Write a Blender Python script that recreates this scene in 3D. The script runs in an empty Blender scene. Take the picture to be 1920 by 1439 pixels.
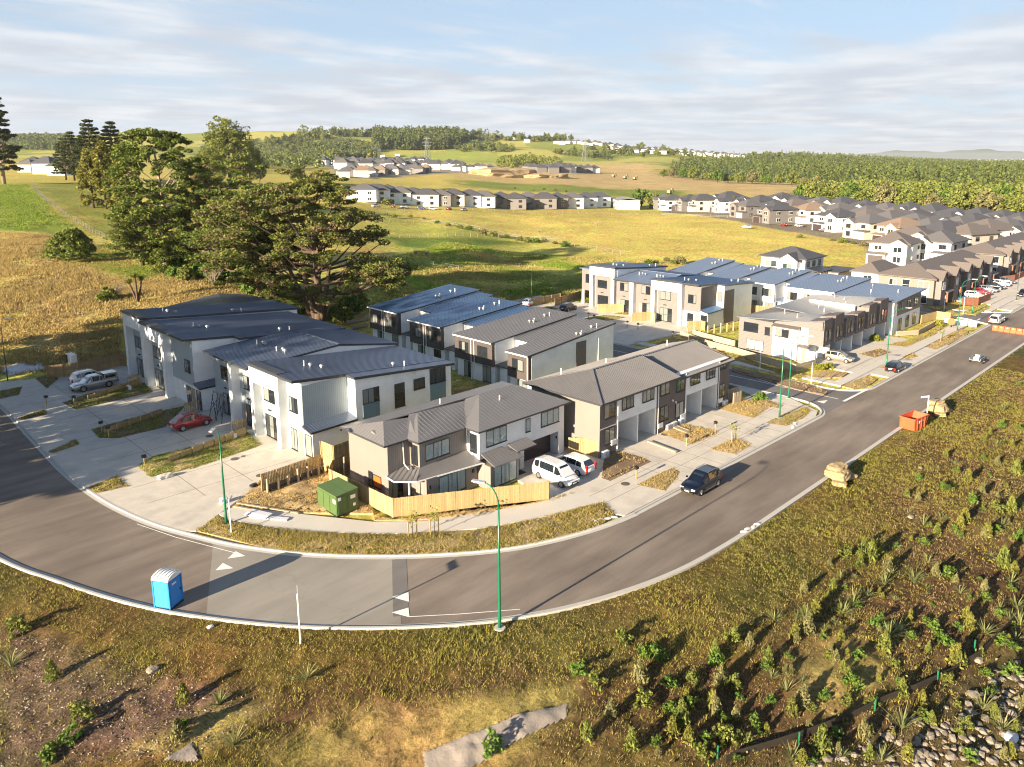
import bpy, math, random
import numpy as np
from mathutils import Vector
random.seed(7); rng = np.random.default_rng(7)
R_ = math.radians
# ------------------------------------------------------------------ camera, sky, sun, exposure
# World frame: +X runs along the main street, +Y away from it into the estate. Metres.
PX, PY, FPX, HZ, CH = 1000.0, 573.0, 1431.0, 297.0, 29.0
PITCH = math.atan((PY - HZ) / FPX); YAW = R_(45.5); CA, SA = math.cos(YAW), math.sin(YAW)
SC = bpy.context.scene; COL = SC.collection
cam = bpy.data.cameras.new('camera'); camo = bpy.data.objects.new('camera', cam); COL.objects.link(camo)
camo.location = (0, 0, CH); camo.rotation_euler = (math.pi / 2 - PITCH, 0, -YAW)
cam.sensor_width = 36; cam.lens = FPX / 1920 * 36
cam.shift_x = (960 - PX) / 1920; cam.shift_y = (PY - 719.5) / 1920
cam.clip_start = 0.5; cam.clip_end = 60000; SC.camera = camo
SUN_EL, SUN_AZ = R_(14.8), R_(0.3)          # light travels along +X, about 15 deg above the horizon
sun = bpy.data.lights.new('sun', 'SUN'); suno = bpy.data.objects.new('sun', sun); COL.objects.link(suno)
sdir = Vector((math.cos(SUN_EL) * math.cos(SUN_AZ), math.cos(SUN_EL) * math.sin(SUN_AZ), -math.sin(SUN_EL)))
suno.rotation_euler = sdir.to_track_quat('-Z', 'Y').to_euler(); suno.location = (-200, 0, 120)
sun.energy = 5.0; sun.angle = R_(0.55); sun.color = (1.0, 0.83, 0.60)
SC.view_settings.view_transform = 'Standard'; SC.view_settings.look = 'None'
SC.view_settings.gamma = 1; SC.view_settings.exposure = 1.74; SC.view_settings.use_curve_mapping = False
SC.cycles.use_denoising = True; SC.cycles.max_bounces = 6; SC.cycles.diffuse_bounces = 3
SC.cycles.glossy_bounces = 3; SC.cycles.transparent_max_bounces = 8; SC.cycles.volume_bounces = 0
SC.cycles.filter_width = 1.1; SC.cycles.use_adaptive_sampling = True; SC.cycles.adaptive_threshold = 0.02
world = bpy.data.worlds.new('World'); SC.world = world; world.use_nodes = True
def build_sky():
    nt = world.node_tree; N = nt.nodes; L = nt.links; N.clear()
    out = N.new('ShaderNodeOutputWorld'); bg = N.new('ShaderNodeBackground')
    sky = N.new('ShaderNodeTexSky'); sky.sky_type = 'NISHITA'; sky.sun_disc = False
    sky.sun_elevation = SUN_EL; sky.sun_rotation = R_(270) - SUN_AZ; sky.altitude = 60
    sky.air_density = 1.0; sky.dust_density = 0.6; sky.ozone_density = 3.0
    tc = N.new('ShaderNodeTexCoord'); sep = N.new('ShaderNodeSeparateXYZ'); L.new(tc.outputs['Generated'], sep.inputs[0])
    def math_(op, a, b=None, c=None):
        m = N.new('ShaderNodeMath'); m.operation = op
        for k, v in enumerate((a, b, c)):
            if v is None: continue
            if isinstance(v, (int, float)): m.inputs[k].default_value = v
            else: L.new(v, m.inputs[k])
        return m.outputs[0]
    def ramp(v, p):
        r = N.new('ShaderNodeMapRange'); r.interpolation_type = 'SMOOTHSTEP'
        r.inputs[1].default_value, r.inputs[2].default_value = p; L.new(v, r.inputs[0]); return r.outputs[0]
    zc = math_('MAXIMUM', sep.outputs['Z'], 0.0)
    den = math_('ADD', zc, 0.045)
    u = math_('DIVIDE', sep.outputs['X'], den); v = math_('DIVIDE', sep.outputs['Y'], den)
    cmb = N.new('ShaderNodeCombineXYZ'); L.new(u, cmb.inputs[0]); L.new(v, cmb.inputs[1])
    def noise(scale, det, rough, off, st=(1, 1)):
        mp = N.new('ShaderNodeMapping'); mp.inputs['Location'].default_value = off
        mp.inputs['Scale'].default_value = (st[0], st[1], 1); mp.inputs['Rotation'].default_value = (0, 0, R_(-35))
        L.new(cmb.outputs[0], mp.inputs[0])
        n = N.new('ShaderNodeTexNoise'); n.inputs['Scale'].default_value = scale; n.inputs['Detail'].default_value = det
        n.inputs['Roughness'].default_value = rough; L.new(mp.outputs[0], n.inputs[0]); return n.outputs[0]
    big = noise(0.30, 2, 0.5, (3.1, 0.4, 0)); fine = noise(1.5, 7, 0.62, (0.3, 1.9, 2), (0.55, 1.3))
    s = math_('ADD', math_('MULTIPLY', big, 0.62), math_('MULTIPLY', fine, 0.55))
    # thin cloud deck: more of it low in the sky, wisps higher up
    low = math_('MULTIPLY', math_('SUBTRACT', 1.0, ramp(zc, (0.06, 0.22))), 0.10)
    mask = ramp(math_('ADD', s, low), (0.54, 0.74))
    mask = math_('MULTIPLY', mask, math_('SUBTRACT', 0.85, math_('MULTIPLY', ramp(zc, (0.3, 0.8)), .6)))
    haze = math_('SUBTRACT', 1.0, ramp(zc, (0.0, 0.16)))
    def mix(f, a, b):
        m = N.new('ShaderNodeMix'); m.data_type = 'RGBA'
        if isinstance(f, float): m.inputs[0].default_value = f
        else: L.new(f, m.inputs[0])
        for k, v in ((6, a), (7, b)):
            if isinstance(v, tuple): m.inputs[k].default_value = v + (1,)
            else: L.new(v, m.inputs[k])
        return m.outputs[2]
    shade = noise(1.1, 4, 0.5, (5, 2, 0))
    cl = mix(ramp(shade, (0.35, 0.7)), (4.0, 4.2, 4.6), (5.4, 5.5, 5.7))
    c0 = mix(math_('MULTIPLY', math_('SUBTRACT', 1.0, ramp(zc, (0.24, 0.65))), .75), sky.outputs[0], (3.5, 4.4, 5.5))
    c0 = mix(math_('MULTIPLY', haze, 0.8), c0, (4.4, 4.85, 5.4))
    c = mix(mask, c0, cl)
    L.new(c, bg.inputs[0]); bg.inputs[1].default_value = 0.05; L.new(bg.outputs[0], out.inputs[0])
build_sky()
# ------------------------------------------------------------------ surveying helpers
def sm(u): u = np.clip(u, 0, 1); return u * u * (3 - 2 * u)
AZ = np.array([-400, 0, 300, 600, 820, 1000, 1200, 1420, 1900, 2400.])
AZ = (AZ - PX) / FPX
DK = np.array([0, 88, 120, 160, 250, 350, 500, 770, 1100, 1500, 1800, 2050, 2600, 3600, 60000.])
ZT = np.array([
 [0, 0, 5, 11, 15, 18, 19, 22, 28, 35, 60, 85, 45, 5, 0],
 [0, 0, 4, 10, 14, 18, 19, 22, 28, 35, 55, 80, 45, 5, 0],
 [0, 0, 3.5, 8, 13, 16, 18, 20, 28, 40, 64, 88, 45, 5, 0],
 [0, 0, 2, 5, 8, 10, 13, 16, 22, 30, 66, 96, 55, 5, 0],
 [0, 0, .8, 2, 4, 5, 6, 14.5, 19, 25, 52, 98, 55, 5, 0],
 [0, 0, 0, 0, 0, 1.5, 3, 9, 15, 24, 54, 80, 50, 5, 0],
 [0, 0, 0, 0, 0, 0, 0, 3, 8, 22, 40, 52, 40, 5, 0],
 [0, 0, 0, 0, 0, 0, 0, 0, 2, 9, 18, 26, 20, 3, 0],
 [0] * 15, [0] * 15], float)
KR = np.array([(3, 150), (4.5, 110), (6.2, 85), (9.0, 66), (11.6, 57.5), (14.3, 50.8), (17.0, 46), (20.6, 41), (25.2, 36.2), (30, 32.4), (35.5, 29.6), (43, 27.6), (52, 27), (61, 27), (70, 27), (80, 27), (140, 27), (200, 27), (330, 27), (600, 27)])
KL = np.array([(14, 150), (16.9, 118), (17.6, 106.5), (17.5, 97), (17.3, 87), (17.2, 78.5), (17.5, 72.0), (18.1, 66.9), (19.2, 61.8), (20.8, 57.3), (22.6, 53.2), (25.8, 48.2), (30.1, 43.5), (34.7, 39.7), (38.6, 37.5), (44, 35.8), (50, 35.1), (56, 35), (61, 35), (70, 35), (84, 35)])
def smooth_line(P, n=6):
    P = np.asarray(P, float); out = []
    for i in range(len(P) - 1):
        p0 = P[max(i - 1, 0)]; p1 = P[i]; p2 = P[i + 1]; p3 = P[min(i + 2, len(P) - 1)]
        d = np.linalg.norm(p2 - p1)
        if d > 30 or (abs(p1[1] - p2[1]) < .01 and p1[0] > 50): out.append(p1); continue
        for k in range(n):
            t = k / n
            out.append(0.5 * ((2 * p1) + (-p0 + p2) * t + (2 * p0 - 5 * p1 + 4 * p2 - p3) * t * t + (-p0 + 3 * p1 - 3 * p2 + p3) * t ** 3))
    out.append(P[-1]); return np.array(out)
KRs, KLs = smooth_line(KR), smooth_line(KL)
def seg_dist(x, y, line, signed=True):
    """distance to a polyline; positive on its right-hand side (towards the camera for the outer kerb)"""
    x = np.asarray(x, float); y = np.asarray(y, float); best = np.full(x.shape, 1e9); sg = np.ones(x.shape)
    for a, b in zip(line[:-1], line[1:]):
        d = b - a; L2 = d @ d
        t = np.clip(((x - a[0]) * d[0] + (y - a[1]) * d[1]) / L2, 0, 1)
        dx = x - a[0] - t * d[0]; dy = y - a[1] - t * d[1]; q = np.hypot(dx, dy)
        m = q < best; best = np.where(m, q, best); sg = np.where(m, np.sign(dx * d[1] - dy * d[0]), sg)
    return best * sg if signed else best
def vnoise(x, y, sc, seed=0):
    """cheap smooth value noise in -1..1"""
    x = np.asarray(x) / sc; y = np.asarray(y) / sc; xi = np.floor(x); yi = np.floor(y); fx = sm(x - xi); fy = sm(y - yi)
    def h(a, b):
        v = np.sin(a * 127.1 + b * 311.7 + seed * 74.7) * 43758.5453; return (v - np.floor(v)) * 2 - 1
    return (h(xi, yi) * (1 - fx) + h(xi + 1, yi) * fx) * (1 - fy) + (h(xi, yi + 1) * (1 - fx) + h(xi + 1, yi + 1) * fx) * fy
def terrain(x, y, rough=True):
    x = np.asarray(x, float); y = np.asarray(y, float)
    xc = x * CA - y * SA; yc = x * SA + y * CA
    rr = np.hypot(xc, yc)
    a = np.where(yc > 1, xc / np.maximum(yc, 1), np.sign(xc) * 3); d = np.where(yc > 1, yc, 0)
    d = np.where(yc > 1, np.maximum(yc, rr * .55), rr * .3)
    ia = np.clip(np.searchsorted(AZ, a) - 1, 0, len(AZ) - 2); fa = sm((a - AZ[ia]) / (AZ[ia + 1] - AZ[ia]))
    idk = np.clip(np.searchsorted(DK, d) - 1, 0, len(DK) - 2); fd = np.clip((d - DK[idk]) / (DK[idk + 1] - DK[idk]), 0, 1)
    z = (ZT[ia, idk] * (1 - fa) + ZT[ia + 1, idk] * fa) * (1 - fd) + (ZT[ia, idk + 1] * (1 - fa) + ZT[ia + 1, idk + 1] * fa) * fd
    z = z * np.where((rr < 320) & (seg_dist(x, y, KRs) < 0), np.maximum(sm((y - 111) / 22), sm((x - 150) / 40)), 1)
    k = sm((d - 500) / 700)
    z = z + k * (vnoise(x, y, 420, 3) * 6 + vnoise(x, y, 150, 4) * 3) * sm(z / 30)
    q = seg_dist(x, y, KRs)
    near = (q > 0) & (rr < 400)
    bank = -0.115 * np.clip(q - 2.5, 0, 22) - 0.02 * np.clip(q - 24.5, 0, 60)
    if rough: bank = bank + np.clip(q / 4, 0, 1) * (vnoise(x, y, 3.1, 1) * .10 + vnoise(x, y, 1.1, 2) * .09 + vnoise(x, y, .55, 9) * .05 + vnoise(x, y, 9, 5) * .2 * np.clip(q / 10, 0, 1))
    z = np.where(near, z + bank * (1 - sm((rr - 200) / 200)), z)
    return z
def rayw(px, py):
    a = (px - PX) / FPX; b = -(py - PY) / FPX
    yc, zc = math.cos(PITCH) + b * math.sin(PITCH), -math.sin(PITCH) + b * math.cos(PITCH)
    return np.array([a * CA + yc * SA, -a * SA + yc * CA, zc])
def at(px, py, z=0.0):
    r = rayw(px, py); k = (z - CH) / r[2]; return (float(r[0] * k), float(r[1] * k))
def hit(px, py, dmax=6000):
    """first ground point seen at a pixel of the photograph"""
    r = rayw(px, py); ds = np.geomspace(20, dmax, 1500); h = math.hypot(r[0], r[1])
    X = r[0] / h * ds; Y = r[1] / h * ds; Z = CH + r[2] / h * ds
    T = terrain(X, Y, False); m = np.nonzero(Z <= T)[0]
    i = m[0] if len(m) else len(ds) - 1
    return float(X[i]), float(Y[i]), float(T[i])
def gz(x, y): return float(terrain(np.array([x]), np.array([y]), True)[0])
# ------------------------------------------------------------------ materials
MATS = {}
def nodes(name):
    m = bpy.data.materials.new(name); m.use_nodes = True; nt = m.node_tree
    b = nt.nodes['Principled BSDF']; MATS[name] = m; return m, nt, b
def mat(name, col, rough=0.6, metal=0.0, var=0.12, scale=1.2, bump=0.0, bscale=30.0, spec=0.5, groove=None, island=0.0, dirt=0.0):
    m, nt, b = nodes(name); N, L = nt.nodes, nt.links
    geo = N.new('ShaderNodeNewGeometry')
    n = N.new('ShaderNodeTexNoise'); n.inputs['Scale'].default_value = scale; n.inputs['Detail'].default_value = 6; n.inputs['Roughness'].default_value = .65
    L.new(geo.outputs['Position'], n.inputs['Vector'])
    r = N.new('ShaderNodeMapRange'); r.inputs[1].default_value = .25; r.inputs[2].default_value = .75
    r.inputs[3].default_value = 1 - var; r.inputs[4].default_value = 1 + var; L.new(n.outputs[0], r.inputs[0]); fac = r.outputs[0]
    if island:
        q = N.new('ShaderNodeMapRange'); q.inputs[3].default_value = 1 - island; q.inputs[4].default_value = 1 + island
        L.new(geo.outputs['Random Per Island'], q.inputs[0])
        k = N.new('ShaderNodeMath'); k.operation = 'MULTIPLY'; L.new(fac, k.inputs[0]); L.new(q.outputs[0], k.inputs[1]); fac = k.outputs[0]
        oi = N.new('ShaderNodeObjectInfo'); q = N.new('ShaderNodeMapRange'); q.inputs[3].default_value = 1 - island; q.inputs[4].default_value = 1 + island; L.new(oi.outputs['Random'], q.inputs[0])
        k = N.new('ShaderNodeMath'); k.operation = 'MULTIPLY'; L.new(fac, k.inputs[0]); L.new(q.outputs[0], k.inputs[1]); fac = k.outputs[0]
    if dirt:
        n3 = N.new('ShaderNodeTexNoise'); n3.inputs['Scale'].default_value = .35; n3.inputs['Detail'].default_value = 5; L.new(geo.outputs['Position'], n3.inputs['Vector'])
        q = N.new('ShaderNodeMapRange'); q.inputs[1].default_value = .5; q.inputs[2].default_value = .72; q.inputs[3].default_value = 1; q.inputs[4].default_value = 1 - dirt
        L.new(n3.outputs[0], q.inputs[0]); k = N.new('ShaderNodeMath'); k.operation = 'MULTIPLY'; L.new(fac, k.inputs[0]); L.new(q.outputs[0], k.inputs[1]); fac = k.outputs[0]
    mx = N.new('ShaderNodeVectorMath'); mx.operation = 'SCALE'; mx.inputs[0].default_value = col; L.new(fac, mx.inputs['Scale'])
    L.new(mx.outputs[0], b.inputs['Base Color'])
    b.inputs['Roughness'].default_value = rough; b.inputs['Metallic'].default_value = metal; b.inputs['Specular IOR Level'].default_value = spec
    hgt = None
    if groove:     # (axis 'xy' or 'z', pitch)
        sp = N.new('ShaderNodeSeparateXYZ'); L.new(geo.outputs['Position'], sp.inputs[0])
        if groove[0] == 'z': v = sp.outputs['Z']
        else:
            k = N.new('ShaderNodeMath'); k.operation = 'ADD'; L.new(sp.outputs['X'], k.inputs[0]); L.new(sp.outputs['Y'], k.inputs[1]); v = k.outputs[0]
        k = N.new('ShaderNodeMath'); k.operation = 'DIVIDE'; L.new(v, k.inputs[0]); k.inputs[1].default_value = groove[1]
        f = N.new('ShaderNodeMath'); f.operation = 'FRACT'; L.new(k.outputs[0], f.inputs[0])
        g = N.new('ShaderNodeMath'); g.operation = 'GREATER_THAN'; L.new(f.outputs[0], g.inputs[0]); g.inputs[1].default_value = .14
        hgt = g.outputs[0]
        c2 = N.new('ShaderNodeMapRange'); c2.inputs[3].default_value = .62; c2.inputs[4].default_value = 1; L.new(hgt, c2.inputs[0])
        k = N.new('ShaderNodeVectorMath'); k.operation = 'SCALE'; L.new(mx.outputs[0], k.inputs[0]); L.new(c2.outputs[0], k.inputs['Scale']); L.new(k.outputs[0], b.inputs['Base Color'])
    if bump or groove:
        bp = N.new('ShaderNodeBump'); bp.inputs['Strength'].default_value = bump if not groove else .5; bp.inputs['Distance'].default_value = .02 if groove else .05
        if hgt is None:
            n2 = N.new('ShaderNodeTexNoise'); n2.inputs['Scale'].default_value = bscale; n2.inputs['Detail'].default_value = 4; L.new(geo.outputs['Position'], n2.inputs['Vector']); hgt = n2.outputs[0]
        L.new(hgt, bp.inputs['Height']); L.new(bp.outputs[0], b.inputs['Normal'])
    return m
W_ = mat('white_render', (.79, .80, .80), .75, var=.07, scale=1.1, bump=.15, bscale=40, dirt=.13)
mat('pale_panel', (.33, .385, .415), .6, var=.05, groove=('xy', .22))
mat('pale_sheet', (.37, .42, .445), .6, var=.05, scale=.7)
mat('panel_shade_tint', (.13, .22, .28), .6, var=.05, groove=('xy', .2))  # same grey-blue cladding, darkened and blued as if seen in shade
mat('taupe_clad', (.25, .22, .20), .65, var=.07, groove=('xy', .19))
mat('taupe_board', (.27, .235, .21), .65, var=.06, groove=('z', .18))
mat('taupe_plain', (.215, .185, .165), .7, var=.05, scale=.6); mat('brown_clad', (.135, .112, .107), .65, var=.08, groove=('xy', .17))
mat('grey_clad', (.185, .170, .165), .65, var=.05, groove=('z', .2))
mat('dark_clad', (.075, .062, .06), .6, var=.1, groove=('xy', .17))
mat('brick_wall', (.25, .205, .175), .8, var=.12, scale=3, groove=('z', .09))
mat('cream_wall', (.55, .50, .43), .75, var=.05)
mat('roof_grey', (.185, .178, .18), .42, .15, var=.08, scale=.5, spec=.6)
mat('roof_char', (.14, .175, .25), .32, .5, var=.12, scale=.5, spec=.6)  # charcoal roof with the sky's blue sheen mixed into its base colour
mat('roof_sky_tint', (.085, .165, .30), .32, .5, var=.12, scale=.4, spec=.6)  # grey roof; the blue of shade and sky reflection is put into its colour
mat('roof_mist', (.22, .28, .39), .36, .3, var=.06, scale=.4, spec=.5)
mat('roof_pale', (.20, .205, .215), .4, .2, var=.05, scale=.4)
mat('roof_tile', (.15, .128, .118), .7, var=.12, scale=4, groove=('xy', .33))
mat('roof_slate', (.08, .08, .09), .65, var=.14, scale=4, groove=('xy', .33))
mat('roof_tan', (.25, .18, .13), .7, var=.12, scale=4, groove=('xy', .33))
mat('roof_dim', (.115, .11, .115), .7, var=.12, scale=4)
mat('fascia', (.045, .05, .06), .4); mat('frame_dark', (.02, .021, .024), .4); mat('frame_white', (.72, .72, .72), .4)
mat('pipe_white', (.8, .8, .78), .35); mat('door_taupe', (.33, .25, .20), .5); mat('garage_dark', (.055, .04, .042), .45, groove=('z', .45))
mat('curtain', (.62, .66, .64), .8, var=.15, scale=5); mat('interior', (.06, .055, .05), .8, var=.4, scale=2)
def glass(name, col, rough=.04):
    m, nt, b = nodes(name); b.inputs['Base Color'].default_value = col + (1,); b.inputs['Roughness'].default_value = rough
    b.inputs['Specular IOR Level'].default_value = .9; b.inputs['Coat Weight'].default_value = .6; b.inputs['Coat Roughness'].default_value = .02
    return m
glass('glass_dark', (.018, .022, .028)); glass('glass_pale', (.20, .22, .21)); glass('glass_green', (.035, .06, .055)); glass('glass_car', (.012, .018, .025), .03)
m, nt, b = nodes('glass_clear'); b.inputs['Base Color'].default_value = (.5, .6, .6, 1); b.inputs['Roughness'].default_value = .03; b.inputs['Alpha'].default_value = .35; b.inputs['Specular IOR Level'].default_value = .9
mat('concrete', (.55, .505, .44), .85, var=.12, scale=.9, bump=.1, bscale=25, dirt=.17)
mat('concrete_new', (.55, .515, .46), .85, var=.05, scale=.7, bump=.1, dirt=.07)
mat('kerb_conc', (.47, .45, .41), .85, var=.09, scale=1.5)
mat('line_paint', (.74, .74, .72), .7, var=.10, scale=5, dirt=.15)
mat('timber_new', (.39, .285, .135), .75, var=.16, scale=6, island=.14)
mat('timber_aged', (.30, .205, .105), .8, var=.2, scale=5, island=.16)
mat('timber_pale', (.39, .315, .22), .8, var=.14, scale=4, island=.12)
mat('timber_red', (.26, .10, .055), .8, var=.14, scale=4, island=.12)
mat('timber_dark', (.10, .08, .065), .85, var=.2, scale=4, island=.15)
mat('post_weathered', (.24, .22, .19), .9, var=.2)
mat('lamp_green', (.006, .14, .065), .3, spec=.6); mat('lamp_grey', (.10, .11, .11), .35, .6); mat('lamp_head', (.55, .56, .55), .35, .5)
mat('sign_white', (.80, .80, .80), .4, var=.03); mat('sign_blue', (.05, .20, .45), .4)
mat('loo_blue', (.02, .22, .62), .4, var=.05); mat('loo_blue_light', (.05, .36, .80), .4, var=.05); mat('loo_roof', (.72, .73, .72), .45, var=.05)
mat('skip_orange', (.62, .10, .035), .5, var=.12, scale=3, dirt=.3); mat('box_green', (.075, .13, .04), .5, var=.12, scale=3, dirt=.2)
mat('orange_plastic', (.80, .13, .04), .4); mat('white_plastic', (.80, .80, .80), .4, var=.04); mat('black_plastic', (.02, .02, .02), .5)
mat('rubber', (.012, .012, .012), .7); mat('alloy', (.45, .46, .48), .3, .8); mat('metal_dark', (.05, .05, .055), .5, .4); mat('galv', (.33, .345, .355), .45, .6)
mat('rock', (.24, .205, .165), .9, var=.25, scale=3, bump=.4, bscale=8); mat('rock_dark', (.15, .125, .10), .9, var=.25, scale=3, bump=.4, bscale=8)
mat('straw_litter', (.44, .31, .15), .95, var=.45, scale=2.2, bump=1.0, bscale=7); mat('straw', (.38, .275, .145), .95, var=.35, scale=6, bump=1.0, bscale=14); mat('tarp', (.60, .61, .66), .5, var=.06, bump=.3, bscale=4)
mat('bark', (.11, .075, .05), .95, var=.3, scale=3, bump=.8, bscale=9); mat('bark_pale', (.27, .22, .17), .95, var=.25, scale=3, bump=.6, bscale=9)
mat('head_lamp', (.75, .78, .82), .08); mat('tail_lamp', (.45, .015, .012), .15); mat('plate', (.75, .75, .72), .5); mat('poster', (.55, .12, .02), .5)
mat('geotextile', (.28, .24, .205), .95, var=.12, scale=2, bump=.5, bscale=6); mat('coir', (.33, .25, .105), .95, var=.2, scale=2, bump=.7, bscale=7)
mat('silt_black', (.035, .028, .022), .6); mat('stake_green', (.01, .16, .075), .5); mat('mud', (.20, .135, .08), .95, var=.2, scale=1.5, bump=.5, bscale=7)
mat('drygrass', (.36, .265, .12), .95, var=.25, scale=2.2, bump=.9, bscale=9, dirt=.25)
mat('scaffold', (.03, .04, .06), .4, .5); mat('sandbag', (.55, .53, .48), .9); mat('manhole_iron', (.11, .09, .075), .8)
def carpaint(name, col, metal=.3):
    m, nt, b = nodes(name); b.inputs['Base Color'].default_value = col + (1,); b.inputs['Roughness'].default_value = .28; b.inputs['Metallic'].default_value = metal
    b.inputs['Coat Weight'].default_value = 1; b.inputs['Coat Roughness'].default_value = .04; return m
for n_, c_, me in (('paint_white', (.78, .78, .78), 0), ('paint_red', (.33, .012, .02), .3), ('paint_navy', (.006, .010, .022), .4), ('paint_black', (.012, .012, .014), .3), ('paint_silver', (.42, .44, .46), .7), ('paint_gold', (.42, .37, .30), .6), ('paint_blue', (.02, .06, .25), .3), ('paint_grey', (.12, .125, .13), .5)):
    carpaint(n_, c_, me)
def foliage(name, c1, c2, ns=.35, tr=.3):
    m, nt, b = nodes(name); N, L = nt.nodes, nt.links
    geo = N.new('ShaderNodeNewGeometry'); n = N.new('ShaderNodeTexNoise'); n.inputs['Scale'].default_value = ns; n.inputs['Detail'].default_value = 3
    L.new(geo.outputs['Position'], n.inputs['Vector'])
    k = N.new('ShaderNodeMath'); k.operation = 'ADD'; L.new(n.outputs[0], k.inputs[0]); L.new(geo.outputs['Random Per Island'], k.inputs[1])
    r = N.new('ShaderNodeMapRange'); r.inputs[1].default_value = .35; r.inputs[2].default_value = 1.3; L.new(k.outputs[0], r.inputs[0])
    mx = N.new('ShaderNodeMix'); mx.data_type = 'RGBA'; mx.inputs[6].default_value = c1 + (1,); mx.inputs[7].default_value = c2 + (1,); L.new(r.outputs[0], mx.inputs[0])
    L.new(mx.outputs[2], b.inputs['Base Color']); b.inputs['Roughness'].default_value = .7; b.inputs['Specular IOR Level'].default_value = .25
    t = N.new('ShaderNodeBsdfTranslucent'); L.new(mx.outputs[2], t.inputs[0]); ms = N.new('ShaderNodeMixShader'); ms.inputs[0].default_value = tr
    L.new(b.outputs[0], ms.inputs[1]); L.new(t.outputs[0], ms.inputs[2]); L.new(ms.outputs[0], N['Material Output'].inputs[0]); return m
foliage('leaf_macro', (.04, .065, .018), (.21, .225, .05)); foliage('leaf_macro_brown', (.09, .07, .035), (.33, .25, .13)); foliage('leaf_cedar', (.035, .07, .018), (.19, .23, .04))
foliage('leaf_dark', (.02, .032, .014), (.085, .10, .03)); foliage('leaf_olive', (.06, .095, .02), (.24, .26, .055)); foliage('leaf_gold', (.07, .095, .018), (.27, .25, .05))
foliage('leaf_bush', (.035, .08, .018), (.15, .22, .035)); foliage('leaf_bright', (.05, .12, .02), (.17, .26, .045)); foliage('leaf_lime', (.12, .15, .02), (.30, .30, .05))
foliage('leaf_flax', (.10, .13, .04), (.30, .30, .12)); foliage('leaf_pine', (.04, .065, .02), (.15, .18, .045), .02); foliage('leaf_far', (.045, .07, .028), (.17, .20, .06), .012)
foliage('leaf_sage', (.10, .11, .045), (.26, .24, .10)); foliage('mulch_chip', (.09, .06, .045), (.42, .33, .26), 3.0, .02); foliage('leaf_red', (.12, .06, .02), (.24, .14, .05))
foliage('blade_green', (.06, .08, .014), (.36, .32, .062), .25, .2); foliage('blade_dry', (.22, .16, .055), (.50, .38, .15), .3, .2); foliage('blade_lush', (.07, .14, .015), (.25, .33, .04), .2, .25); foliage('blade_brown', (.08, .05, .03), (.26, .17, .09), .3, .15)
def asphalt(name, c, warm):
    m, nt, b = nodes(name); N, L = nt.nodes, nt.links; geo = N.new('ShaderNodeNewGeometry')
    mp = N.new('ShaderNodeMapping'); mp.inputs['Scale'].default_value = (.25, 1.3, 1); L.new(geo.outputs['Position'], mp.inputs[0])
    a = N.new('ShaderNodeTexNoise'); a.inputs['Scale'].default_value = .45; a.inputs['Detail'].default_value = 8; a.inputs['Roughness'].default_value = .6; L.new(mp.outputs[0], a.inputs['Vector'])
    f = N.new('ShaderNodeTexNoise'); f.inputs['Scale'].default_value = 14; f.inputs['Detail'].default_value = 3; L.new(geo.outputs['Position'], f.inputs['Vector'])
    s = N.new('ShaderNodeMath'); s.operation = 'MULTIPLY_ADD'; L.new(f.outputs[0], s.inputs[0]); s.inputs[1].default_value = .35; L.new(a.outputs[0], s.inputs[2])
    r = N.new('ShaderNodeMapRange'); r.inputs[1].default_value = .45; r.inputs[2].default_value = .95; L.new(s.outputs[0], r.inputs[0])
    mx = N.new('ShaderNodeMix'); mx.data_type = 'RGBA'; mx.inputs[6].default_value = c + (1,); mx.inputs[7].default_value = warm + (1,); L.new(r.outputs[0], mx.inputs[0])
    big = N.new('ShaderNodeTexNoise'); big.inputs['Scale'].default_value = .11; big.inputs['Detail'].default_value = 4; L.new(geo.outputs['Position'], big.inputs['Vector'])
    vr = N.new('ShaderNodeTexVoronoi'); vr.feature = 'DISTANCE_TO_EDGE'; vr.inputs['Scale'].default_value = .16; wv = N.new('ShaderNodeVectorMath'); wv.operation = 'ADD'; L.new(geo.outputs['Position'], wv.inputs[0]); sc_ = N.new('ShaderNodeVectorMath'); sc_.operation = 'SCALE'; sc_.inputs['Scale'].default_value = 2.2; L.new(a.outputs['Color'], sc_.inputs[0]); L.new(sc_.outputs[0], wv.inputs[1]); L.new(wv.outputs[0], vr.inputs['Vector'])
    c1 = N.new('ShaderNodeMapRange'); c1.inputs[1].default_value = .0; c1.inputs[2].default_value = .008; c1.inputs[3].default_value = .90; c1.inputs[4].default_value = 1; L.new(vr.outputs['Distance'], c1.inputs[0])
    c2 = N.new('ShaderNodeMapRange'); c2.inputs[1].default_value = .35; c2.inputs[2].default_value = .65; c2.inputs[3].default_value = .84; c2.inputs[4].default_value = 1.12; L.new(big.outputs[0], c2.inputs[0])
    kk = N.new('ShaderNodeMath'); kk.operation = 'MULTIPLY'; L.new(c1.outputs[0], kk.inputs[0]); L.new(c2.outputs[0], kk.inputs[1]); ms = N.new('ShaderNodeVectorMath'); ms.operation = 'SCALE'; L.new(mx.outputs[2], ms.inputs[0]); L.new(kk.outputs[0], ms.inputs['Scale'])
    L.new(ms.outputs[0], b.inputs['Base Color']); b.inputs['Roughness'].default_value = .85; b.inputs['Specular IOR Level'].default_value = .3
    v = N.new('ShaderNodeBump'); v.inputs['Strength'].default_value = .25; v.inputs['Distance'].default_value = .02; L.new(f.outputs[0], v.inputs['Height']); L.new(v.outputs[0], b.inputs['Normal'])
asphalt('asphalt_old', (.15, .123, .103), (.275, .228, .188)); asphalt('asphalt_new', (.24, .222, .195), (.33, .30, .26)); asphalt('asphalt_dark', (.13, .122, .12), (.19, .175, .165))
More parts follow.
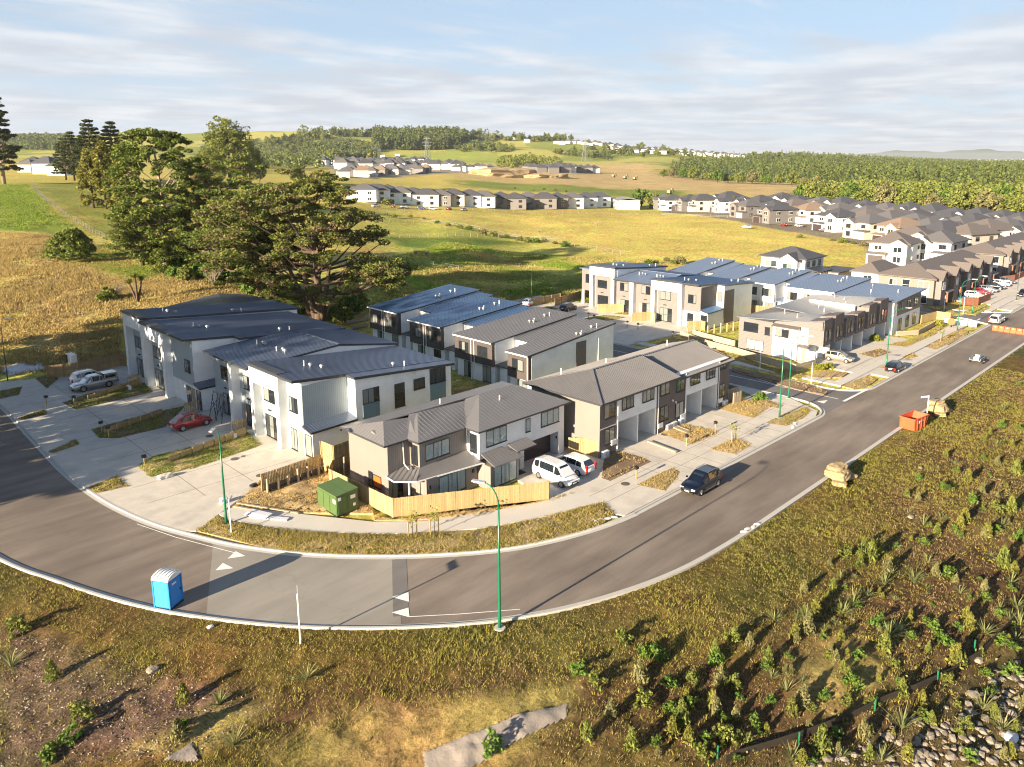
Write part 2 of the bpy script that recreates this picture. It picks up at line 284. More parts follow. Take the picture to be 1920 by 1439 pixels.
# ------------------------------------------------------------------ mesh helpers
ORI = {}
class MB:
    """collects polygons in world coordinates"""
    def __init__(s): s.v = []; s.f = []; s.m = []; s.mi = 0
    def poly(s, pts):
        n = len(s.v); s.v += [tuple(map(float, p)) for p in pts]; s.f.append(tuple(range(n, n + len(pts)))); s.m.append(s.mi); return s
    def mesh(s, V, F):
        n = len(s.v); s.v += [tuple(map(float, p)) for p in V]; s.f += [tuple(i + n for i in f) for f in F]; s.m += [s.mi] * len(F); return s
    def hexa(s, x0, x1, y0, y1, z0, zt):   # zt: one height or four (x0y0, x1y0, x1y1, x0y1)
        if not isinstance(zt, (tuple, list)): zt = (zt,) * 4
        V = [(x0, y0, z0), (x1, y0, z0), (x1, y1, z0), (x0, y1, z0), (x0, y0, zt[0]), (x1, y0, zt[1]), (x1, y1, zt[2]), (x0, y1, zt[3])]
        return s.mesh(V, [(3, 2, 1, 0), (4, 5, 6, 7), (0, 1, 5, 4), (1, 2, 6, 5), (2, 3, 7, 6), (3, 0, 4, 7)])
    def box(s, x0, x1, y0, y1, z0, z1): return s.hexa(min(x0, x1), max(x0, x1), min(y0, y1), max(y0, y1), min(z0, z1), max(z0, z1))
    def slab(s, pts, th):                  # pts: top polygon (ccw from above), thickness downwards
        n = len(pts); V = list(pts) + [(p[0], p[1], p[2] - th) for p in pts]
        F = [tuple(range(n)), tuple(range(2 * n - 1, n - 1, -1))] + [(i, i + n, (i + 1) % n + n, (i + 1) % n) for i in range(n)]
        return s.mesh(V, F)
    def tube(s, path, r, n=8, cap=True):
        path = [Vector(p) for p in path]; rs = r if isinstance(r, (list, tuple)) else [r] * len(path); V = []; F = []
        for i, p in enumerate(path):
            d = (path[min(i + 1, len(path) - 1)] - path[max(i - 1, 0)]).normalized()
            a = d.cross(Vector((0, 0, 1)) if abs(d.z) < .95 else Vector((1, 0, 0))).normalized(); b = d.cross(a)
            V += [p + (a * math.cos(2 * math.pi * k / n) + b * math.sin(2 * math.pi * k / n)) * rs[i] for k in range(n)]
        for i in range(len(path) - 1):
            for k in range(n): F.append((i * n + k, i * n + (k + 1) % n, (i + 1) * n + (k + 1) % n, (i + 1) * n + k))
        if cap: F += [tuple(range(n - 1, -1, -1)), tuple(range((len(path) - 1) * n, len(path) * n))]
        return s.mesh(V, F)
    def obar(s, a, b, w, h):               # rectangular bar between two points
        a = Vector(a); b = Vector(b); d = (b - a).normalized(); u = d.cross(Vector((0, 0, 1)) if abs(d.z) < .95 else Vector((1, 0, 0))).normalized() * w / 2; v = d.cross(u).normalized() * h / 2
        V = [a - u - v, a + u - v, a + u + v, a - u + v, b - u - v, b + u - v, b + u + v, b - u + v]
        return s.mesh(V, [(3, 2, 1, 0), (4, 5, 6, 7), (0, 1, 5, 4), (1, 2, 6, 5), (2, 3, 7, 6), (3, 0, 4, 7)])
def tagp(o, label=None, cat=None, group=None, kind=None):
    for k, v in (('label', label), ('category', cat), ('group', group), ('kind', kind)):
        if v: o[k] = v
    return o
def obj(name, mb, mats, parent=None, label=None, cat=None, group=None, kind=None, smooth=False, origin=None):
    me = bpy.data.meshes.new(name); mats = mats if isinstance(mats, (list, tuple)) else [mats]
    o3 = ORI.get(parent.name, (0, 0, 0)) if parent is not None else (origin or (0, 0, 0))
    V = np.array(mb.v, float) - np.array(o3)
    me.from_pydata(V.tolist(), [], mb.f)
    for m in mats: me.materials.append(MATS[m])
    if len(mats) > 1: me.polygons.foreach_set('material_index', mb.m)
    if smooth: me.polygons.foreach_set('use_smooth', [True] * len(mb.f))
    o = bpy.data.objects.new(name, me); COL.objects.link(o)
    if parent is not None: o.parent = parent; ORI[o.name] = o3
    else: o.location = o3; ORI[o.name] = o3
    return tagp(o, label, cat, group, kind)
def root(name, label, cat, loc=(0, 0, 0), group=None):
    o = bpy.data.objects.new(name, None); COL.objects.link(o); o.location = loc; o.empty_display_size = .5; ORI[o.name] = tuple(loc)
    return tagp(o, label, cat, group)
def copy_tree(o, parent=None):
    c = o.copy(); COL.objects.link(c); c.parent = parent
    for ch in list(o.children): copy_tree(ch, c)
    return c
USED = set()
def place(proto, loc, rz=0, label=None, group=None, sc=None, mats=None):
    """first call moves the prototype itself, later calls copy it with its parts"""
    if proto.name in USED: o = copy_tree(proto)
    else: o = proto; USED.add(proto.name)
    o.location = loc; o.rotation_euler = (0, 0, rz)
    if sc is not None: o.scale = (sc,) * 3 if not isinstance(sc, tuple) else sc
    if label: o['label'] = label
    if group: o['group'] = group
    elif 'group' in o and not group: pass
    if mats:
        for ch in o.children:
            nm = ch.name.split('.')[0]
            if nm in mats:
                for sl in ch.material_slots[:1]: sl.link = 'OBJECT'; sl.material = MATS[mats[nm]]
    return o
def np_mesh(name, V, F4, matn, smooth=False):
    """V (n,3), F4 (m,k) all faces with k corners"""
    me = bpy.data.meshes.new(name); n, (m, k) = len(V), F4.shape
    me.vertices.add(n); me.vertices.foreach_set('co', np.ascontiguousarray(V, dtype=np.float32).ravel())
    me.loops.add(m * k); me.loops.foreach_set('vertex_index', np.ascontiguousarray(F4, dtype=np.int32).ravel())
    me.polygons.add(m); me.polygons.foreach_set('loop_start', np.arange(0, m * k, k, dtype=np.int32)); me.polygons.foreach_set('loop_total', np.full(m, k, dtype=np.int32))
    if smooth: me.polygons.foreach_set('use_smooth', np.ones(m, bool))
    me.update(calc_edges=True); me.materials.append(MATS[matn]); return me
def np_obj(name, me, parent=None, loc=(0, 0, 0), **kw):
    o = bpy.data.objects.new(name, me); COL.objects.link(o); o.location = loc
    if parent is not None: o.parent = parent
    ORI[o.name] = tuple(loc); return tagp(o, **kw)
def leaf_cards(C, size, flat=0.0, asp=1.6, r=rng):
    """one small four-cornered leaf cluster per centre; flat=1 lies level"""
    n = len(C); a = r.normal(size=(n, 3)); a[:, 2] *= (1 - flat); a /= np.linalg.norm(a, axis=1, keepdims=True) + 1e-9
    b = r.normal(size=(n, 3)); b[:, 2] *= (1 - flat * .8); b -= (b * a).sum(1, keepdims=True) * a; b /= np.linalg.norm(b, axis=1, keepdims=True) + 1e-9
    s = (size * r.uniform(.55, 1.3, n))[:, None] if np.isscalar(size) else size[:, None]
    a = a * s * asp / 2; b = b * s / 2
    V = np.stack([C - a, C + b * .9 - a * .1, C + a, C - b * .9 + a * .1], 1).reshape(-1, 3)
    return V, np.arange(4 * n).reshape(n, 4)
def wobble_line(P, z, step=3.0):
    P = np.asarray(P, float); out = []
    for a, b in zip(P[:-1], P[1:]):
        k = max(1, int(np.linalg.norm(b - a) / step))
        for i in range(k): out.append(a + (b - a) * i / k)
    out.append(P[-1]); return out
# ------------------------------------------------------------------ ground
def pip(x, y, P):
    P = np.asarray(P); c = np.zeros(np.shape(x), bool); j = len(P) - 1
    for i in range(len(P)):
        xi, yi = P[i]; xj, yj = P[j]
        if yi != yj: c ^= ((yi > y) != (yj > y)) & (x < (xj - xi) * (y - yi) / (yj - yi) + xi)
        j = i
    return c
def cover(pts, feather, col, on=True):
    G = np.array([hit(*p)[:2] for p in pts]) if on else np.array(pts); return (G, feather, np.array(col))
COVERS = [
 cover([(0, 430), (130, 440), (250, 500), (420, 545), (470, 560), (230, 600), (230, 655), (90, 700), (0, 705)], 5, (.44, .345, .14)),
 cover([(-60, 348), (50, 346), (95, 395), (140, 425), (110, 440), (40, 432), (-60, 425)], 3, (.22, .25, .05)),
 cover([(60, 345), (160, 345), (250, 400), (250, 440), (170, 440), (120, 400)], 5, (.24, .24, .06)),
 cover([(70, 480), (180, 470), (300, 500), (420, 520), (440, 550), (330, 530), (180, 500)], 3, (.17, .22, .04)),
 cover([(640, 500), (830, 460), (1000, 480), (1090, 490), (1200, 500), (1090, 560), (920, 575), (680, 590)], 6, (.46, .42, .11)),
 cover([(630, 505), (780, 490), (880, 515), (800, 545), (640, 530)], 4, (.17, .25, .03)),
 cover([(640, 590), (690, 545), (900, 540), (1070, 520), (1130, 480), (1090, 560), (930, 580)], 6, (.16, .19, .04)),
 cover([(700, 390), (900, 395), (1100, 410), (1330, 400), (1480, 425), (1640, 465), (1590, 490), (1350, 490), (1200, 492), (960, 455), (840, 415)], 10, (.58, .455, .14)),
 cover([(700, 405), (860, 425), (960, 450), (1080, 470), (1040, 487), (760, 475), (690, 460)], 7, (.46, .43, .11)),
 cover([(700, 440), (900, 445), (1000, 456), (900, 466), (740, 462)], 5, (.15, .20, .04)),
 cover([(900, 575), (1090, 560), (1100, 590), (950, 600)], 3, (.24, .16, .09)),
 cover([(930, 312), (1220, 305), (1240, 325), (1510, 345), (1500, 372), (1330, 362), (1000, 345), (850, 335), (850, 326)], 20, (.50, .36, .18)),
 cover([(860, 337), (1000, 345), (1290, 358), (1290, 372), (1060, 362), (850, 350)], 12, (.22, .25, .06)),
 cover([(660, 305), (700, 292), (880, 280), (935, 292), (930, 306), (700, 303)], 25, (.30, .33, .08)),
 cover([(1530, 405), (1920, 405), (1920, 425), (1700, 402)], 6, (.50, .37, .17)),
 cover([(1280, 300), (1920, 300), (1920, 400), (1700, 395), (1500, 370), (1520, 345), (1240, 330)], 20, (.10, .13, .04)),
 cover([(0, 1180), (60, 1190), (150, 1215), (300, 1260), (420, 1300), (520, 1330), (350, 1439), (0, 1439)], 1.5, (.13, .085, .06)),
 cover([(480, 1330), (700, 1290), (900, 1270), (1100, 1240), (1250, 1220), (1400, 1230), (1500, 1120), (1600, 1000), (1700, 850), (1800, 760), (1920, 660), (1920, 1439), (400, 1439)], 2.5, (.105, .065, .035)),
 cover([(500, 1439), (620, 1360), (700, 1325), (860, 1315), (1090, 1290), (1105, 1320), (1080, 1360), (960, 1439)], 1.2, (.29, .22, .085)),
 cover([(210, 1439), (330, 1400), (420, 1345), (500, 1335), (470, 1380), (380, 1439)], 1.0, (.29, .22, .085)),
 cover([(1480, 1240), (1560, 1195), (1640, 1220), (1680, 1290), (1560, 1330), (1490, 1310)], 1.5, (.26, .19, .08)),
 cover([(1240, 385), (1240, 399), (1330, 406), (1420, 424), (1500, 437), (1600, 457), (1640, 475), (1700, 520), (1920, 560), (1920, 398), (1700, 402), (1500, 388)], 2, (.24, .20, .15)),
 cover([(600, 300), (930, 312), (930, 325), (640, 335)], 12, (.30, .26, .19)),
 cover([(1350, 1439), (1500, 1390), (1700, 1320), (1860, 1250), (1920, 1200), (1920, 1439)], 1, (.09, .07, .035)),
]
def ground_colour(x, y):
    yc = x * SA + y * CA; n1 = vnoise(x, y, 17, 11); n2 = vnoise(x, y, 5.5, 12); n3 = vnoise(x, y, 60, 13)
    base = np.array((.47, .385, .115)) + n3[:, None] * np.array((.05, .0, .01)) + n1[:, None] * np.array((.04, .02, .01))
    q = seg_dist(x, y, KRs); nearb = (q > 0) & (np.hypot(x, y) < 300)
    g = np.array((.115, .087, .032)) + n2[:, None] * np.array((.05, .015, .01)) + n1[:, None] * np.array((.03, .0, .0))
    base = np.where(nearb[:, None], g, base)
    far = sm((yc - 700) / 500)[:, None]
    fc = np.where((vnoise(x, y, 130, 21) > .0)[:, None], np.array((.25, .27, .07)), np.array((.42, .38, .12)))
    base = base * (1 - far) + fc * far
    plain = (sm((yc - 3200) / 1500))[:, None]; base = base * (1 - plain) + np.array((.16, .17, .13)) * plain
    wx = vnoise(x, y, 9, 31) * 1.0; wy = vnoise(x, y, 9, 32) * 1.0
    for G, fe, c in COVERS:
        lo = G.min(0) - fe; hi = G.max(0) + fe
        ii = np.nonzero((x > lo[0]) & (x < hi[0]) & (y > lo[1]) & (y < hi[1]))[0]
        if not len(ii): continue
        xx = x[ii] + wx[ii] * fe; yy = y[ii] + wy[ii] * fe
        ins = pip(xx, yy, G); d = seg_dist(xx, yy, np.vstack([G, G[:1]]), False); w = sm(.5 + np.where(ins, d, -d) / (2 * fe))[:, None]
        base[ii] = base[ii] * (1 - w) + (c * (1 + .12 * n2[ii][:, None] + .10 * n1[ii][:, None])) * w
    return np.clip(base, .01, 1)
def build_ground():
    th = np.concatenate([np.linspace(-180, -62, 60, endpoint=False), np.linspace(-62, 56, 560, endpoint=False), np.linspace(56, 180, 60, endpoint=False)])
    rad = np.concatenate([[1.0], np.linspace(6, 24, 8), np.geomspace(26, 300, 330), np.geomspace(304, 3000, 170), np.geomspace(3100, 45000, 26)])
    T, Rr = np.meshgrid(np.radians(th), rad); xc = Rr * np.sin(T); yc = Rr * np.cos(T)
    X = (xc * CA + yc * SA).ravel(); Y = (-xc * SA + yc * CA).ravel(); Z = terrain(X, Y)
    q = seg_dist(X, Y, KRs); rr = np.hypot(X, Y)
    inside = (q < .15) & (rr < 420)
    Z = np.where(inside, Z - .07 * (1 - sm((rr - 300) / 100)), Z)
    fld = (q < -3) & ((Y > 112) | (X > 150)) & (rr > 90) & (rr < 900)
    Z = np.where(fld, Z + vnoise(X, Y, 6, 41) * .10 + vnoise(X, Y, 23, 42) * .25, Z)
    nr, nt_ = len(rad), len(th); i = np.arange(nr - 1)[:, None]; j = np.arange(nt_)[None, :]; j2 = (j + 1) % nt_
    Fq = np.stack(np.broadcast_arrays(i * nt_ + j, i * nt_ + j2, (i + 1) * nt_ + j2, (i + 1) * nt_ + j), -1).reshape(-1, 4)[:, ::-1]
    V = np.stack([X, Y, Z], 1); me = np_mesh('ground', V, Fq, 'ground', True)
    ca = me.color_attributes.new('cover', 'FLOAT_COLOR', 'POINT'); C = np.ones((len(X), 4), np.float32); C[:, :3] = ground_colour(X, Y); ca.data.foreach_set('color', C.ravel())
    np_obj('ground', me, kind='structure')
def ground_mat():
    m, nt, b = nodes('ground'); N, L = nt.nodes, nt.links; geo = N.new('ShaderNodeNewGeometry'); at_ = N.new('ShaderNodeAttribute'); at_.attribute_name = 'cover'
    def nz(sc, det, ro=.6):
        n = N.new('ShaderNodeTexNoise'); n.inputs['Scale'].default_value = sc; n.inputs['Detail'].default_value = det; n.inputs['Roughness'].default_value = ro; L.new(geo.outputs['Position'], n.inputs['Vector']); return n.outputs[0]
    a = nz(.9, 8, .75); c = nz(.12, 5); d = nz(4.5, 4, .7)
    def mr(v, lo, hi, p=.3, q=.7):
        r = N.new('ShaderNodeMapRange'); r.inputs[1].default_value = p; r.inputs[2].default_value = q; r.inputs[3].default_value = lo; r.inputs[4].default_value = hi; L.new(v, r.inputs[0]); return r.outputs[0]
    k = N.new('ShaderNodeMath'); k.operation = 'MULTIPLY'; L.new(mr(a, .38, 1.6), k.inputs[0]); L.new(mr(d, .6, 1.4), k.inputs[1])  # strong noise contrast paints in the shade between grass clumps
    v = N.new('ShaderNodeVectorMath'); v.operation = 'SCALE'; L.new(at_.outputs['Color'], v.inputs[0]); L.new(k.outputs[0], v.inputs['Scale'])
    h = N.new('ShaderNodeHueSaturation'); L.new(v.outputs[0], h.inputs['Color']); L.new(mr(c, .475, .535), h.inputs['Hue']); h.inputs['Saturation'].default_value = 1.05
    L.new(h.outputs[0], b.inputs['Base Color']); b.inputs['Roughness'].default_value = .95; b.inputs['Specular IOR Level'].default_value = .1
    bp = N.new('ShaderNodeBump'); bp.inputs['Strength'].default_value = .9; bp.inputs['Distance'].default_value = .25; L.new(a, bp.inputs['Height'])
    b2 = N.new('ShaderNodeBump'); b2.inputs['Strength'].default_value = .8; b2.inputs['Distance'].default_value = .08; L.new(d, b2.inputs['Height']); L.new(bp.outputs[0], b2.inputs['Normal']); L.new(b2.outputs[0], b.inputs['Normal'])
ground_mat(); build_ground()
def flat(pts, z): return [(p[0], p[1], z) for p in pts]
def px(pts, z=0.0): return [at(*p, z) for p in pts]
def ccw(P):
    P = list(P); a = sum(P[i][0] * P[(i + 1) % len(P)][1] - P[(i + 1) % len(P)][0] * P[i][1] for i in range(len(P)))
    return P if a > 0 else P[::-1]
def sheet(name, P, z, m, th=.14, kind='structure', **kw):
    return obj(name, MB().slab(flat(ccw(P), z), th), m, kind=kind, **kw)
def offset(line, d):
    line = np.asarray(line); t = np.gradient(line, axis=0); t /= np.linalg.norm(t, axis=1, keepdims=True); return line + np.stack([t[:, 1], -t[:, 0]], 1) * d   # + = right-hand side
# roads
RE = offset(KLs, 0.0)
road = list(map(tuple, KRs)) + [(600, 35)] + [(84, 35)] + [tuple(p) for p in KLs[::-1][1:]]
sheet('road', road, 0.0, 'asphalt_old', .05)
sideL, sideR = 86.6, 93.4
def arc(cx, cy, r, a0, a1, n=9): return [(cx + r * math.cos(R_(a0 + (a1 - a0) * i / (n - 1))), cy + r * math.sin(R_(a0 + (a1 - a0) * i / (n - 1)))) for i in range(n)]
side_poly = [(82.1, 35.02)] + arc(82.1, 39.5, 4.5, -90, 0) + [(sideL, 112), (sideR, 112)] + arc(97.9, 39.5, 4.5, 180, 270) + [(97.9, 35.02)]
sheet('side_road', side_poly, 0.004, 'asphalt_dark', .05)
sheet('side_road', [(151.5, 35.02), (153.5, 39), (154.5, 43), (155, 90), (161, 90), (161, 43), (162, 39), (165, 35.02)], 0.004, 'asphalt_dark', .05)
sheet('road_patch', [(17.0, 46.3), (20.6, 41.3), (25.2, 36.6), (25.3, 36.6), (29.8, 43.6), (26.5, 47.9), (23.7, 52.7), (21.9, 56.6)], 0.006, 'asphalt_new', .004)
sheet('road_patch', px([(735, 1050), (762, 1049), (767, 1155), (737, 1157)]), 0.011, 'asphalt_dark', .004)
def strip(name, line, w, z, m, th=.01, **kw):
    line = np.asarray(line, float); a = offset(line, -w / 2); b = offset(line, w / 2); mb = MB()
    for i in range(len(line) - 1): mb.slab([(a[i][0], a[i][1], z), (b[i][0], b[i][1], z), (b[i + 1][0], b[i + 1][1], z), (a[i + 1][0], a[i + 1][1], z)], th)
    return obj(name, mb, m, kind='structure', **kw)
def kerb(line, side, h=.13, brk=1.2):      # side +1: the kerb stands on the right-hand side of the line
    line = np.asarray(line, float); L0 = offset(line, -side * .32); L1 = line; L2 = offset(line, side * .03); L3 = offset(line, side * .2); mb = MB()
    prof = [(L0, .010), (L1, .016), (L2, h), (L3, h), (L3, -.15)]
    for i in range(len(line) - 1):
        for (A_, za), (B_, zb) in zip(prof[:-1], prof[1:]):
            q = [(A_[i][0], A_[i][1], za), (A_[i + 1][0], A_[i + 1][1], za), (B_[i + 1][0], B_[i + 1][1], zb), (B_[i][0], B_[i][1], zb)]
            mb.poly(q if side < 0 else q[::-1])
    return obj('kerb', mb, 'kerb_conc', kind='structure')
kerb(KRs[:-1], 1); kerb([(140, 27), (200, 27), (330, 27)], 1)
kl = [p for p in KLs if p[1] < 60 or p[0] > 30]
kerb(KLs[KLs[:, 0] < 48.6], -1, .12)
kerb([(48, 35.3), (82.1, 35.02)] + arc(82.1, 39.5, 4.5, -84, 0) + [(sideL, 70), (sideL, 112)], -1)
kerb([(sideR, 112), (sideR, 60)] + arc(97.9, 39.5, 4.5, 180, 264) + [(98.2, 35.0), (151, 35.0), (153.5, 39), (154.5, 43), (155, 80)], -1)
kerb([(161, 80), (161, 43), (162, 39), (165.5, 35.0), (330, 35.0)], -1)
# paint
def lines(*segs, w=.06, z=.016):
    mb = MB()
    for a, b in segs:
        A_ = Vector((*a, 0)); B_ = Vector((*b, 0)); d = (B_ - A_).normalized(); n = Vector((-d.y, d.x, 0)) * w / 2
        mb.slab([tuple(p)[:2] + (z,) for p in (A_ - n, B_ - n, B_ + n, A_ + n)], .004)
    return mb
obj('road_marking', lines(*[(at(766, 1157), at(860, 1152)), (at(860, 1152), at(975, 1143))]), 'line_paint', kind='structure')
obj('road_marking', lines((at(257, 983), at(330, 1008)), (at(330, 1008), at(444, 1038))), 'line_paint', kind='structure')
obj('road_marking', lines(((90.2, 36.2), (90.2, 52)), ((90.1, 56), (90.1, 62)), ((89.9, 66), (89.9, 72)), w=.13), 'line_paint', kind='structure')
obj('road_marking', lines((at(1582, 753), at(1625, 731)), w=.35), 'line_paint', kind='structure')
obj('road_marking', lines((at(1418, 710), at(1470, 727)), (at(1418, 710), at(1478, 722)), (at(1470, 727), at(1478, 722)), w=.16), 'line_paint', kind='structure')
obj('road_marking', lines((at(1828, 604), at(1838, 598)), w=.35), 'line_paint', kind='structure')
for tri in ([(766, 1111), (767, 1129), (735, 1120)], [(766, 1140), (768, 1158), (735, 1149)], [(442, 1034), (460, 1043), (427, 1048)], [(418, 1056), (438, 1066), (404, 1070)],
            [(1513, 725), (1530, 729), (1500, 733)], [(1532, 753), (1552, 751), (1545, 757)], [(1518, 757), (1536, 761), (1528, 764)]):
    obj('give_way_triangle', MB().slab(flat(ccw(px(tri)), .017), .004), 'line_paint', kind='structure')
# concrete aprons, drives, footpaths
inner = [tuple(p) for p in offset(KLs, -.2)]
def between(lo, hi): return [p for p in inner if lo <= p[1] <= hi]
apron = between(58.6, 120)[::-1] + [(36.5, 120), (36.5, 64.9)] + px([(500, 903), (440, 945), (405, 970), (368, 998)])
sheet('driveway', apron, .105, 'concrete', .2)
yard = [(47, 35.6), (81.8, 35.25), (84, 36.0), (84, 44.6), (79, 44.6), (54.9, 44.6), (54.9, 48.5), (46.0, 48.5), (44.9, 42.2)] + px([(1130, 942), (1155, 967)])
sheet('driveway', [(45.9, 48.52), (54.9, 48.52), (54.9, 50.2), (45.9, 50.2)], .105, 'concrete', .2); sheet('driveway', yard, .105, 'concrete', .2)
foot = px([(440, 952), (560, 966), (700, 981), (800, 979), (900, 965), (1000, 947), (1085, 926), (1130, 942), (1000, 975), (900, 993), (800, 1001), (720, 1003), (560, 999), (430, 977), (410, 966)])
sheet('footpath', foot, .112, 'concrete_new', .2)
sheet('driveway', [(54.9, 44.62), (79, 44.62), (79, 50), (54.9, 50)], .098, 'concrete', .2)
sheet('footpath', [(84.02, 36.3), (86.4, 41), (86.4, 44), (86.4, 112), (84.6, 112), (84.6, 46), (84.02, 44.6)], .105, 'concrete', .2)
sheet('driveway', [(93.62, 71.5), (110.5, 69.5), (114, 76), (116.5, 96), (116, 112), (93.62, 112)], .105, 'concrete', .2)
sheet('footpath', [(95.6, 39), (97.2, 39), (97.2, 71.4), (95.6, 71.4)], .105, 'concrete', .2)
sheet('footpath', [(95.6, 37.6), (152, 37.6), (152, 39.6), (97.22, 39.6), (97.22, 39), (95.6, 39)], .1085, 'concrete_new', .2)
sheet('driveway', [(103, 39.62), (129, 39.62), (129, 48), (103, 48)], .105, 'concrete', .2)
sheet('driveway', [(104, 35.25), (129, 35.25), (129, 37.58), (104, 37.58)], .105, 'concrete', .2)
sheet('footpath', [(164, 38), (330, 38), (330, 40), (164, 40)], .105, 'concrete_new', .2)
sheet('driveway', [(172, 40.02), (330, 40.02), (330, 47), (172, 47)], .1, 'concrete', .2)
sheet('driveway', [(168, 35.3), (330, 35.3), (330, 37.9), (168, 37.9)], .1, 'concrete', .2)
# joints sawn in the concrete
mbj = MB()
for x in np.arange(56, 84, 3.05): mbj.box(x, x + .045, 35.4, 44.6, .1, .1075)
for y in (38.2, 40.0): mbj.box(47, 84, y, y + .045, .1, .1075)
for y in np.arange(66, 118, 4.2): mbj.box(20.2, 34, y, y + .05, .1, .1075)
for x in (24.3, 28.6): mbj.box(x, x + .05, 64, 118, .1, .1075)
for i in range(16):
    a = at(450 + i * 42, 955 if i < 3 else 975 - max(0, i - 9) * 8, .1)
obj('concrete_joint', mbj, 'mud', kind='structure')
# beds and verges: a low mound of soil or dry grass, its surface uneven
TUFTS = []           # (polygon, density, height, material)
def bed(P, m, z=.14, name='verge', n=0.0, tuft=None, amp=.07):
    P = ccw(P); lo = np.min(P, 0); hi = np.max(P, 0); st = .45 if max(hi - lo) < 14 else .7
    mb = MB(); mb.slab(flat(P, z - .02), .18); obj(name, mb, m, kind='structure')
    gx, gy = np.meshgrid(np.arange(lo[0], hi[0] + st, st), np.arange(lo[1], hi[1] + st, st)); k = gx.shape
    gx = gx + vnoise(gx, gy, .5, 3) * .1; ins = pip(gx.ravel(), gy.ravel(), np.array(P)).reshape(k)
    d = seg_dist(gx.ravel(), gy.ravel(), np.vstack([P, P[:1]]), False).reshape(k)
    gzz = z - .012 + np.clip(d, 0, .9) * (.10 + (vnoise(gx, gy, .7, 6) * .6 + vnoise(gx, gy, 1.7, 7)) * amp)
    V = []; F = []; idx = {}
    for i in range(k[0] - 1):
        for j in range(k[1] - 1):
            if ins[i, j] and ins[i + 1, j] and ins[i, j + 1] and ins[i + 1, j + 1]:
                f = []
                for a, b in ((i, j), (i, j + 1), (i + 1, j + 1), (i + 1, j)):
                    if (a, b) not in idx: idx[(a, b)] = len(V); V.append((gx[a, b], gy[a, b], max(gzz[a, b], z - .016)))
                    f.append(idx[(a, b)])
                F.append(tuple(f))
    if F:
        mb = MB(); mb.mesh(V, F); obj(name + '_surface', mb, m, kind='structure', smooth=True)
    if tuft:
        TUFTS.append((np.array(P), *tuft))
        if tuft[2] != 'blade_dry': TUFTS.append((np.array(P), 4, .1, 'blade_dry'))
G_ = ('blade_green',); D_ = ('blade_dry',)
vs = px([(368, 997), (405, 971), (430, 981), (520, 994), (620, 1003), (740, 1006), (900, 995), (1000, 977), (1131, 944), (1153, 966)])
bed(vs + [tuple(p) for p in offset(KLs, -.22)[::-1] if 23.5 < p[0] < 45 and p[1] < 57.5][::1], 'drygrass', .12, tuft=(16, .16, 'blade_green'))
TUFTS.append((TUFTS[-1][0], 14, .15, 'blade_dry'))
bed(px([(440, 950), (490, 900), (600, 862), (640, 858), (683, 880), (700, 965), (560, 963)]), 'straw_litter', .13, 'yard_soil', tuft=(12, .12, 'blade_dry'), amp=.22)
bed(px([(700, 968), (737, 976), (900, 956), (1033, 942), (1080, 925), (1000, 944), (900, 962), (800, 976), (702, 978)]), 'straw_litter', .12, 'yard_soil', tuft=(14, .14, 'blade_dry'))
for P, m, tf in (
 ([(117, 757), (143, 770), (200, 757), (287, 737), (272, 719), (167, 740)], 'mud', (12, .15, 'blade_lush')),
 ([(172, 808), (187, 823), (222, 824), (310, 803), (347, 763), (300, 773), (207, 797)], 'mud', (12, .15, 'blade_lush')),
 ([(258, 877), (283, 897), (362, 881), (493, 836), (462, 813), (333, 847), (283, 860)], 'straw_litter', (16, .16, 'blade_lush')),
 ([(33, 786), (82, 770), (89, 779), (42, 789)], 'mud', (12, .12, 'blade_green')), ([(90, 850), (143, 826), (149, 836), (101, 852)], 'drygrass', (12, .12, 'blade_green')),
 ([(165, 917), (218, 895), (243, 914), (181, 927)], 'drygrass', (16, .12, 'blade_green')),
 ([(0, 750), (0, 735), (42, 727), (36, 742)], 'mud', (10, .15, 'blade_lush')), ([(66, 711), (95, 700), (110, 712), (88, 730)], 'mud', (8, .15, 'blade_lush'))):
    bed(px(P), m, .13, 'garden_bed', tuft=tf)
k4 = lambda pts: px([(960 + a / 3.692, 620 + b / 3.692) for a, b in pts])
for P, m, tf, nm in (
 ([(640, 850), (745, 840), (890, 880), (965, 915), (680, 1050), (622, 1030)], 'mud', (3, .1, 'blade_dry'), 'yard_soil'),
 ([(862, 1075), (1108, 958), (1165, 985), (1130, 1040), (1062, 1118)], 'drygrass', (12, .12, 'blade_dry'), 'verge'),
 ([(1005, 712), (1050, 680), (1195, 655), (1430, 702), (1400, 735), (1245, 797)], 'straw_litter', (12, .1, 'blade_dry'), 'yard_soil'),
 ([(1368, 832), (1500, 768), (1560, 752), (1655, 800), (1553, 864)], 'straw_litter', (12, .1, 'blade_dry'), 'verge'),
 ([(1425, 545), (1510, 482), (1590, 472), (1800, 530), (1665, 613)], 'straw_litter', (12, .1, 'blade_dry'), 'yard_soil')):
    bed(k4(P), m, .13, nm, tuft=tf)
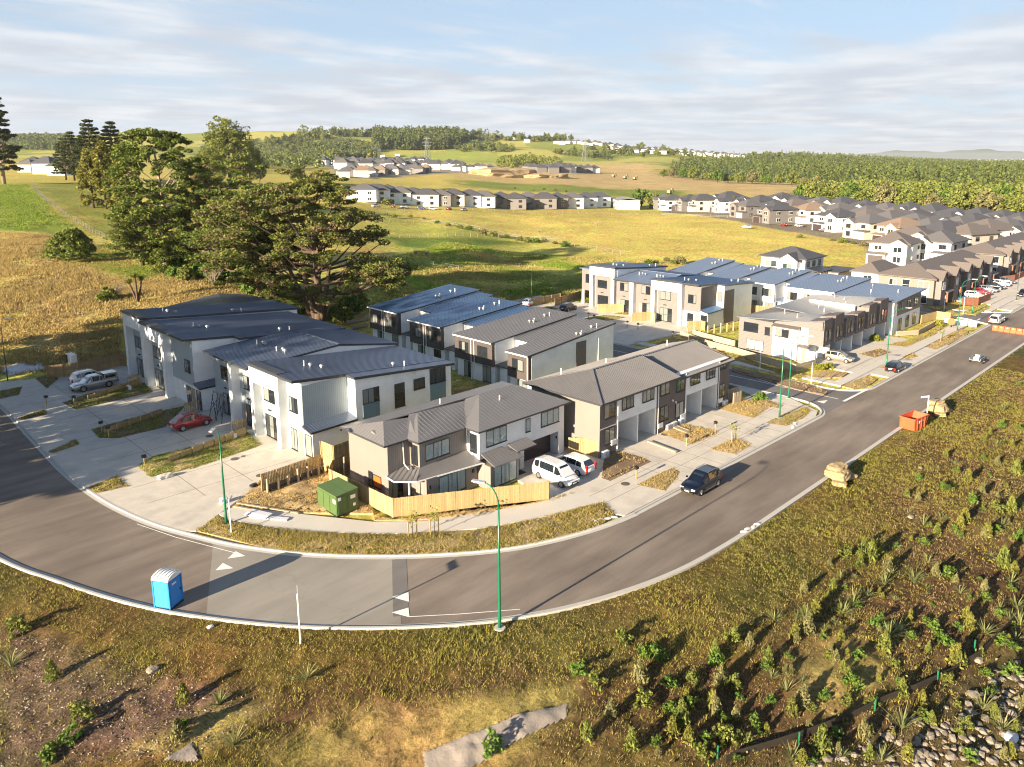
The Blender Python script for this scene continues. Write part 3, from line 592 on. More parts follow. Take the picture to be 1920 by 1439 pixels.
for P, m, tf in (
 ([(1437, 795), (1470, 778), (1512, 765), (1520, 772), (1508, 785), (1475, 801)], 'drygrass', (10, .12, 'blade_green')),
 ([(1372, 688), (1520, 722), (1555, 738), (1545, 741), (1500, 733), (1372, 697)], 'mud', (3, .1, 'blade_dry')),
 ([(1370, 660), (1440, 690), (1500, 700), (1512, 708), (1495, 712), (1375, 676)], 'drygrass', (8, .12, 'blade_green')),
 ([(1405, 742), (1440, 752), (1470, 762), (1462, 768), (1420, 760)], 'drygrass', (6, .1, 'blade_dry')),
 ([(1518, 708), (1545, 697), (1590, 700), (1578, 709), (1535, 710)], 'straw', (4, .1, 'blade_dry')),
 ([(1576, 725), (1620, 708), (1645, 712), (1630, 723), (1600, 731)], 'drygrass', (6, .1, 'blade_dry')),
 ([(1648, 691), (1690, 680), (1686, 689), (1675, 694)], 'drygrass', (6, .1, 'blade_dry')),
 ([(1690, 671), (1710, 663), (1722, 670), (1700, 675)], 'drygrass', (6, .1, 'blade_dry')),
 ([(1735, 652), (1790, 622), (1800, 618), (1815, 622), (1812, 632), (1755, 657)], 'drygrass', (6, .1, 'blade_dry')),
 ([(1610, 665), (1650, 655), (1672, 662), (1640, 672)], 'mud', (4, .1, 'blade_dry')),
 ([(1660, 648), (1700, 640), (1770, 610), (1755, 628), (1700, 652)], 'drygrass', (6, .12, 'blade_green')),
 ([(1800, 588), (1830, 592), (1858, 578), (1846, 570)], 'drygrass', (6, .12, 'blade_lush')),
 ([(1838, 533), (1870, 533), (1866, 538), (1842, 540)], 'drygrass', (6, .12, 'blade_lush')),
 ([(1722, 572), (1740, 567), (1795, 588), (1780, 592)], 'drygrass', (6, .12, 'blade_green')),
 ([(1180, 592), (1262, 562), (1230, 566), (1150, 590)], 'drygrass', (6, .14, 'blade_green'))):
    bed(px(P), m, .13, 'verge', tuft=tf)
# lawns between drives of the row across the side road
bed([(96, 99.5), (108, 99), (108, 102.5), (100, 102.5)], 'drygrass', .13, 'garden_bed', tuft=(8, .14, 'blade_lush')); bed([(98.5, 86.2), (110.5, 84.5), (109.5, 88.6), (100, 89.8)], 'drygrass', .13, 'garden_bed', tuft=(8, .14, 'blade_lush'))
bed([(97.3, 55), (100, 55), (103, 69), (97.3, 69)], 'drygrass', .12, 'garden_bed', tuft=(7, .16, 'blade_green'))
# ------------------------------------------------------------------ building parts
def fb(mb, face, pl, u0, u1, z0, z1, d0, d1):
    """box on a wall: face tells where the wall looks, pl its plane, u along it, d0..d1 how far it stands out"""
    s = -1 if face[0] == '-' else 1; a, b = pl + s * d0, pl + s * d1
    if face[1] == 'x': return mb.box(a, b, u0, u1, z0, z1)
    return mb.box(u0, u1, a, b, z0, z1)
WR = random.Random(3)
def window(par, face, pl, u0, u1, z0, z1, n=3, gl='glass_dark', bars=0, fr='frame_dark', curtain=False, name='window', open_=None):
    if u0 > u1: u0, u1 = u1, u0
    mb = MB(); w = .05; D0, D1 = .035, .075
    fb(mb, face, pl, u0, u1, z0, z0 + w, D0, D1); fb(mb, face, pl, u0, u1, z1 - w, z1, D0, D1)
    fb(mb, face, pl, u0, u0 + w, z0 + w, z1 - w, D0, D1); fb(mb, face, pl, u1 - w, u1, z0 + w, z1 - w, D0, D1)
    for i in range(1, n):
        u = u0 + (u1 - u0) * i / n; fb(mb, face, pl, u - w / 2, u + w / 2, z0 + w, z1 - w, D0, D1)
    for i in range(1, bars + 1):
        z = z0 + (z1 - z0) * i / (bars + 1); fb(mb, face, pl, u0 + w, u1 - w, z - w / 2, z + w / 2, D0, D1 - .01)
    fb(mb, face, pl, u0 - .04, u1 + .04, z0 - .05, z0, D0, D1 + .05)
    o = obj(name, mb, fr, par)
    if curtain:
        c = MB(); k = max(6, int((u1 - u0) / .14))
        for i in range(k):
            a = u0 + w + (u1 - u0 - 2 * w) * i / k; b = u0 + w + (u1 - u0 - 2 * w) * (i + 1) / k
            if k * .42 < i < k * .52: continue
            fb(c, face, pl, a + .01, b, z0 + w, z1 - w, .03, .045 if i % 2 else .038)
        obj('curtain', c, 'curtain', o)
        p = MB(); fb(p, face, pl, u0 + w, u1 - w, z0 + w, z1 - w, .05, .056); obj('pane', p, 'glass_clear', o)
    else:
        k = n if (u1 - u0) > .9 else 1
        for i in range(k):
            a = u0 + (u1 - u0) * i / k; b = u0 + (u1 - u0) * (i + 1) / k; p = MB()
            fb(p, face, pl, a + .03, b - .03, z0 + w, z1 - w, .036, .05 + .006 * (i % 2)); obj('pane', p, 'glass_pale' if WR.random() < .45 else gl, o)
    return o
def part(par, name, mt, *boxes, **kw):
    if len(boxes) > 1 and name in ('carport_wall', 'carport_post', 'panel', 'ground_wall', 'door_surround', 'wall_lamp', 'wing_wall'):
        for b in boxes: o = part(par, name, mt, b, **kw)
        return o
    mb = MB()
    for b in boxes:
        if b[0] == 'f': fb(mb, *b[1:])
        elif b[0] == 'h': mb.hexa(*b[1:])
        else: mb.box(*b)
    return obj(name, mb, mt, par, **kw)
def clip_line(P, a, d):
    """part of the line a+t*d inside the convex polygon P (2D)"""
    t0, t1 = -1e9, 1e9; n = len(P)
    for i in range(n):
        p, q = P[i], P[(i + 1) % n]; ex, ey = q[0] - p[0], q[1] - p[1]; nx, ny = -ey, ex
        den = nx * d[0] + ny * d[1]; num = nx * (p[0] - a[0]) + ny * (p[1] - a[1])
        if abs(den) < 1e-9:
            if num > 0: return None
            continue
        t = num / den
        if den > 0: t0 = max(t0, t)
        else: t1 = min(t1, t)
    return (t0, t1) if t1 > t0 + .05 else None
def roof(par, mt, faces, th=.10, rib=.45, name='roof', rh=.035, ribdir=None):
    """faces: planar convex polygons, each with real edges; standing ribs run down the slope"""
    mb = MB(); rb = MB()
    for P in faces:
        P = [Vector(p) for p in P]; n = Vector((0, 0, 0))
        for i in range(len(P)): n += P[i].cross(P[(i + 1) % len(P)])
        if n.z < 0: P = P[::-1]; n = -n
        n.normalize(); mb.slab([tuple(p) for p in P], th)
        if not rib: continue
        dd = Vector((n.x, n.y)); dd = dd.normalized() if dd.length > 1e-3 else Vector((1, 0))
        if ribdir: dd = Vector(ribdir)
        ac = Vector((-dd.y, dd.x)); us = [p.xy.dot(ac) for p in P]; z_at = lambda x, y: P[0].z - (n.x * (x - P[0].x) + n.y * (y - P[0].y)) / n.z
        u = math.ceil(min(us) / rib) * rib + .01
        while u < max(us):
            a = ac * u; c = clip_line([p.xy for p in P], a, dd)
            if c:
                A_ = a + dd * c[0]; B_ = a + dd * c[1]; w = ac * .03
                q = [(A_ - w), (B_ - w), (B_ + w), (A_ + w)]
                q = [(p.x, p.y, z_at(p.x, p.y) + rh) for p in q]; rb.slab(q if (Vector(q[1]) - Vector(q[0])).cross(Vector(q[2]) - Vector(q[1])).z > 0 else q[::-1], rh)
            u += rib
    o = obj(name, mb, mt, par)
    if rb.v: obj('roof_rib', rb, mt, o, kind='stuff')
    return o
def eaves(par, pts, h=.18, w=.05, mt='fascia', name='fascia'):
    mb = MB()
    for a, b in zip(pts[:-1], pts[1:]): mb.obar((a[0], a[1], a[2] - h / 2 + .02), (b[0], b[1], b[2] - h / 2 + .02), w, h)
    return obj(name, mb, mt, par)
def gutter(par, a, b, mt='pipe_white'): return obj('gutter', MB().obar(a, b, .13, .11), mt, par)
def downpipe(par, x, y, z0, z1, mt='pipe_white'): return obj('downpipe', MB().tube([(x, y, z0), (x, y, z1)], .05, 8), mt, par)
def vent(par, x, y, z, kind=0):
    if kind == 0: obj('vent_pipe', MB().tube([(x, y, z - .1), (x, y, z + .55)], .06, 8), 'pipe_white', par)
    else:
        mb = MB(); mb.tube([(x, y, z - .1), (x, y, z + .16), (x, y, z + .2), (x, y, z + .36), (x, y, z + .42)], [.13, .13, .24, .20, .06], 10); obj('roof_vent', mb, 'galv', par)
def ac_unit(par, face, pl, u, z):
    mb = MB(); fb(mb, face, pl, u, u + .85, z, z + .65, .06, .38); o = obj('heat_pump', mb, 'sign_white', par)
    g = MB(); s = -1 if face[0] == '-' else 1; c = (pl + s * .39)
    for r_ in (.25, .17, .09):
        P = [((c, u + .52 + r_ * math.cos(a), z + .33 + r_ * math.sin(a)) if face[1] == 'x' else (u + .52 + r_ * math.cos(a), c, z + .33 + r_ * math.sin(a))) for a in np.linspace(0, 2 * math.pi, 13)]
        g.tube(P, .012, 4, False)
    obj('fan_grille', g, 'metal_dark', o)
# ------------------------------------------------------------------ townhouse block with four carports (front looks at the street)
def block_A():
    H = root('townhouse_block', 'long grey hip-roofed townhouse block with four open white carports facing the street', 'townhouse', (66.8, 49.5, 0))
    X0, X1, Y0, Y1, E_ = 54.9, 78.9, 44.9, 54.2, 5.8
    cols = [(57.85, 61.0), (61.15, 64.1), (70.0, 73.0), (73.15, 76.3)]
    part(H, 'wall', 'white_render', ('h', X0, X1, Y0 + 5.0, Y1, 0, E_), ('h', X0, X1, Y0, Y0 + 5.0, 3.1, E_ - .01))
    part(H, 'ground_wall', 'taupe_clad', (X0, 57.7, Y0 + .02, Y0 + 5, 0, 3.1), (64.25, 69.85, Y0 + .02, Y0 + 5, 0, 3.1), (76.45, X1, Y0 + .02, Y0 + 5, 0, 3.1))
    part(H, 'carport_wall', 'white_render', (57.7, 57.85, Y0, Y0 + 5, 0, 3.1), (61.0, 61.15, Y0, Y0 + 5, 0, 3.1), (64.1, 64.25, Y0, Y0 + 5, 0, 3.1), (69.85, 70.0, Y0, Y0 + 5, 0, 3.1), (73.0, 73.15, Y0, Y0 + 5, 0, 3.1), (76.3, 76.45, Y0, Y0 + 5, 0, 3.1))
    for a, b in ((X0, 57.45), (64.3, 69.8), (76.5, X1)):
        part(H, 'cladding', 'brown_clad', ('f', '-y', Y0, a, b, .15, E_ - .05, .0, .04))
    part(H, 'cladding', 'taupe_plain', ('f', '-x', X0, Y0 - .04, Y1, .1, 5.75, .0, .05))
    part(H, 'cladding', 'brown_clad', ('f', '+x', X1, Y0 - .04, Y1, .1, 5.75, .0, .05))
    part(H, 'trim', 'sign_white', ('f', '-y', Y0, X0, 57.45, 2.98, 3.06, .04, .06))
    for a, b, z0, z1, n in ((55.5, 57.1, 3.95, 5.55, 2), (58.3, 60.2, 4.2, 5.65, 3), (61.7, 63.7, 4.2, 5.65, 3), (64.9, 66.5, 4.2, 5.6, 2), (67.9, 69.4, 3.9, 5.4, 2), (70.6, 72.5, 4.1, 5.6, 3), (73.8, 75.7, 4.1, 5.6, 3), (76.75, 78.1, 4.7, 5.65, 2)):
        window(H, '-y', Y0 - .04, a, b, z0, z1, n, 'glass_green')
    for a, b, z0, z1 in ((55.6, 57.1, 1.25, 2.85), (64.9, 66.4, 1.3, 2.9), (67.8, 69.3, 1.0, 2.7), (76.75, 78.0, 1.3, 2.85)):
        window(H, '-y', Y0 - .04, a, b, z0, z1, 2, 'glass_green')
    for x in (57.55, 64.45, 69.62, 76.55): downpipe(H, x, Y0 - .12, .1, 5.75)
    for x in (55.1, 65.9, 66.9, 68.3, 77.5): ac_unit(H, '-y', Y0 - .04, x, .12)
    for x in (56.6, 64.55, 68.7, 76.7): part(H, 'meter_box', 'pipe_white', ('f', '-y', Y0 - .04, x, x + .75, 1.0 if x < 57 else .7, 1.5 if x < 57 else 1.2, 0, .18))
    part(H, 'wall_lamp', 'sign_white', ('f', '-y', Y0 - .04, 67.1, 67.25, 3.1, 3.3, 0, .12)); part(H, 'wall_lamp', 'sign_white', ('f', '-y', Y0 - .04, 67.7, 67.85, 2.75, 2.95, 0, .12))
    part(H, 'wall_lamp', 'sign_white', ('f', '-x', X0 - .05, 48.0, 48.2, 2.6, 2.8, 0, .14))
    ex0, ex1, ey0, ey1 = 54.3, 79.5, 44.25, 54.9; r1y, r1z = 49.6, 7.3
    # taller left roof with hips at both ends, lower right roof running into it with a gable end
    q = 67.7
    roof(H, 'roof_grey', [[(ex0, ey0, 5.85), (q, ey0, 5.85), (q, r1y, r1z), (59.2, r1y, r1z)], [(ex0, ey1, 5.85), (ex0, ey0, 5.85), (59.2, r1y, r1z)],
        [(q, ey1, 5.85), (ex0, ey1, 5.85), (59.2, r1y, r1z), (q, r1y, r1z)]], th=.14, rib=.24, rh=.04)
    roof(H, 'roof_grey', [[(q, ey0 + .2, 5.5), (ex1, ey0 + .2, 5.5), (ex1, 50.3, 6.9), (q, 50.3, 6.9)], [(ex1, ey1, 5.6), (q, ey1, 5.6), (q, 50.3, 6.9), (ex1, 50.3, 6.9)]], rib=.24, rh=.04)
    part(H, 'roof_step', 'roof_grey', ('h', q - .12, q - .02, ey0 + .1, r1y, 5.4, (5.8, 5.8, 7.22, 7.22)), ('h', q - .12, q - .02, r1y, ey1 - .1, 5.4, (7.22, 7.22, 5.8, 5.8)))
    part(H, 'gable', 'brown_clad', ('h', X1 - .1, X1, Y0, 50.3, 5.7, (5.8, 5.8, 6.85, 6.85)), ('h', X1 - .1, X1, 50.3, Y1, 5.7, (6.85, 6.85, 5.85, 5.85)))
    eaves(H, [(ex0, ey1, 5.85), (ex0, ey0, 5.85), (q, ey0, 5.85)]); eaves(H, [(q + .05, ey0 + .2, 5.5), (ex1, ey0 + .2, 5.5), (ex1, 50.3, 6.9), (ex1, ey1, 5.6)])
    obj('ridge_cap', MB().obar((59.2, r1y, r1z + .05), (q, r1y, r1z + .05), .3, .05).obar((ex0, ey0, 5.92), (59.2, r1y, r1z + .06), .25, .05).obar((ex0, ey1, 5.92), (59.2, r1y, r1z + .06), .25, .05).obar((q, 50.3, 6.95), (ex1, 50.3, 6.95), .3, .05), 'roof_grey', H)
    for x, y in ((57.5, 52.4), (64, 51.6), (76, 51.8)): vent(H, x, y, 6.7)
block_A()
# ------------------------------------------------------------------ stepped corner house
def house_D():
    H = root('corner_house', 'taupe and white two-storey house with stepped grey roofs and a dark garage door', 'house', (44.5, 52, 0))
    a = (34.9, 37.2, 51.6); b = (37.2, 42.5, 50.2); c = (42.5, 53.7, 48.5); Yb = 57.6; E_ = 5.3
    part(H, 'wall', 'taupe_plain', (a[0], a[1], a[2], Yb, 0, E_), (b[0], b[1], b[2], Yb, 0, E_)); part(H, 'wall', 'white_render', (c[0], c[1], c[2], Yb, 2.5, E_), (c[0], 46.4, c[2] + .4, Yb, 0, 2.5), (46.4, 53.6, 50.0, Yb, 0, 2.5), (52.9, 53.7, 48.5, 50.0, 0, 2.5), (47.6, 48.1, 48.5, 50, 0, 2.5))
    part(H, 'cladding', 'taupe_clad', ('f', '-y', a[2], a[0] - .04, a[1], .1, E_, 0, .05)); part(H, 'cladding', 'taupe_clad', ('f', '-y', b[2], b[0], b[1], 2.3, E_, 0, .05))
    part(H, 'cladding', 'taupe_plain', ('f', '-x', b[0], b[2] - .05, a[2] - .06, 2.6, E_, 0, .05))
    part(H, 'cladding', 'taupe_plain', ('f', '-x', a[0], a[2], Yb, .1, E_, 0, .05))
    part(H, 'garage_door', 'garage_dark', (48.3, 52.85, 49.55, 49.62, .1, 2.45)); part(H, 'front_door', 'pale_sheet', (46.55, 47.5, 48.86, 48.92, .1, 2.3)); part(H, 'door_surround', 'brown_clad', (46.42, 46.55, 48.8, 49, .1, 2.5), (47.5, 47.62, 48.8, 49, .1, 2.5))
    # ground floor bay in front with its own lean-to roofs
    part(H, 'bay', 'taupe_clad', (36.7, 42.4, 48.7, 50.2, .05, 2.38), (42.45, 45.9, 47.0, 48.9, .05, 2.3))
    window(H, '-y', 48.7, 38.0, 41.0, .35, 2.2, 3, curtain=True, name='sliding_door'); window(H, '-y', 47.0, 42.8, 45.6, .3, 2.2, 3, curtain=True, name='sliding_door', bars=0)
    for x in (36.9, 41.8): part(H, 'wall_lamp', 'black_plastic', ('f', '-y', 48.7, x, x + .18, 1.5, 1.8, 0, .12))
    window(H, '-y', b[2] - .05, 37.75, 40.4, 3.35, 4.8, 3, curtain=True); window(H, '-y', c[2], 43.3, 45.8, 3.5, 5.0, 3, curtain=True)
    window(H, '-y', c[2], 48.3, 48.9, 3.6, 4.9, 1, curtain=True); window(H, '-y', c[2], 50.4, 52.9, 3.55, 5.0, 3, curtain=True)
    window(H, '-x', b[0] - .05, 50.4, 51.2, 3.1, 4.8, 2); window(H, '-x', c[0], 48.8, 49.7, 3.1, 4.8, 1)
    window(H, '-x', a[0] - .05, 52.6, 53.8, .9, 2.0, 1, gl='poster'); window(H, '-x', a[0] - .05, 53.9, 54.5, .8, 2.1, 1)
    window(H, '-y', a[2] - .05, 35.2, 36.3, .3, 2.2, 2, name='porch_door'); part(H, 'porch_post', 'pipe_white', (35.5, 35.62, 49.5, 49.62, .05, 2.4))
    roof(H, 'roof_grey', [[(35.9, 49.0, 2.4), (42.5, 48.05, 2.4), (42.45, 50.12, 3.1), (37.1, 50.12, 2.95)], [(34.6, 50.4, 2.4), (35.9, 49.0, 2.4), (37.1, 50.12, 2.95), (36.6, 51.5, 2.9), (34.6, 51.5, 2.5)]], rib=.42, rh=.018, name='lower_roof')
    roof(H, 'roof_grey', [[(42.6, 46.6, 2.4), (46.2, 46.6, 2.4), (45.2, 48.45, 3.1), (42.6, 48.45, 3.1)], [(46.2, 46.6, 2.4), (46.2, 48.45, 2.4), (45.2, 48.45, 3.1)]], rib=.42, rh=.018, name='lower_roof')
    roof(H, 'roof_grey', [[(45.9, 47.1, 2.75), (48.4, 47.1, 2.75), (48.4, 48.45, 3.1), (45.9, 48.45, 3.1)]], rib=.42, rh=.018, name='porch_roof')
    eaves(H, [(34.6, 51.5, 2.5), (34.6, 50.4, 2.4), (35.9, 49.0, 2.4), (42.5, 48.05, 2.4)], .12, mt='pipe_white', name='gutter'); eaves(H, [(45.9, 47.1, 2.75), (48.4, 47.1, 2.75), (48.4, 48.4, 3.05)], .1)
    for x, y, z in ((36.35, 51.4, 5.2), (42.3, 50.0, 5.2)): obj('downpipe', MB().tube([(x, y, z), (x, y - .1, 3.2), (x - .2, y - 1.0, 3.0)], .05), 'pipe_white', H)
    downpipe(H, 42.5, 47.9, .1, 2.4)
    # main roof: long ridge with three front wings stepping forward, hipped at each step
    Z = 5.35; o = .45; rg = 6.55; yr = 54.3; ye = Yb + .5
    roof(H, 'roof_grey', [
      [(a[0] - .6, a[2] - o, Z), (b[0] - .3, a[2] - o, Z), (38.9, 53.6, rg - .35), (36.2, 54.0, rg - .15)],
      [(b[0] - o, b[2] - o, Z), (c[0] - .3, b[2] - o, Z), (44.9, 53.2, rg - .1), (39.6, 53.6, rg - .1)],
      [(c[0] - o, c[2] - o, Z), (c[1] + .5, c[2] - o, Z), (51.0, 52.9, rg + .25), (46.4, 52.9, rg + .25)],
      [(b[0] - o, 51.6, Z + .05), (b[0] - o, b[2] - o, Z), (39.6, 53.6, rg - .1), (38.8, 53.8, rg - .1)],
      [(c[0] - o, 50.2, Z + .05), (c[0] - o, c[2] - o, Z), (46.4, 52.9, rg + .25), (45.0, 53.3, rg)],
      [(c[1] + .5, c[2] - o, Z), (c[1] + .5, ye, Z), (51.0, 52.9, rg + .25)]], rib=.42, rh=.018)
    roof(H, 'roof_grey', [[(c[1] + .5, ye, Z), (a[0] - .6, ye, Z), (36.2, 54.0, rg - .15), (44.0, 53.5, rg + .02), (51.0, 52.9, rg + .25)]], rib=0)
    roof(H, 'roof_grey', [[(a[0] - .6, ye, Z), (a[0] - .6, a[2] - o, Z), (36.2, 54.0, rg - .15)]], rib=.42, rh=.018)
    part(H, 'gable', 'taupe_plain', ('h', a[0], 36.3, a[2] + .1, 53.9, 5.2, (5.2, 5.25, 5.9, 5.9)), ('h', 41, 51, 53.2, 54.2, 5.2, 5.85))
    eaves(H, [(a[0] - .6, ye, Z), (a[0] - .6, a[2] - o, Z), (b[0] - .45, a[2] - o, Z), (b[0] - o, b[2] - o, Z), (c[0] - .45, b[2] - o, Z), (c[0] - o, c[2] - o, Z), (c[1] + .5, c[2] - o, Z), (c[1] + .5, ye, Z)], .15)
    vent(H, 47.6, 51.3, 6.2); vent(H, 43, 54.6, 6.2)
    part(H, 'door_mat', 'black_plastic', (46.3, 47.5, 47.6, 48.4, .1, .13)); part(H, 'wall_lamp', 'black_plastic', ('f', '-x', 52.9, 48.7, 48.8, 1.7, 1.95, 0, .1))
house_D()
# ------------------------------------------------------------------ rows with tall white portal frames
def portal(H, x, y0, y1, z1, zo, d=1.0, w=.75, hh=1.9):
    part(H, 'portal_frame', 'white_render', (x, x + d, y0, y0 + w, 0, z1 - hh), (x, x + d, y1 - w, y1, 0, z1 - hh), (x, x + d, y0, y1, z1 - hh, z1))
    part(H, 'capping', 'fascia', (x - .05, x + d, y0 - .05, y1 + .05, z1, z1 + .07))
def portal_unit(name, lab, x, y0, y1, xb, zf, zb, skin, side, rf, pw=(None, None), lean=True, sidewin=True, sheet_='pale_panel', deep=None, blend='glass_dark', front='pale_sheet'):
    """x: portal plane; y0..y1 whole unit (the y0 side looks at the camera); portal over pw; behind it a recessed front; lean-to at the y0 corner"""
    H = root(name, lab, 'townhouse', ((x + xb) / 2, (y0 + y1) / 2, 0)); xf = x + .95; pa, pb = pw; ys = y0 + (1.5 if lean else 0); xl = x + 6.0
    top = lambda xx: zf + (zb - zf) * (xx - x) / (xb - x) - .16
    part(H, 'wall', 'white_render', ('h', xl, xb, y0, y1, 0, (top(xl), top(xb), top(xb), top(xl))), ('h', xf, xl, ys, y1, 0, (top(xf), top(xl), top(xl), top(xf))))
    if pa is not None: portal(H, x, pa, pb, zf, 0)
    part(H, 'cladding', front, ('f', '-x', xf, ys + .02, (pa if pa is not None else y1) - .02, 2.75, top(xf) - .1, 0, .05))
    if pa is not None: part(H, 'cladding', front, ('f', '-x', xf, pa + .8, pb - .8, .1, zf - 2.0, 0, .04))
    if lean:
        part(H, 'cladding', side, ('f', '-y', ys, xf - .03, xl - .02, 3.15, top(xl) - .1, 0, .05))
        part(H, 'lean_to', 'white_render', ('h', x + 1.0, xl - .02, y0, ys - .05, 0, (2.85, 2.95, 3.1, 3.05)))
        roof(H, rf, [[(x + .7, y0 - .25, 2.9), (xl, y0 - .25, 3.05), (xl, ys - .06, 3.4), (x + .7, ys - .06, 3.25)]], rib=.3, name='lower_roof', ribdir=(0, 1)); eaves(H, [(x + .7, ys - .2, 3.25), (x + .7, y0 - .25, 2.9), (xl, y0 - .25, 3.05)], .2)
        window(H, '-x', x + 1.0, y0 + .12, ys - .15, .2, 2.4, 1, name='glazed_door')
        window(H, '-x', xf - .05, ys + .9, ys + 2.5, 4.2, 5.7, 3, blend)
        part(H, 'front_door', 'door_taupe', ('f', '-x', xf, ys + .25, ys + 1.15, .1, 2.4, 0, .05)); window(H, '-x', xf, ys + 1.35, ys + 2.6, .15, 2.4, 2, blend, name='glazed_door')
    if pa is not None:
        m_ = pb - 2.5
        window(H, '-x', xf - .04, m_ - 1.15, m_ + 1.15, 4.1, 5.6, 2, blend); window(H, '-x', xf - .04, m_ - 1.5, m_ + 1.1, .2, 2.6, 3, blend, bars=1, name='sliding_door')
        part(H, 'wall_lamp', 'black_plastic', ('f', '-x', xf - .04, m_ - .3, m_ + .3, 3.1, 3.22, 0, .15))
    # roof: two wide slopes falling to the back, a narrow lower strip along the camera side
    yl = ys - .25
    roof(H, rf, [[(x - .12, y0 + (y1 - y0) * .0 + (ys - y0) - .15, zf + .02), (xb + .4, y0 + (ys - y0) - .15, zb), (xb + .4, y1 + .1, zb), (x - .12, y1 + .1, zf + .02)]], rib=.45)
    if lean: roof(H, rf, [[(xl - .2, y0 - .2, top(xl) + .10), (xb + .4, y0 - .2, zb - .06), (xb + .4, ys - .16, zb - .03), (xl - .2, ys - .16, top(xl) + .13)]], rib=.45)
    ya = y0 - .2 if lean else ys - .15
    eaves(H, [(x - .12, y1 + .1, zf), (x - .12, ys - .15, zf), (xl - .2, ys - .15, top(xl) + .12), (xl - .2, ya, top(xl) + .1), (xb + .4, ya, zb - .05), (xb + .4, y1 + .1, zb)], .26, .06)
    gutter(H, (xb + .45, ya, zb - .12), (xb + .45, y1, zb - .12))
    zz = lambda xx: zf + (zb - zf) * (xx - x) / (xb - x)
    yy = (ys + y1) / 2
    vent(H, x + 4.2, yy + .6, zz(x + 4.2), 0); vent(H, x + 4.6, yy, zz(x + 4.6), 1); vent(H, x + 5.2, yy - 1.2, zz(x + 5.2), 1); vent(H, x + 12.2, ys + .7, zz(x + 12.2), 1); vent(H, x + 13.1, ys - .1, zz(x + 13), 0)
    return H
def gable_unit(name, lab, x, y0, y1, xb, zf, xr, zr, zb, rf, front, piers, blend='glass_dark'):
    H = root(name, lab, 'townhouse', ((x + xb) / 2, (y0 + y1) / 2, 0)); xf = x + .9
    part(H, 'wall', 'white_render', ('h', xf, xr, y0, y1, 0, (zf - .16, zr - .16, zr - .16, zf - .16)), ('h', xr, xb, y0, y1, 0, (zr - .16, zb - .16, zb - .16, zr - .16)))
    part(H, 'cladding', front, ('f', '-x', xf, y0 + .02, y1 - .02, .1, zf - .3, 0, .05))
    for p in piers: part(H, 'pier', 'white_render', (x - .1, xf - .06, p, p + .85, 0, zf - .15))
    L_ = [y0] + [p for p in piers] + [y1]
    for k, (a, b) in enumerate(zip(L_[:-1], L_[1:])):
        a2 = a + (.95 if k else .2); m_ = (a2 + b) / 2
        if b - a2 < 1.6: continue
        window(H, '-x', xf - .05, m_ - .95, m_ + .95, 4.3, 5.8, 2, blend); window(H, '-x', xf - .05, m_ - 1.2, m_ + .7, .2, 2.6, 2, blend, bars=1, name='glazed_door')
        part(H, 'front_door', 'door_taupe', ('f', '-x', xf, m_ + .8, m_ + 1.5, .1, 2.4, 0, .08)); part(H, 'wall_lamp', 'black_plastic', ('f', '-x', xf - .05, m_ - .3, m_ + .3, 3.2, 3.32, 0, .15))
    roof(H, rf, [[(x - .3, y0 - .1, zf), (xr, y0 - .1, zr), (xr, y1 + .1, zr), (x - .3, y1 + .1, zf)], [(xr, y0 - .1, zr), (xb + .4, y0 - .1, zb), (xb + .4, y1 + .1, zb), (xr, y1 + .1, zr)]], rib=.45)
    eaves(H, [(xb + .4, y1, zb), (xr, y1 + .1, zr), (x - .3, y1 + .1, zf), (x - .3, y0 - .1, zf), (xr, y0 - .1, zr), (xb + .4, y0 - .1, zb)], .22, .06)
    zz = lambda xx: zf + (zr - zf) * (xx - x) / (xr - x); m1, m2 = y0 + (y1 - y0) * .28, y0 + (y1 - y0) * .72
    for yy in (m1, m2): vent(H, x + 5.0, yy + .4, zz(x + 5), 0); vent(H, x + 5.6, yy, zz(x + 5.6), 1); vent(H, x + 5.4, yy - .8, zz(x + 5.4), 1)
    obj('ridge_cap', MB().obar((xr, y0 - .1, zr + .05), (xr, y1 + .1, zr + .05), .3, .05), rf, H)
    return H
# row on the left, seen from its sunlit front
N_ = portal_unit('portal_townhouse', 'white townhouse nearest the green box, its blue-grey ribbed side above a lean-to', 34.2, 64.7, 75.6, 52.6, 7.95, 6.45, 'w', 'pale_panel', 'roof_char', pw=(69.2, 75.5))
for a, b, z0, z1, n, bars in ((41.0, 43.0, 4.3, 5.85, 3, 0), (44.9, 46.2, 3.0, 5.6, 1, 2), (47.4, 48.9, 4.4, 5.6, 2, 0), (49.6, 51.8, 4.6, 6.3, 3, 0)): window(N_, '-y', 64.7, a, b, z0, z1, n, bars=bars)
part(N_, 'panel', 'panel_shade_tint', ('f', '-y', 64.7, 41.0, 43.0, 1.2, 4.2, 0, .05), ('f', '-y', 64.7, 49.6, 51.8, 1.8, 4.5, 0, .05))
part(N_, 'wall_lamp', 'sign_white', ('f', '-y', 64.7, 47.2, 47.35, 6.2, 6.35, 0, .15), ('f', '-y', 64.7, 47.7, 47.85, 6.25, 6.4, 0, .15)); part(N_, 'wall_lamp', 'black_plastic', ('f', '-y', 64.7, 38.3, 38.4, 2.2, 2.35, 0, .1))
gable_unit('gable_townhouse', 'middle townhouse of the left row with a gabled dark roof and white piers', 34.3, 75.8, 86.6, 53.0, 7.3, 45.2, 8.0, 6.7, 'roof_char', 'pale_sheet', [79.9])
portal_unit('portal_townhouse', 'white portal townhouse between the gabled unit and the far left one', 32.6, 86.9, 102.3, 52.5, 8.6, 7.0, 'w', 'white_render', 'roof_char', pw=(94.9, 102.2))
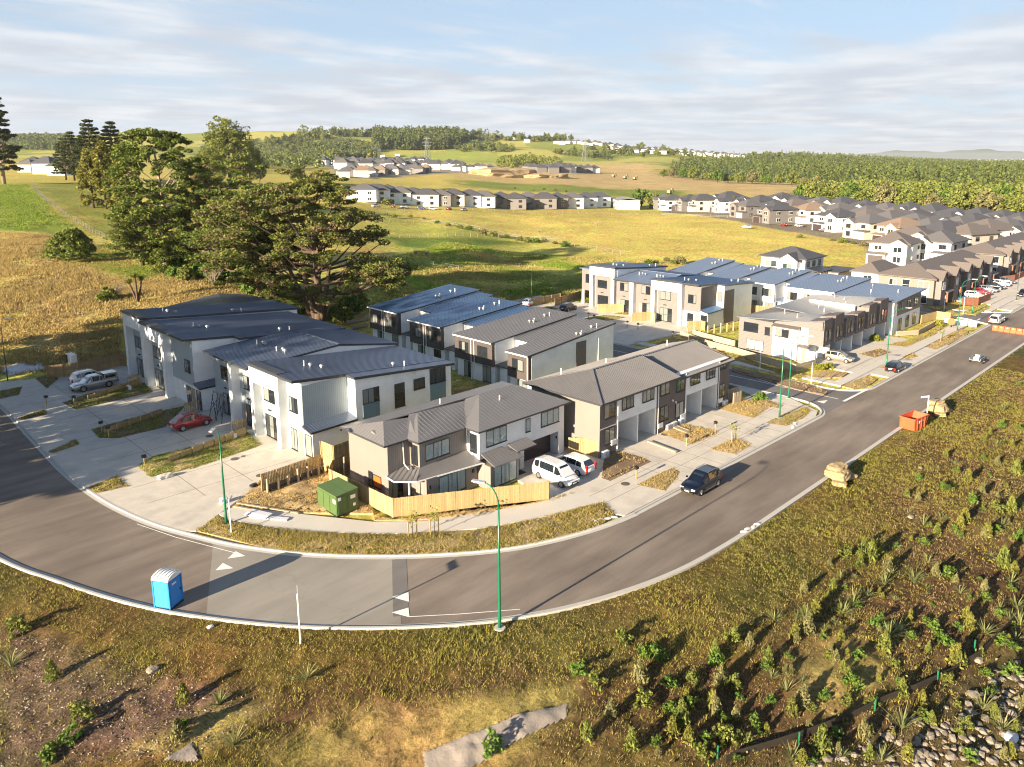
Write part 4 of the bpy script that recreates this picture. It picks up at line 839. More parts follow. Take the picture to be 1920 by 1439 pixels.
J_ = portal_unit('portal_townhouse', 'leftmost white townhouse of the left row, beside the dry field', 32.9, 102.6, 109.8, 54.5, 8.95, 7.3, 'w', 'white_render', 'roof_char', pw=(102.7, 109.7), lean=False)
roof(J_, 'roof_char', [[(46, 108, 7.9), (54.9, 108, 7.3), (54.9, 118.5, 7.2), (50, 119, 8.0)], [(50, 119, 8.0), (36, 113, 7.6), (36, 110, 7.6), (46, 108, 7.9)]], rib=0); part(J_, 'wall', 'white_render', ('h', 36, 54.3, 109.9, 116, 0, 7.1))
# row across the side road, same design in brown and white
F1 = portal_unit('portal_townhouse', 'brown and white townhouse at near end of the row past the side road', 111.6, 68.6, 80.0, 127.5, 7.75, 6.6, 'w', 'brown_clad', 'roof_sky_tint', pw=(73.4, 79.9), front='grey_clad')
part(F1, 'panel', 'brown_clad', ('f', '-y', 68.6, 117.7, 121.0, .2, 6.1, 0, .05)); window(F1, '-x', 117.6, 68.9, 69.8, 4.2, 5.9, 1)
gable_unit('gable_townhouse', 'middle brown townhouse with a gabled roof in the row past the side road', 113.0, 80.2, 89.6, 128.5, 6.5, 121.5, 7.3, 6.5, 'roof_mist', 'grey_clad', [84.9])
portal_unit('portal_townhouse', 'brown white-portal townhouse at the far left end beyond the side road', 113.6, 89.9, 96.2, 130.5, 8.5, 7.2, 'w', 'brown_clad', 'roof_mist', pw=(90.0, 96.1), lean=False, front='grey_clad')
Fe = root('annexe', 'dark recessed end unit beside the far left portal townhouse', 'townhouse', (120, 98, 0))
part(Fe, 'wall', 'grey_clad', (115.6, 128, 96.3, 99.8, 2.9, 7.3), (118.5, 128, 96.3, 99.8, 0, 2.9)); part(Fe, 'carport_post', 'pipe_white', (115.6, 115.9, 99.2, 99.8, 0, 2.9), (115.6, 115.75, 96.3, 96.5, 0, 2.9)); window(Fe, '-x', 115.6, 97.0, 98.8, 4.5, 6.2, 3)
roof(Fe, 'roof_mist', [[(115.2, 96.25, 7.35), (128.4, 96.25, 7.3), (128.4, 100.2, 7.3), (115.2, 100.2, 7.35)]], rib=.45)
# ------------------------------------------------------------------ rows seen from their backs
def rear_unit(lab, x, y0, y1, xb, zf, zb, step, skin, rf, low, group=None, sw='white_render', sx=3.8, nm='rear_townhouse', wins=2):
    """upper box over y0..y1 looking to -x; at its camera side a stepped-back strip of width step"""
    H = root(nm, lab, 'townhouse', ((x + xb) / 2, (y0 + y1) / 2, 0), group); top = lambda xx: zf + (zb - zf) * (xx - x) / (xb - x) - .14
    part(H, 'wall', sw, ('h', x + .5, xb, y0, y1, 0, (top(x + .5), top(xb), top(xb), top(x + .5))))
    part(H, 'upper_box', skin, ('h', x, x + sx - .02, y0 + .02, y1 - .02, 2.55, (top(x), top(x + sx), top(x + sx), top(x))))
    L_ = (y1 - y0) / max(wins, 1)
    for i in range(wins):
        a = y0 + L_ * (i + .5); window(H, '-x', x, a - .95, a + .95, 3.6, 5.0, 3 if wins > 1 else 2, 'glass_dark'); window(H, '-x', x + .5, a - 1.1, a + .5, .15, 2.3, 2, 'glass_dark', name='sliding_door')
    if wins > 1:
        for d in (-.3, .3): downpipe(H, x - .08, (y0 + y1) / 2 + d, .1, zf - .1)
    else: downpipe(H, x - .08, y0 + .15, .1, zf - .1)
    roof(H, rf, [[(x - .35, y0 - .12, zf), (xb + .3, y0 - .12, zb), (xb + .3, y1 + .1, zb), (x - .35, y1 + .1, zf)]], rib=.45)
    eaves(H, [(x - .35, y1, zf - .02), (x - .35, y0 - .12, zf - .02)], .16, .05, 'pipe_white', 'gutter'); eaves(H, [(x - .3, y0 - .12, zf), (xb + .3, y0 - .12, zb), (xb + .3, y1, zb)], .2)
    if step:
        part(H, 'step_wall', sw, ('h', x + sx + .3, xb - .4, y0 - step, y0 - .02, 0, (top(x + sx) - .35, top(xb) - .35, top(xb) - .35, top(x + sx) - .35)))
        roof(H, rf, [[(x + sx - .1, y0 - step - .1, top(x + sx) - .2), (xb - .2, y0 - step - .1, top(xb) - .2), (xb - .2, y0 - .14, top(xb) - .15), (x + sx - .1, y0 - .14, top(x + sx) - .15)]], rib=.45, name='lower_roof')
        eaves(H, [(x + sx - .1, y0 - .2, top(x + sx) - .16), (x + sx - .1, y0 - step - .1, top(x + sx) - .2), (xb - .2, y0 - step - .1, top(xb) - .2)], .2)
        window(H, '-x', x + sx + .3, y0 - step + .5, y0 - .8, 3.7, 5.0, 1)
        part(H, 'canopy', 'fascia' if low == 'dark' else rf, ('h', x + .3, x + sx + .3, y0 - step, y0 - .05, 2.7, (2.8, 3.1, 3.1, 2.8))); part(H, 'ground_wall', sw, (x + 1.0, x + 1.3, y0 - step, y0 - .3, 0, 2.6), (x + .4, x + 1.3, y0 - step * .6, y0 - step * .45, 0, 2.7))
    zz = lambda xx: zf + (zb - zf) * (xx - x) / (xb - x); yy = (y0 + y1) / 2
    for dx, kk in ((9.4, 1), (9.9, 0), (9.7, 1)): vent(H, x + dx, yy - 2 + (dx * 7 % 1.3), zz(x + dx), kk)
    vent(H, x + 12.8, yy - .8, zz(x + 12.8), 1); vent(H, x + 13.4, yy - 1.2, zz(x + 13.4), 0)
    return H
B_ = rear_unit('dark-fronted townhouse with the tall white side wall and one narrow brown panel', 62.8, 62.5, 66.2, 79.0, 5.75, 7.3, 0, 'dark_clad', 'roof_grey', 'dark', wins=1)
part(B_, 'panel', 'brown_clad', ('f', '-y', 62.48, 71.4, 73.3, .2, 5.9, 0, .05)); obj('downpipe', MB().tube([(75.7, 62.4, .1), (75.7, 62.4, 5.8)], .06), 'pipe_white', B_)
rear_unit('dark grey-roofed townhouse behind the one with the tall white side wall', 64.1, 70.4, 77.9, 80.0, 5.8, 7.2, 3.9, 'dark_clad', 'roof_grey', 'dark')
rear_unit('dark townhouse with a grey roof tinted shade-blue, second from the field', 65.1, 82.0, 89.4, 80.6, 5.9, 7.2, 3.8, 'dark_clad', 'roof_sky_tint', 'dark')
rear_unit('dark townhouse with a long roof tinted shade-blue beside the log pile and the field', 66.3, 93.8, 101.6, 82.5, 6.0, 7.6, 3.9, 'dark_clad', 'roof_sky_tint', 'dark')
rear_unit('white townhouse with pale blue roof beside the golden paddock', 132.0, 83.5, 90.2, 146.5, 6.0, 7.4, 2.4, 'white_render', 'roof_mist', 'pale', sx=4)
rear_unit('white townhouse with pale blue roof, second from the golden paddock', 132.0, 74.6, 81.0, 145.5, 5.9, 6.9, 2.4, 'white_render', 'roof_mist', 'pale', sx=4)
rear_unit('white townhouse with pale blue roof and two white downpipes behind the long timber fence', 131.5, 66.2, 72.2, 146, 5.9, 7.0, 2.0, 'white_render', 'roof_mist', 'pale', sx=4)
G4 = rear_unit('white townhouse with a wide pale blue roof behind the street row', 131.0, 54.7, 64.0, 147, 5.9, 6.6, 0, 'white_render', 'roof_mist', 'pale', wins=3)
G5 = root('corner_townhouse', 'white corner townhouse with pale blue roof and a dark window strip facing the street', 'townhouse', (137, 49, 0))
part(G5, 'wall', 'white_render', (130.5, 143.5, 44.4, 54.2, 0, 5.75)); part(G5, 'panel', 'pale_sheet', ('f', '-x', 130.5, 46.4, 53.6, .1, 5.5, 0, .05)); window(G5, '-x', 130.45, 48.2, 52.0, 3.9, 5.4, 2); window(G5, '-x', 130.45, 48.2, 52.0, .3, 2.6, 2, name='sliding_door')
part(G5, 'cladding', 'grey_clad', ('f', '-y', 44.4, 131.8, 143.4, 3.0, 5.6, 0, .05))
for u in (133, 136.5, 140): window(G5, '-y', 44.35, u, u + 1.8, 3.7, 5.2, 2); window(G5, '-y', 44.4, u, u + 1.6, .4, 2.4, 2, name='sliding_door')
roof(G5, 'roof_mist', [[(129.9, 43.8, 5.75), (144, 43.8, 6.3), (144, 54.7, 6.3), (129.9, 54.7, 5.75)]], rib=.45); eaves(G5, [(129.9, 54.7, 5.75), (129.9, 43.8, 5.75), (144, 43.8, 6.3), (144, 54.7, 6.3)], .2)
for u, v in ((135, 50), (138, 46.5), (141, 52)): vent(G5, u, v, 6.0)
# ------------------------------------------------------------------ street row with boxed upper floors
def row_E():
    zs = 0
    H = root('street_row', 'pale-roofed terrace with grey boxed upper floors along the street past the junction', 'townhouse', (116, 50, 0))
    part(H, 'wall', 'grey_clad', (104.0, 129.2, 51.9, 57.8, 0, 5.1)); part(H, 'wall', 'white_render', (104.3, 129.2, 46.8, 51.88, 0, 5.2))
    part(H, 'wall', 'white_render', (103.6, 104.28, 48.2, 51.9, 0, 4.7)); roof(H, 'roof_tile', [[(103.1, 48.0, 4.75), (104.5, 48.0, 5.1), (104.5, 52.1, 5.1), (103.1, 52.1, 4.75)]], rib=0, name='canopy'); roof(H, 'roof_tile', [[(103.2, 46.4, 2.25), (104.6, 46.4, 2.5), (104.6, 48.1, 2.5), (103.2, 48.1, 2.25)]], rib=0, name='canopy')
    window(H, '-x', 104.0, 54.6, 57.0, 3.1, 4.5, 1); window(H, '-x', 104.0, 52.7, 53.5, 3.0, 4.2, 1); window(H, '-x', 103.6, 49.5, 51.6, 3.2, 4.4, 2); window(H, '-x', 104.0, 53.6, 56.4, .4, 1.9, 4, curtain=True, name='sliding_door')
    part(H, 'front_door', 'door_taupe', ('f', '-x', 104.3, 46.9, 47.8, .1, 2.1, 0, .05)); part(H, 'wing_wall', 'white_render', (103.2, 103.5, 45.2, 46.6, 0, 1.9)); downpipe(H, 103.95, 52.15, .1, 4.6)
    B = [(104.3, 106.9, 6.4, 0), (108.0, 110.9, 6.6, 0), (112.1, 114.9, 5.6, 1), (116.0, 118.9, 5.7, 1), (120.4, 123.6, 6.4, 0), (125.1, 128.4, 6.5, 0)]
    for i, (a, b, zt, lo) in enumerate(B):
        part(H, 'upper_box', 'brown_clad', ('h', a, b, 44.6, 46.9, 2.6, (zt, zt + .1, zt - .3, zt - .4))); part(H, 'box_side', 'grey_clad', ('f', '-x', a, 44.6, 46.85, 2.62, zt - .45, 0, .05))
        part(H, 'pier', 'white_render', (b + .02, b + .95, 45.1, 46.85, 2.55, zt - .35)); m_ = (a + b) / 2
        window(H, '-y', 44.6, m_ - .9, m_ - .25, 3.2, 5.0, 1, curtain=False); window(H, '-y', 44.6, m_ + .15, m_ + .95, 3.2, 5.0, 2)
        part(H, 'wing_wall', 'white_render', (b + .2, b + .45, 44.9, 46.8, 0, 2.55)); part(H, 'garage_door', 'garage_dark' if i % 2 else 'pale_sheet', (a + .2, b - .1, 46.7, 46.78, .1, 2.3))
    roof(H, 'roof_pale', [[(103.9, 46.0, 6.0), (111.2, 46.0, 6.0), (111.2, 54.4, 5.3), (103.9, 58.2, 5.1)], [(103.6, 52.1, 5.12), (103.9, 58.2, 5.12), (112, 55.0, 5.2), (112, 52.1, 5.3)]], rib=.45)
    roof(H, 'roof_pale', [[(111.25, 45.9, 5.3), (119.6, 45.9, 5.4), (119.6, 56.0, 6.0), (111.25, 56.0, 6.0)]], rib=.45); roof(H, 'roof_pale', [[(119.65, 45.9, 6.25), (129.4, 45.9, 6.3), (129.4, 57.6, 5.4), (119.65, 57.6, 5.4)]], rib=.45)
    part(H, 'parapet', 'white_render', (119.5, 119.75, 46.5, 54, 5.3, 6.3)); part(H, 'roof_end', 'grey_clad', ('h', 103.95, 104.2, 44.7, 51.9, 5.0, (6.2, 6.2, 5.3, 5.3)))
    for x, y in ((107, 50), (109, 53), (114, 49), (116.5, 51), (122, 49), (125, 50.5), (127, 53)): vent(H, x, y, 5.7)
row_E()
# ------------------------------------------------------------------ fences
def fence(name, lab, pts, h, mt, paling=.15, gap=.02, posts=2.4, z=0.05, single=True, side=1, cap=False, group=None, th=.022, cat='fence', follow=False):
    """boarded fence along a line; palings are single boards sharing one mesh where they can be told apart"""
    pts = [np.array(p, float) for p in pts]; zf = (lambda p: gz(*p) + z) if follow else (lambda p: z)
    o = pts[0]; F_ = root(name, lab, cat, (o[0], o[1], 0), group)
    allp = MB(); pm = None; pp = MB(); rails = MB()
    for a, b in zip(pts[:-1], pts[1:]):
        L = np.linalg.norm(b - a); d = (b - a) / L; n = np.array([-d[1], d[0]]) * side; k = max(1, int(L / paling)); w = L / k - gap; ang = math.atan2(d[1], d[0])
        for i in range(k):
            c = a + d * (i + .5) * L / k; hh = h + random.uniform(-.015, .015); zz = zf(c)
            if single:
                if pm is None:
                    m_ = MB().box(-w / 2, w / 2, -th / 2, th / 2, 0, 1); pm = obj('paling', m_, mt, F_, origin=(0, 0, 0)); V = pm.data
                    pm.data.vertices.foreach_set('co', np.array(m_.v, np.float32).ravel()); q = pm
                else: q = bpy.data.objects.new('paling', pm.data); COL.objects.link(q); q.parent = F_
                q.location = (c[0] - o[0], c[1] - o[1], zz); q.scale = (1, 1, hh); q.rotation_euler = (random.uniform(-.01, .01), 0, ang)
            else:
                m1 = np.array([[-w / 2, 0], [w / 2, 0]]); p0 = c - d * w / 2; p1 = c + d * w / 2; e = n * th / 2
                allp.mesh([(*(p0 - e), zz), (*(p1 - e), zz), (*(p1 + e), zz), (*(p0 + e), zz), (*(p0 - e), zz + hh), (*(p1 - e), zz + hh), (*(p1 + e), zz + hh), (*(p0 + e), zz + hh)], [(4, 5, 6, 7), (0, 1, 5, 4), (1, 2, 6, 5), (2, 3, 7, 6), (3, 0, 4, 7)])
        k = max(1, int(round(L / posts)))
        for i in range(k + 1):
            c = a + d * i * L / k + n * .07; zz = zf(c); obj('post', MB().box(c[0] - .05, c[0] + .05, c[1] - .05, c[1] + .05, zz - .1, zz + h), mt, F_)
        for t in (.2, .55, .88):
            pa, pb = a + n * .035, b + n * .035; rails.obar((*pa, zf(a) + h * t), (*pb, zf(b) + h * t), .04, .08)
        if cap: rails.obar((*a, zf(a) + h + .02), (*b, zf(b) + h + .02), .12, .035)
    if not single: obj('palings', allp, mt, F_, kind='stuff')
    obj('rail', rails, mt, F_)
    return F_
def wallplanks(name, lab, pts, h, mt, n=5, z=0.05, posts=1.2, side=-1, post_h=0.0):
    """retaining wall of level planks held by round posts"""
    pts = [np.array(p, float) for p in pts]; o = pts[0]; F_ = root(name, lab, 'retaining wall', (o[0], o[1], 0))
    for a, b in zip(pts[:-1], pts[1:]):
        L = np.linalg.norm(b - a); d = (b - a) / L; nn = np.array([-d[1], d[0]]) * side
        for i in range(n):
            zz = z + h * (i + .5) / n; obj('plank', MB().obar((*a, zz), (*b, zz), .05, h / n - .012), mt, F_)
        k = max(1, int(L / posts))
        for i in range(k + 1):
            c = a + d * min(i * posts, L) + nn * .12; obj('post', MB().tube([(*c, 0), (*c, z + h + post_h)], .09, 8), mt, F_)
    return F_
fence('paling_fence', 'new yellow timber paling fence wrapping the front garden of the taupe corner house', [(34.35, 59.7), (33.0, 58.1), (33.45, 49.0), (39.2, 45.6), (44.8, 42.15)], 1.65, 'timber_new', side=1, cap=False, z=.08)
fence('slatted_fence', 'low slatted timber fence with gaps between the driveway and the green box', [(28.2, 61.3), (34.3, 61.6)], 1.7, 'timber_new', paling=.15, gap=.035, side=-1, posts=1.5)
fence('tall_fence', 'tall timber fence between the white townhouse and the corner house', [(34.35, 61.6), (34.5, 59.7), (41, 60.3), (52, 60.6)], 3.0, 'timber_new', side=-1)
wallplanks('retaining_wall', 'dark plank retaining wall with posts under the slatted fence', [(28.4, 60.7), (33.9, 60.9)], .8, 'timber_dark', 4, side=-1, posts=1.1)
for i, (x, y) in enumerate([(28.3, 60.4), (29.3, 60.4), (30.3, 60.5), (31.3, 60.55), (32.3, 60.6), (33.4, 60.65), (35.2, 59.1), (36.3, 59.2), (37.5, 59.3)]):
    h = (1.5, 1.25, 1.15, 1.5, 1.4, 1.1, 1.9, 2.0, 2.0)[i]
    tagp(obj('timber_post', MB().tube([(x, y, .0), (x, y, h), (x, y, h + .02)], [.11, .10, .08], 9), 'timber_pale', origin=(x, y, 0)),
         '%s round timber post from the left in front of the %s' % (('first', 'second', 'third', 'fourth', 'fifth', 'sixth', 'first', 'second', 'third')[i], 'slatted fence' if i < 6 else 'tall side yard fence'), 'post', 'round posts by the slatted fence' if i < 6 else 'round posts in the side yard')
fence('paling_fence', 'timber paling fence behind the white townhouse, nearest the dark row', [(53.4, 64.9), (60.8, 62.2)], 1.75, 'timber_aged', side=1, single=True)
fence('paling_fence', 'timber paling fence between the back yards of the left and dark rows', [(53.6, 69.0), (60.4, 66.0), (60.8, 62.4)], 1.75, 'timber_aged', side=1)
fence('paling_fence', 'brown timber fence behind the parked cars at the edge of the dry field', [at(90, 712), at(150, 705), at(226, 688), at(238, 688)], 1.85, 'timber_aged', side=-1)
fence('paling_fence', 'short yellow timber fence between the garage house and the carport block', [(53.8, 47.9), (54.8, 46.6), (54.85, 45.0)], 1.7, 'timber_new', side=1)
fence('paling_fence', 'pale timber fence box at the street corner end of the carport block', [(79.0, 45.2), (81.4, 44.9), (81.5, 47.8), (79.1, 48.0)], 1.6, 'timber_pale', side=1)
fence('paling_fence', 'short timber screen beside the carport block end wall', [(79.0, 44.1), (80.4, 43.9)], 1.5, 'timber_pale', side=1)
fence('screen_fence', 'yellow timber screen between the far portal and the gabled brown townhouse', [(110.3, 91.2), (113.4, 88.6), (113.3, 87.4)], 1.7, 'timber_new', side=1)
fence('screen_fence', 'yellow timber screen in front of the white portal near the long planter', [(108.2, 81.4), (111.9, 79.6), (110.4, 78.1)], 1.7, 'timber_new', side=1)
fence('screen_fence', 'yellow timber screen beside the near lean-to of the brown row', [(109.4, 70.6), (111.5, 69.2), (111.4, 68.4)], 1.6, 'timber_new', side=1)
fence('paling_fence', 'timber fence between the brown row and the field gate', [at(1040, 575), at(1088, 560), at(1108, 556)], 1.6, 'timber_aged', side=-1)
fence('paling_fence', 'timber fence on the far side of the brown row end, by the field', [at(985, 577), at(1050, 565)], 1.6, 'timber_new', side=-1)
fence('slatted_fence', 'brown slatted fence behind the white wall with the brown panel', [(128.5, 70.2), (131.2, 63.8)], 1.9, 'timber_aged', side=1, single=True, gap=.03)
# terraces of timber between the brown row and the pale roofed terrace
wallplanks('retaining_wall', 'long low timber wall stepping along the footpath past the junction', [(104.4, 68.6), (101.6, 61.5), (100.6, 56.0), (98.6, 49.5), (98.0, 45.6)], 1.05, 'timber_pale', 5, side=1, posts=1.6)
wallplanks('retaining_wall', 'upper timber terrace wall against the end of the pale roofed terrace', [(105.5, 67.0), (104.4, 62.4), (103.6, 58.2)], 1.3, 'timber_pale', 6, side=1, posts=1.4)
wallplanks('retaining_wall', 'short timber wall closing the terrace at the street corner', [(98.0, 45.5), (102.6, 44.9)], 1.0, 'timber_pale', 4, side=1, posts=1.3)
for i in range(13):
    x, y = 105.5 + i * 1.35, 67.9 - i * .42
    tagp(obj('timber_pole', MB().tube([(x, y, 0), (x, y, 1.5 + .05 * (i % 3))], .13, 8), 'timber_pale' if i % 2 else 'timber_new', origin=(x, y, 0)), 'thick upright pole, %s in the retaining line under the white wall' % ('first,second,third,fourth,fifth,sixth,seventh,eighth,ninth,tenth,eleventh,twelfth,last'.split(',')[i]), 'post', 'retaining poles under the white wall')
wallplanks('retaining_wall', 'low stepped timber wall along the street before the corner townhouse', [(130.0, 43.4), (133.6, 41.2), (143.5, 41.6)], .8, 'timber_pale', 4, side=1)
fence('garden_fence', 'pale timber fence round the yard behind the orange sign', [(143.6, 44.0), (149.2, 43.2), (149.4, 41.0)], 1.5, 'timber_new', single=False)
for pts, lb in (([(167, 44.0), (170.0, 41.8), (178, 41.6)], 'red-brown fence round the trampoline yard'), ([(206, 46.0), (210, 44.5), (222, 44.6)], 'red-brown fence before the second brown brick terrace')):
    fence('garden_fence', lb, pts, 1.5, 'timber_red', single=False)
fence('garden_fence', 'red-brown fence beside the single white house by the paddock', [(160, 72), (176, 72.5), (188, 80)], 1.8, 'timber_red', single=False)
# planter boxes between the drives
def planter(lab, a, b, n, h, mt):
    a = np.array(a); b = np.array(b); P = root('planter_wall', lab, 'garden wall', (a[0], a[1], .1)); d = (b - a) / n; u = d / np.linalg.norm(d); nn = np.array([-u[1], u[0]])
    for i in range(n):
        p, q = a + d * i, a + d * (i + 1); hh = h * (1 + .06 * i)
        for k in range(3):
            z = .12 + hh * (k + .5) / 3; obj('board', MB().obar((*p, z), (*(q - u * .02), z), .05, hh / 3 - .01), mt, P)
        c = p - nn * .08; obj('post', MB().box(c[0] - .06, c[0] + .06, c[1] - .06, c[1] + .06, .1, hh + .2), 'timber_new', P)
    return P
planter('low timber garden wall between the utility truck and the next drive', at(165, 752), at(262, 722), 8, .55, 'timber_new')
planter('low timber garden wall left of the red car', at(196, 816), at(305, 780), 5, .6, 'timber_aged')
planter('low timber garden wall between red car drive and the tall lamp', at(318, 870), at(462, 818), 7, .65, 'timber_new')
# ladders of timber screens by the portals, one per unit corner
for i, (x, y, lb) in enumerate([(33.2, 76.6, 'yellow slatted screen beside the near white portal'), (32.2, 86.4, 'yellow slatted screen behind the red car'), (31.4, 102.5, 'yellow slatted screen behind the utility truck')]):
    S_ = root('slat_screen', lb, 'screen', (x, y, 0))
    for k in range(9): obj('slat', MB().box(x - .85 + k * .2, x - .85 + k * .2 + .1, y - .02, y + .02, .1, 1.7), 'timber_new', S_)
    obj('rail', MB().box(x - .9, x + .9, y + .02, y + .06, 1.5, 1.6).box(x - .9, x + .9, y + .02, y + .06, .5, .6), 'timber_new', S_)
    A_ = root('heat_pump', ('white heat pump unit beside the %s' % ('near white portal', 'dark scaffold frame', 'far drive bed')[i]), 'heat pump', (x - .6, y - 1.0, .1))
    ac_unit(A_, '-x', x - .8, y - 1.3, .1)
# ------------------------------------------------------------------ lamps, poles, signs
def lamp(lab, p, h, ang, arm=1.9, mt='lamp_green', group=None, nm='street_lamp', r=.11, arms=1):
    L_ = root(nm, lab, 'street lamp', (p[0], p[1], 0), group); z0 = gz(*p) if not (p[1] > 27 and p[0] < 400) else 0.08
    x, y = p; zs = h - 1.5; ph = z0
    obj('pole', MB().tube([(x, y, ph), (x, y, ph + .9), (x, y, ph + .95), (x, y, zs * .55), (x, y, zs)], [r, r, r * .85, r * .7, r * .5], 10), mt, L_, smooth=True)
    obj('base_plate', MB().tube([(x, y, ph - .02), (x, y, ph + .05)], .36, 12), 'kerb_conc', L_)
    for k in range(arms):
        a = R_(ang + 180 * k); dx, dy = math.cos(a), math.sin(a)
        path = [(x + dx * arm * (1 - math.cos(t)), y + dy * arm * (1 - math.cos(t)), zs + 1.5 * math.sin(t)) for t in np.linspace(0, math.pi / 2 * .96, 9)]
        obj('arm', MB().tube(path, [r * .5 - .003 * i for i in range(9)], 8), mt, L_, smooth=True)
        e = Vector(path[-1]); hd = MB(); hd.obar(e - Vector((dx * .1, dy * .1, 0)), e + Vector((dx * .75, dy * .75, .04)), .26, .10); hh = obj('lamp_head', hd, 'lamp_head', L_)
        lens = MB(); lens.obar(e + Vector((dx * .2, dy * .2, -.06)), e + Vector((dx * .65, dy * .65, -.04)), .18, .04); obj('lens', lens, 'sign_white', hh)
    return L_
lamp('tall green street lamp on the corner verge beside the green box', at(425, 985), 8.6, -130, arm=1.3)
lamp('tall green street lamp standing on the grass bank across from the corner house', at(937, 1180), 9.7, 118, arm=1.0)
lamp('green street lamp on the corner verge by the carport block, arm over the junction', (78.5, 38.0), 9.6, -60, arm=1.6)
lamp('second green street lamp behind the junction lamp', (86.0, 40.6), 8.2, -80, arm=1.9)
lamp('green street lamp beside the black hatchback', (109.0, 37.4), 8.6, -45, arm=2.2)
lamp('green street lamp near the orange round sign', (141.1, 37.4), 9.2, -90, arm=1.6)
lamp('green street lamp on the lawn by the white water barriers', (158.9, 39.9), 7.5, -90, arm=1.2)
lamp('thin grey street lamp on the grass islands before the brick terrace', (181.0, 37.6), 9.5, -90, arm=1.4, mt='lamp_grey', r=.07)
lamp('thin grey street lamp further along the brick terrace', (212.0, 37.6), 9.5, -90, arm=1.4, mt='lamp_grey', r=.07)
lamp('dark lamp at the end of the side road by the field fence', at(997, 574), 8.0, 0, arm=1.0, mt='lamp_grey', r=.06)
lamp('dark street lamp at the left edge behind the white tarpaulin', at(15, 716), 8.5, -60, arm=1.0, mt='lamp_grey', r=.08)
lamp('thin grey lamp behind the second brick terrace fence', (233.0, 37.6), 9.5, -90, arm=1.4, mt='lamp_grey', r=.07)
def wpole(lab, p, h, sign=None, z=None, ang=0):
    z = .05 if z is None else z; P = root('sign_pole' if sign else 'white_pole', lab, 'pole', (p[0], p[1], z)); obj('pole', MB().tube([(*p, z - .2), (*p, z + h)], .055, 8), 'sign_white', P)
    if sign: sign(P, p, z + h, ang)
    return P
def text(par, s, loc, rot, size, mt, name='lettering'):
    c = bpy.data.curves.new(name, 'FONT'); c.body = s; c.size = size; c.extrude = .002; c.align_x = 'CENTER'; c.align_y = 'CENTER'
    t = bpy.data.objects.new(name, c); COL.objects.link(t); bpy.context.view_layer.update()
    me = bpy.data.meshes.new_from_object(t); bpy.data.objects.remove(t); me.materials.clear(); me.materials.append(MATS[mt])
    o = bpy.data.objects.new(name, me); COL.objects.link(o); o.parent = par; b = ORI[par.name]; o.location = [loc[i] - b[i] for i in range(3)]; o.rotation_euler = rot; return o
def blade(P, p, z, ang):
    a = R_(ang); d = Vector((math.cos(a), math.sin(a), 0)); A_ = Vector((*p, z - .12)); obj('name_blade', MB().obar(A_, A_ + d * 1.05, .03, .2), 'sign_white', P)
    obj('blade_band', MB().obar(A_ + d * .04 + Vector((0, 0, -.115)), A_ + d * 1.02 + Vector((0, 0, -.115)), .034, .035), 'sign_blue', P)
    n = Vector((d.y, -d.x, 0)); n = n if n.x < 0 else -n; c = A_ + d * .52 + n * .02
    k = MB()
    for i in range(9): k.obar(c + d * (-.42 + i * .1) + Vector((0, 0, -.03 + .01 * (i % 2))), c + d * (-.36 + i * .1) + Vector((0, 0, -.03 + .01 * (i % 2))), .006, .07 + .02 * ((i * 7) % 3))
    obj('blade_lettering', k, 'sign_blue', P)
wpole('white street-name pole with a pale blue blade above the orange skip', (89.6, 25.9), 2.9, blade, 0.0, 150)
wpole('thin white pole on the near bank edge left of the green lamp', (19.8, 39.3), 3.3, blade, gz(19.8, 39.3), 63)
wpole('white pole on the corner verge beside the tall lamp', (22.9, 55.7), 2.9, blade, .1, 52)
wpole('white pole left of the junction lamp on the side road verge', (95.4, 49.5), 2.6); wpole('white pole at the corner of the low timber wall', (94.4, 41.6), 2.7)
wpole('white pole by the trampoline yard', (158.5, 44.7), 3.0); wpole('white sign pole on the lawn behind the white barriers', (158.0, 41.2), 3.2); wpole('thin white pole further along the grass islands', (200.0, 37.2), 3.2)
def mailbox(lab, p, grp='letterboxes on posts'):
    P = root('letterbox', lab, 'letterbox', (p[0], p[1], .1), grp); x, y = p
    obj('post', MB().box(x - .045, x + .045, y - .045, y + .045, .0, 1.05), 'timber_new', P); obj('box', MB().hexa(x - .2, x + .2, y - .13, y + .13, 1.05, (1.24, 1.24, 1.32, 1.32)), 'black_plastic', P)
for q_, lb in (((88, 762), 'black letterbox on a post at the front of the farthest left drive bed'), ((140, 762), 'black letterbox on a post in the bed below the utility truck'), ((191, 812), 'black letterbox on a post at the tip of the bed left of the red car'),
               ((204, 822), 'timber post letterbox beside the bed left of the red car'), ((272, 878), 'black letterbox on a post at the tip of the bed nearest the tall lamp'), ((1193, 900), 'black letterbox on a post behind the dark car'),
               ((1287, 838), 'black letterbox on a post in the middle straw bed'), ((1341, 812), 'black letterbox on a post right of the middle straw bed'), ((1103, 600), 'black letterbox at the farthest drive of the brown row'),
               ((1114, 604), 'short pale letterbox post on the far lawn of the brown row'), ((1176, 616), 'letterbox on a post at the middle lawn of the brown row'), ((1196, 620), 'pale letterbox post on the middle lawn'), ((1261, 636), 'dark letterbox before the long low timber wall')):
    mailbox(lb, at(*q_))
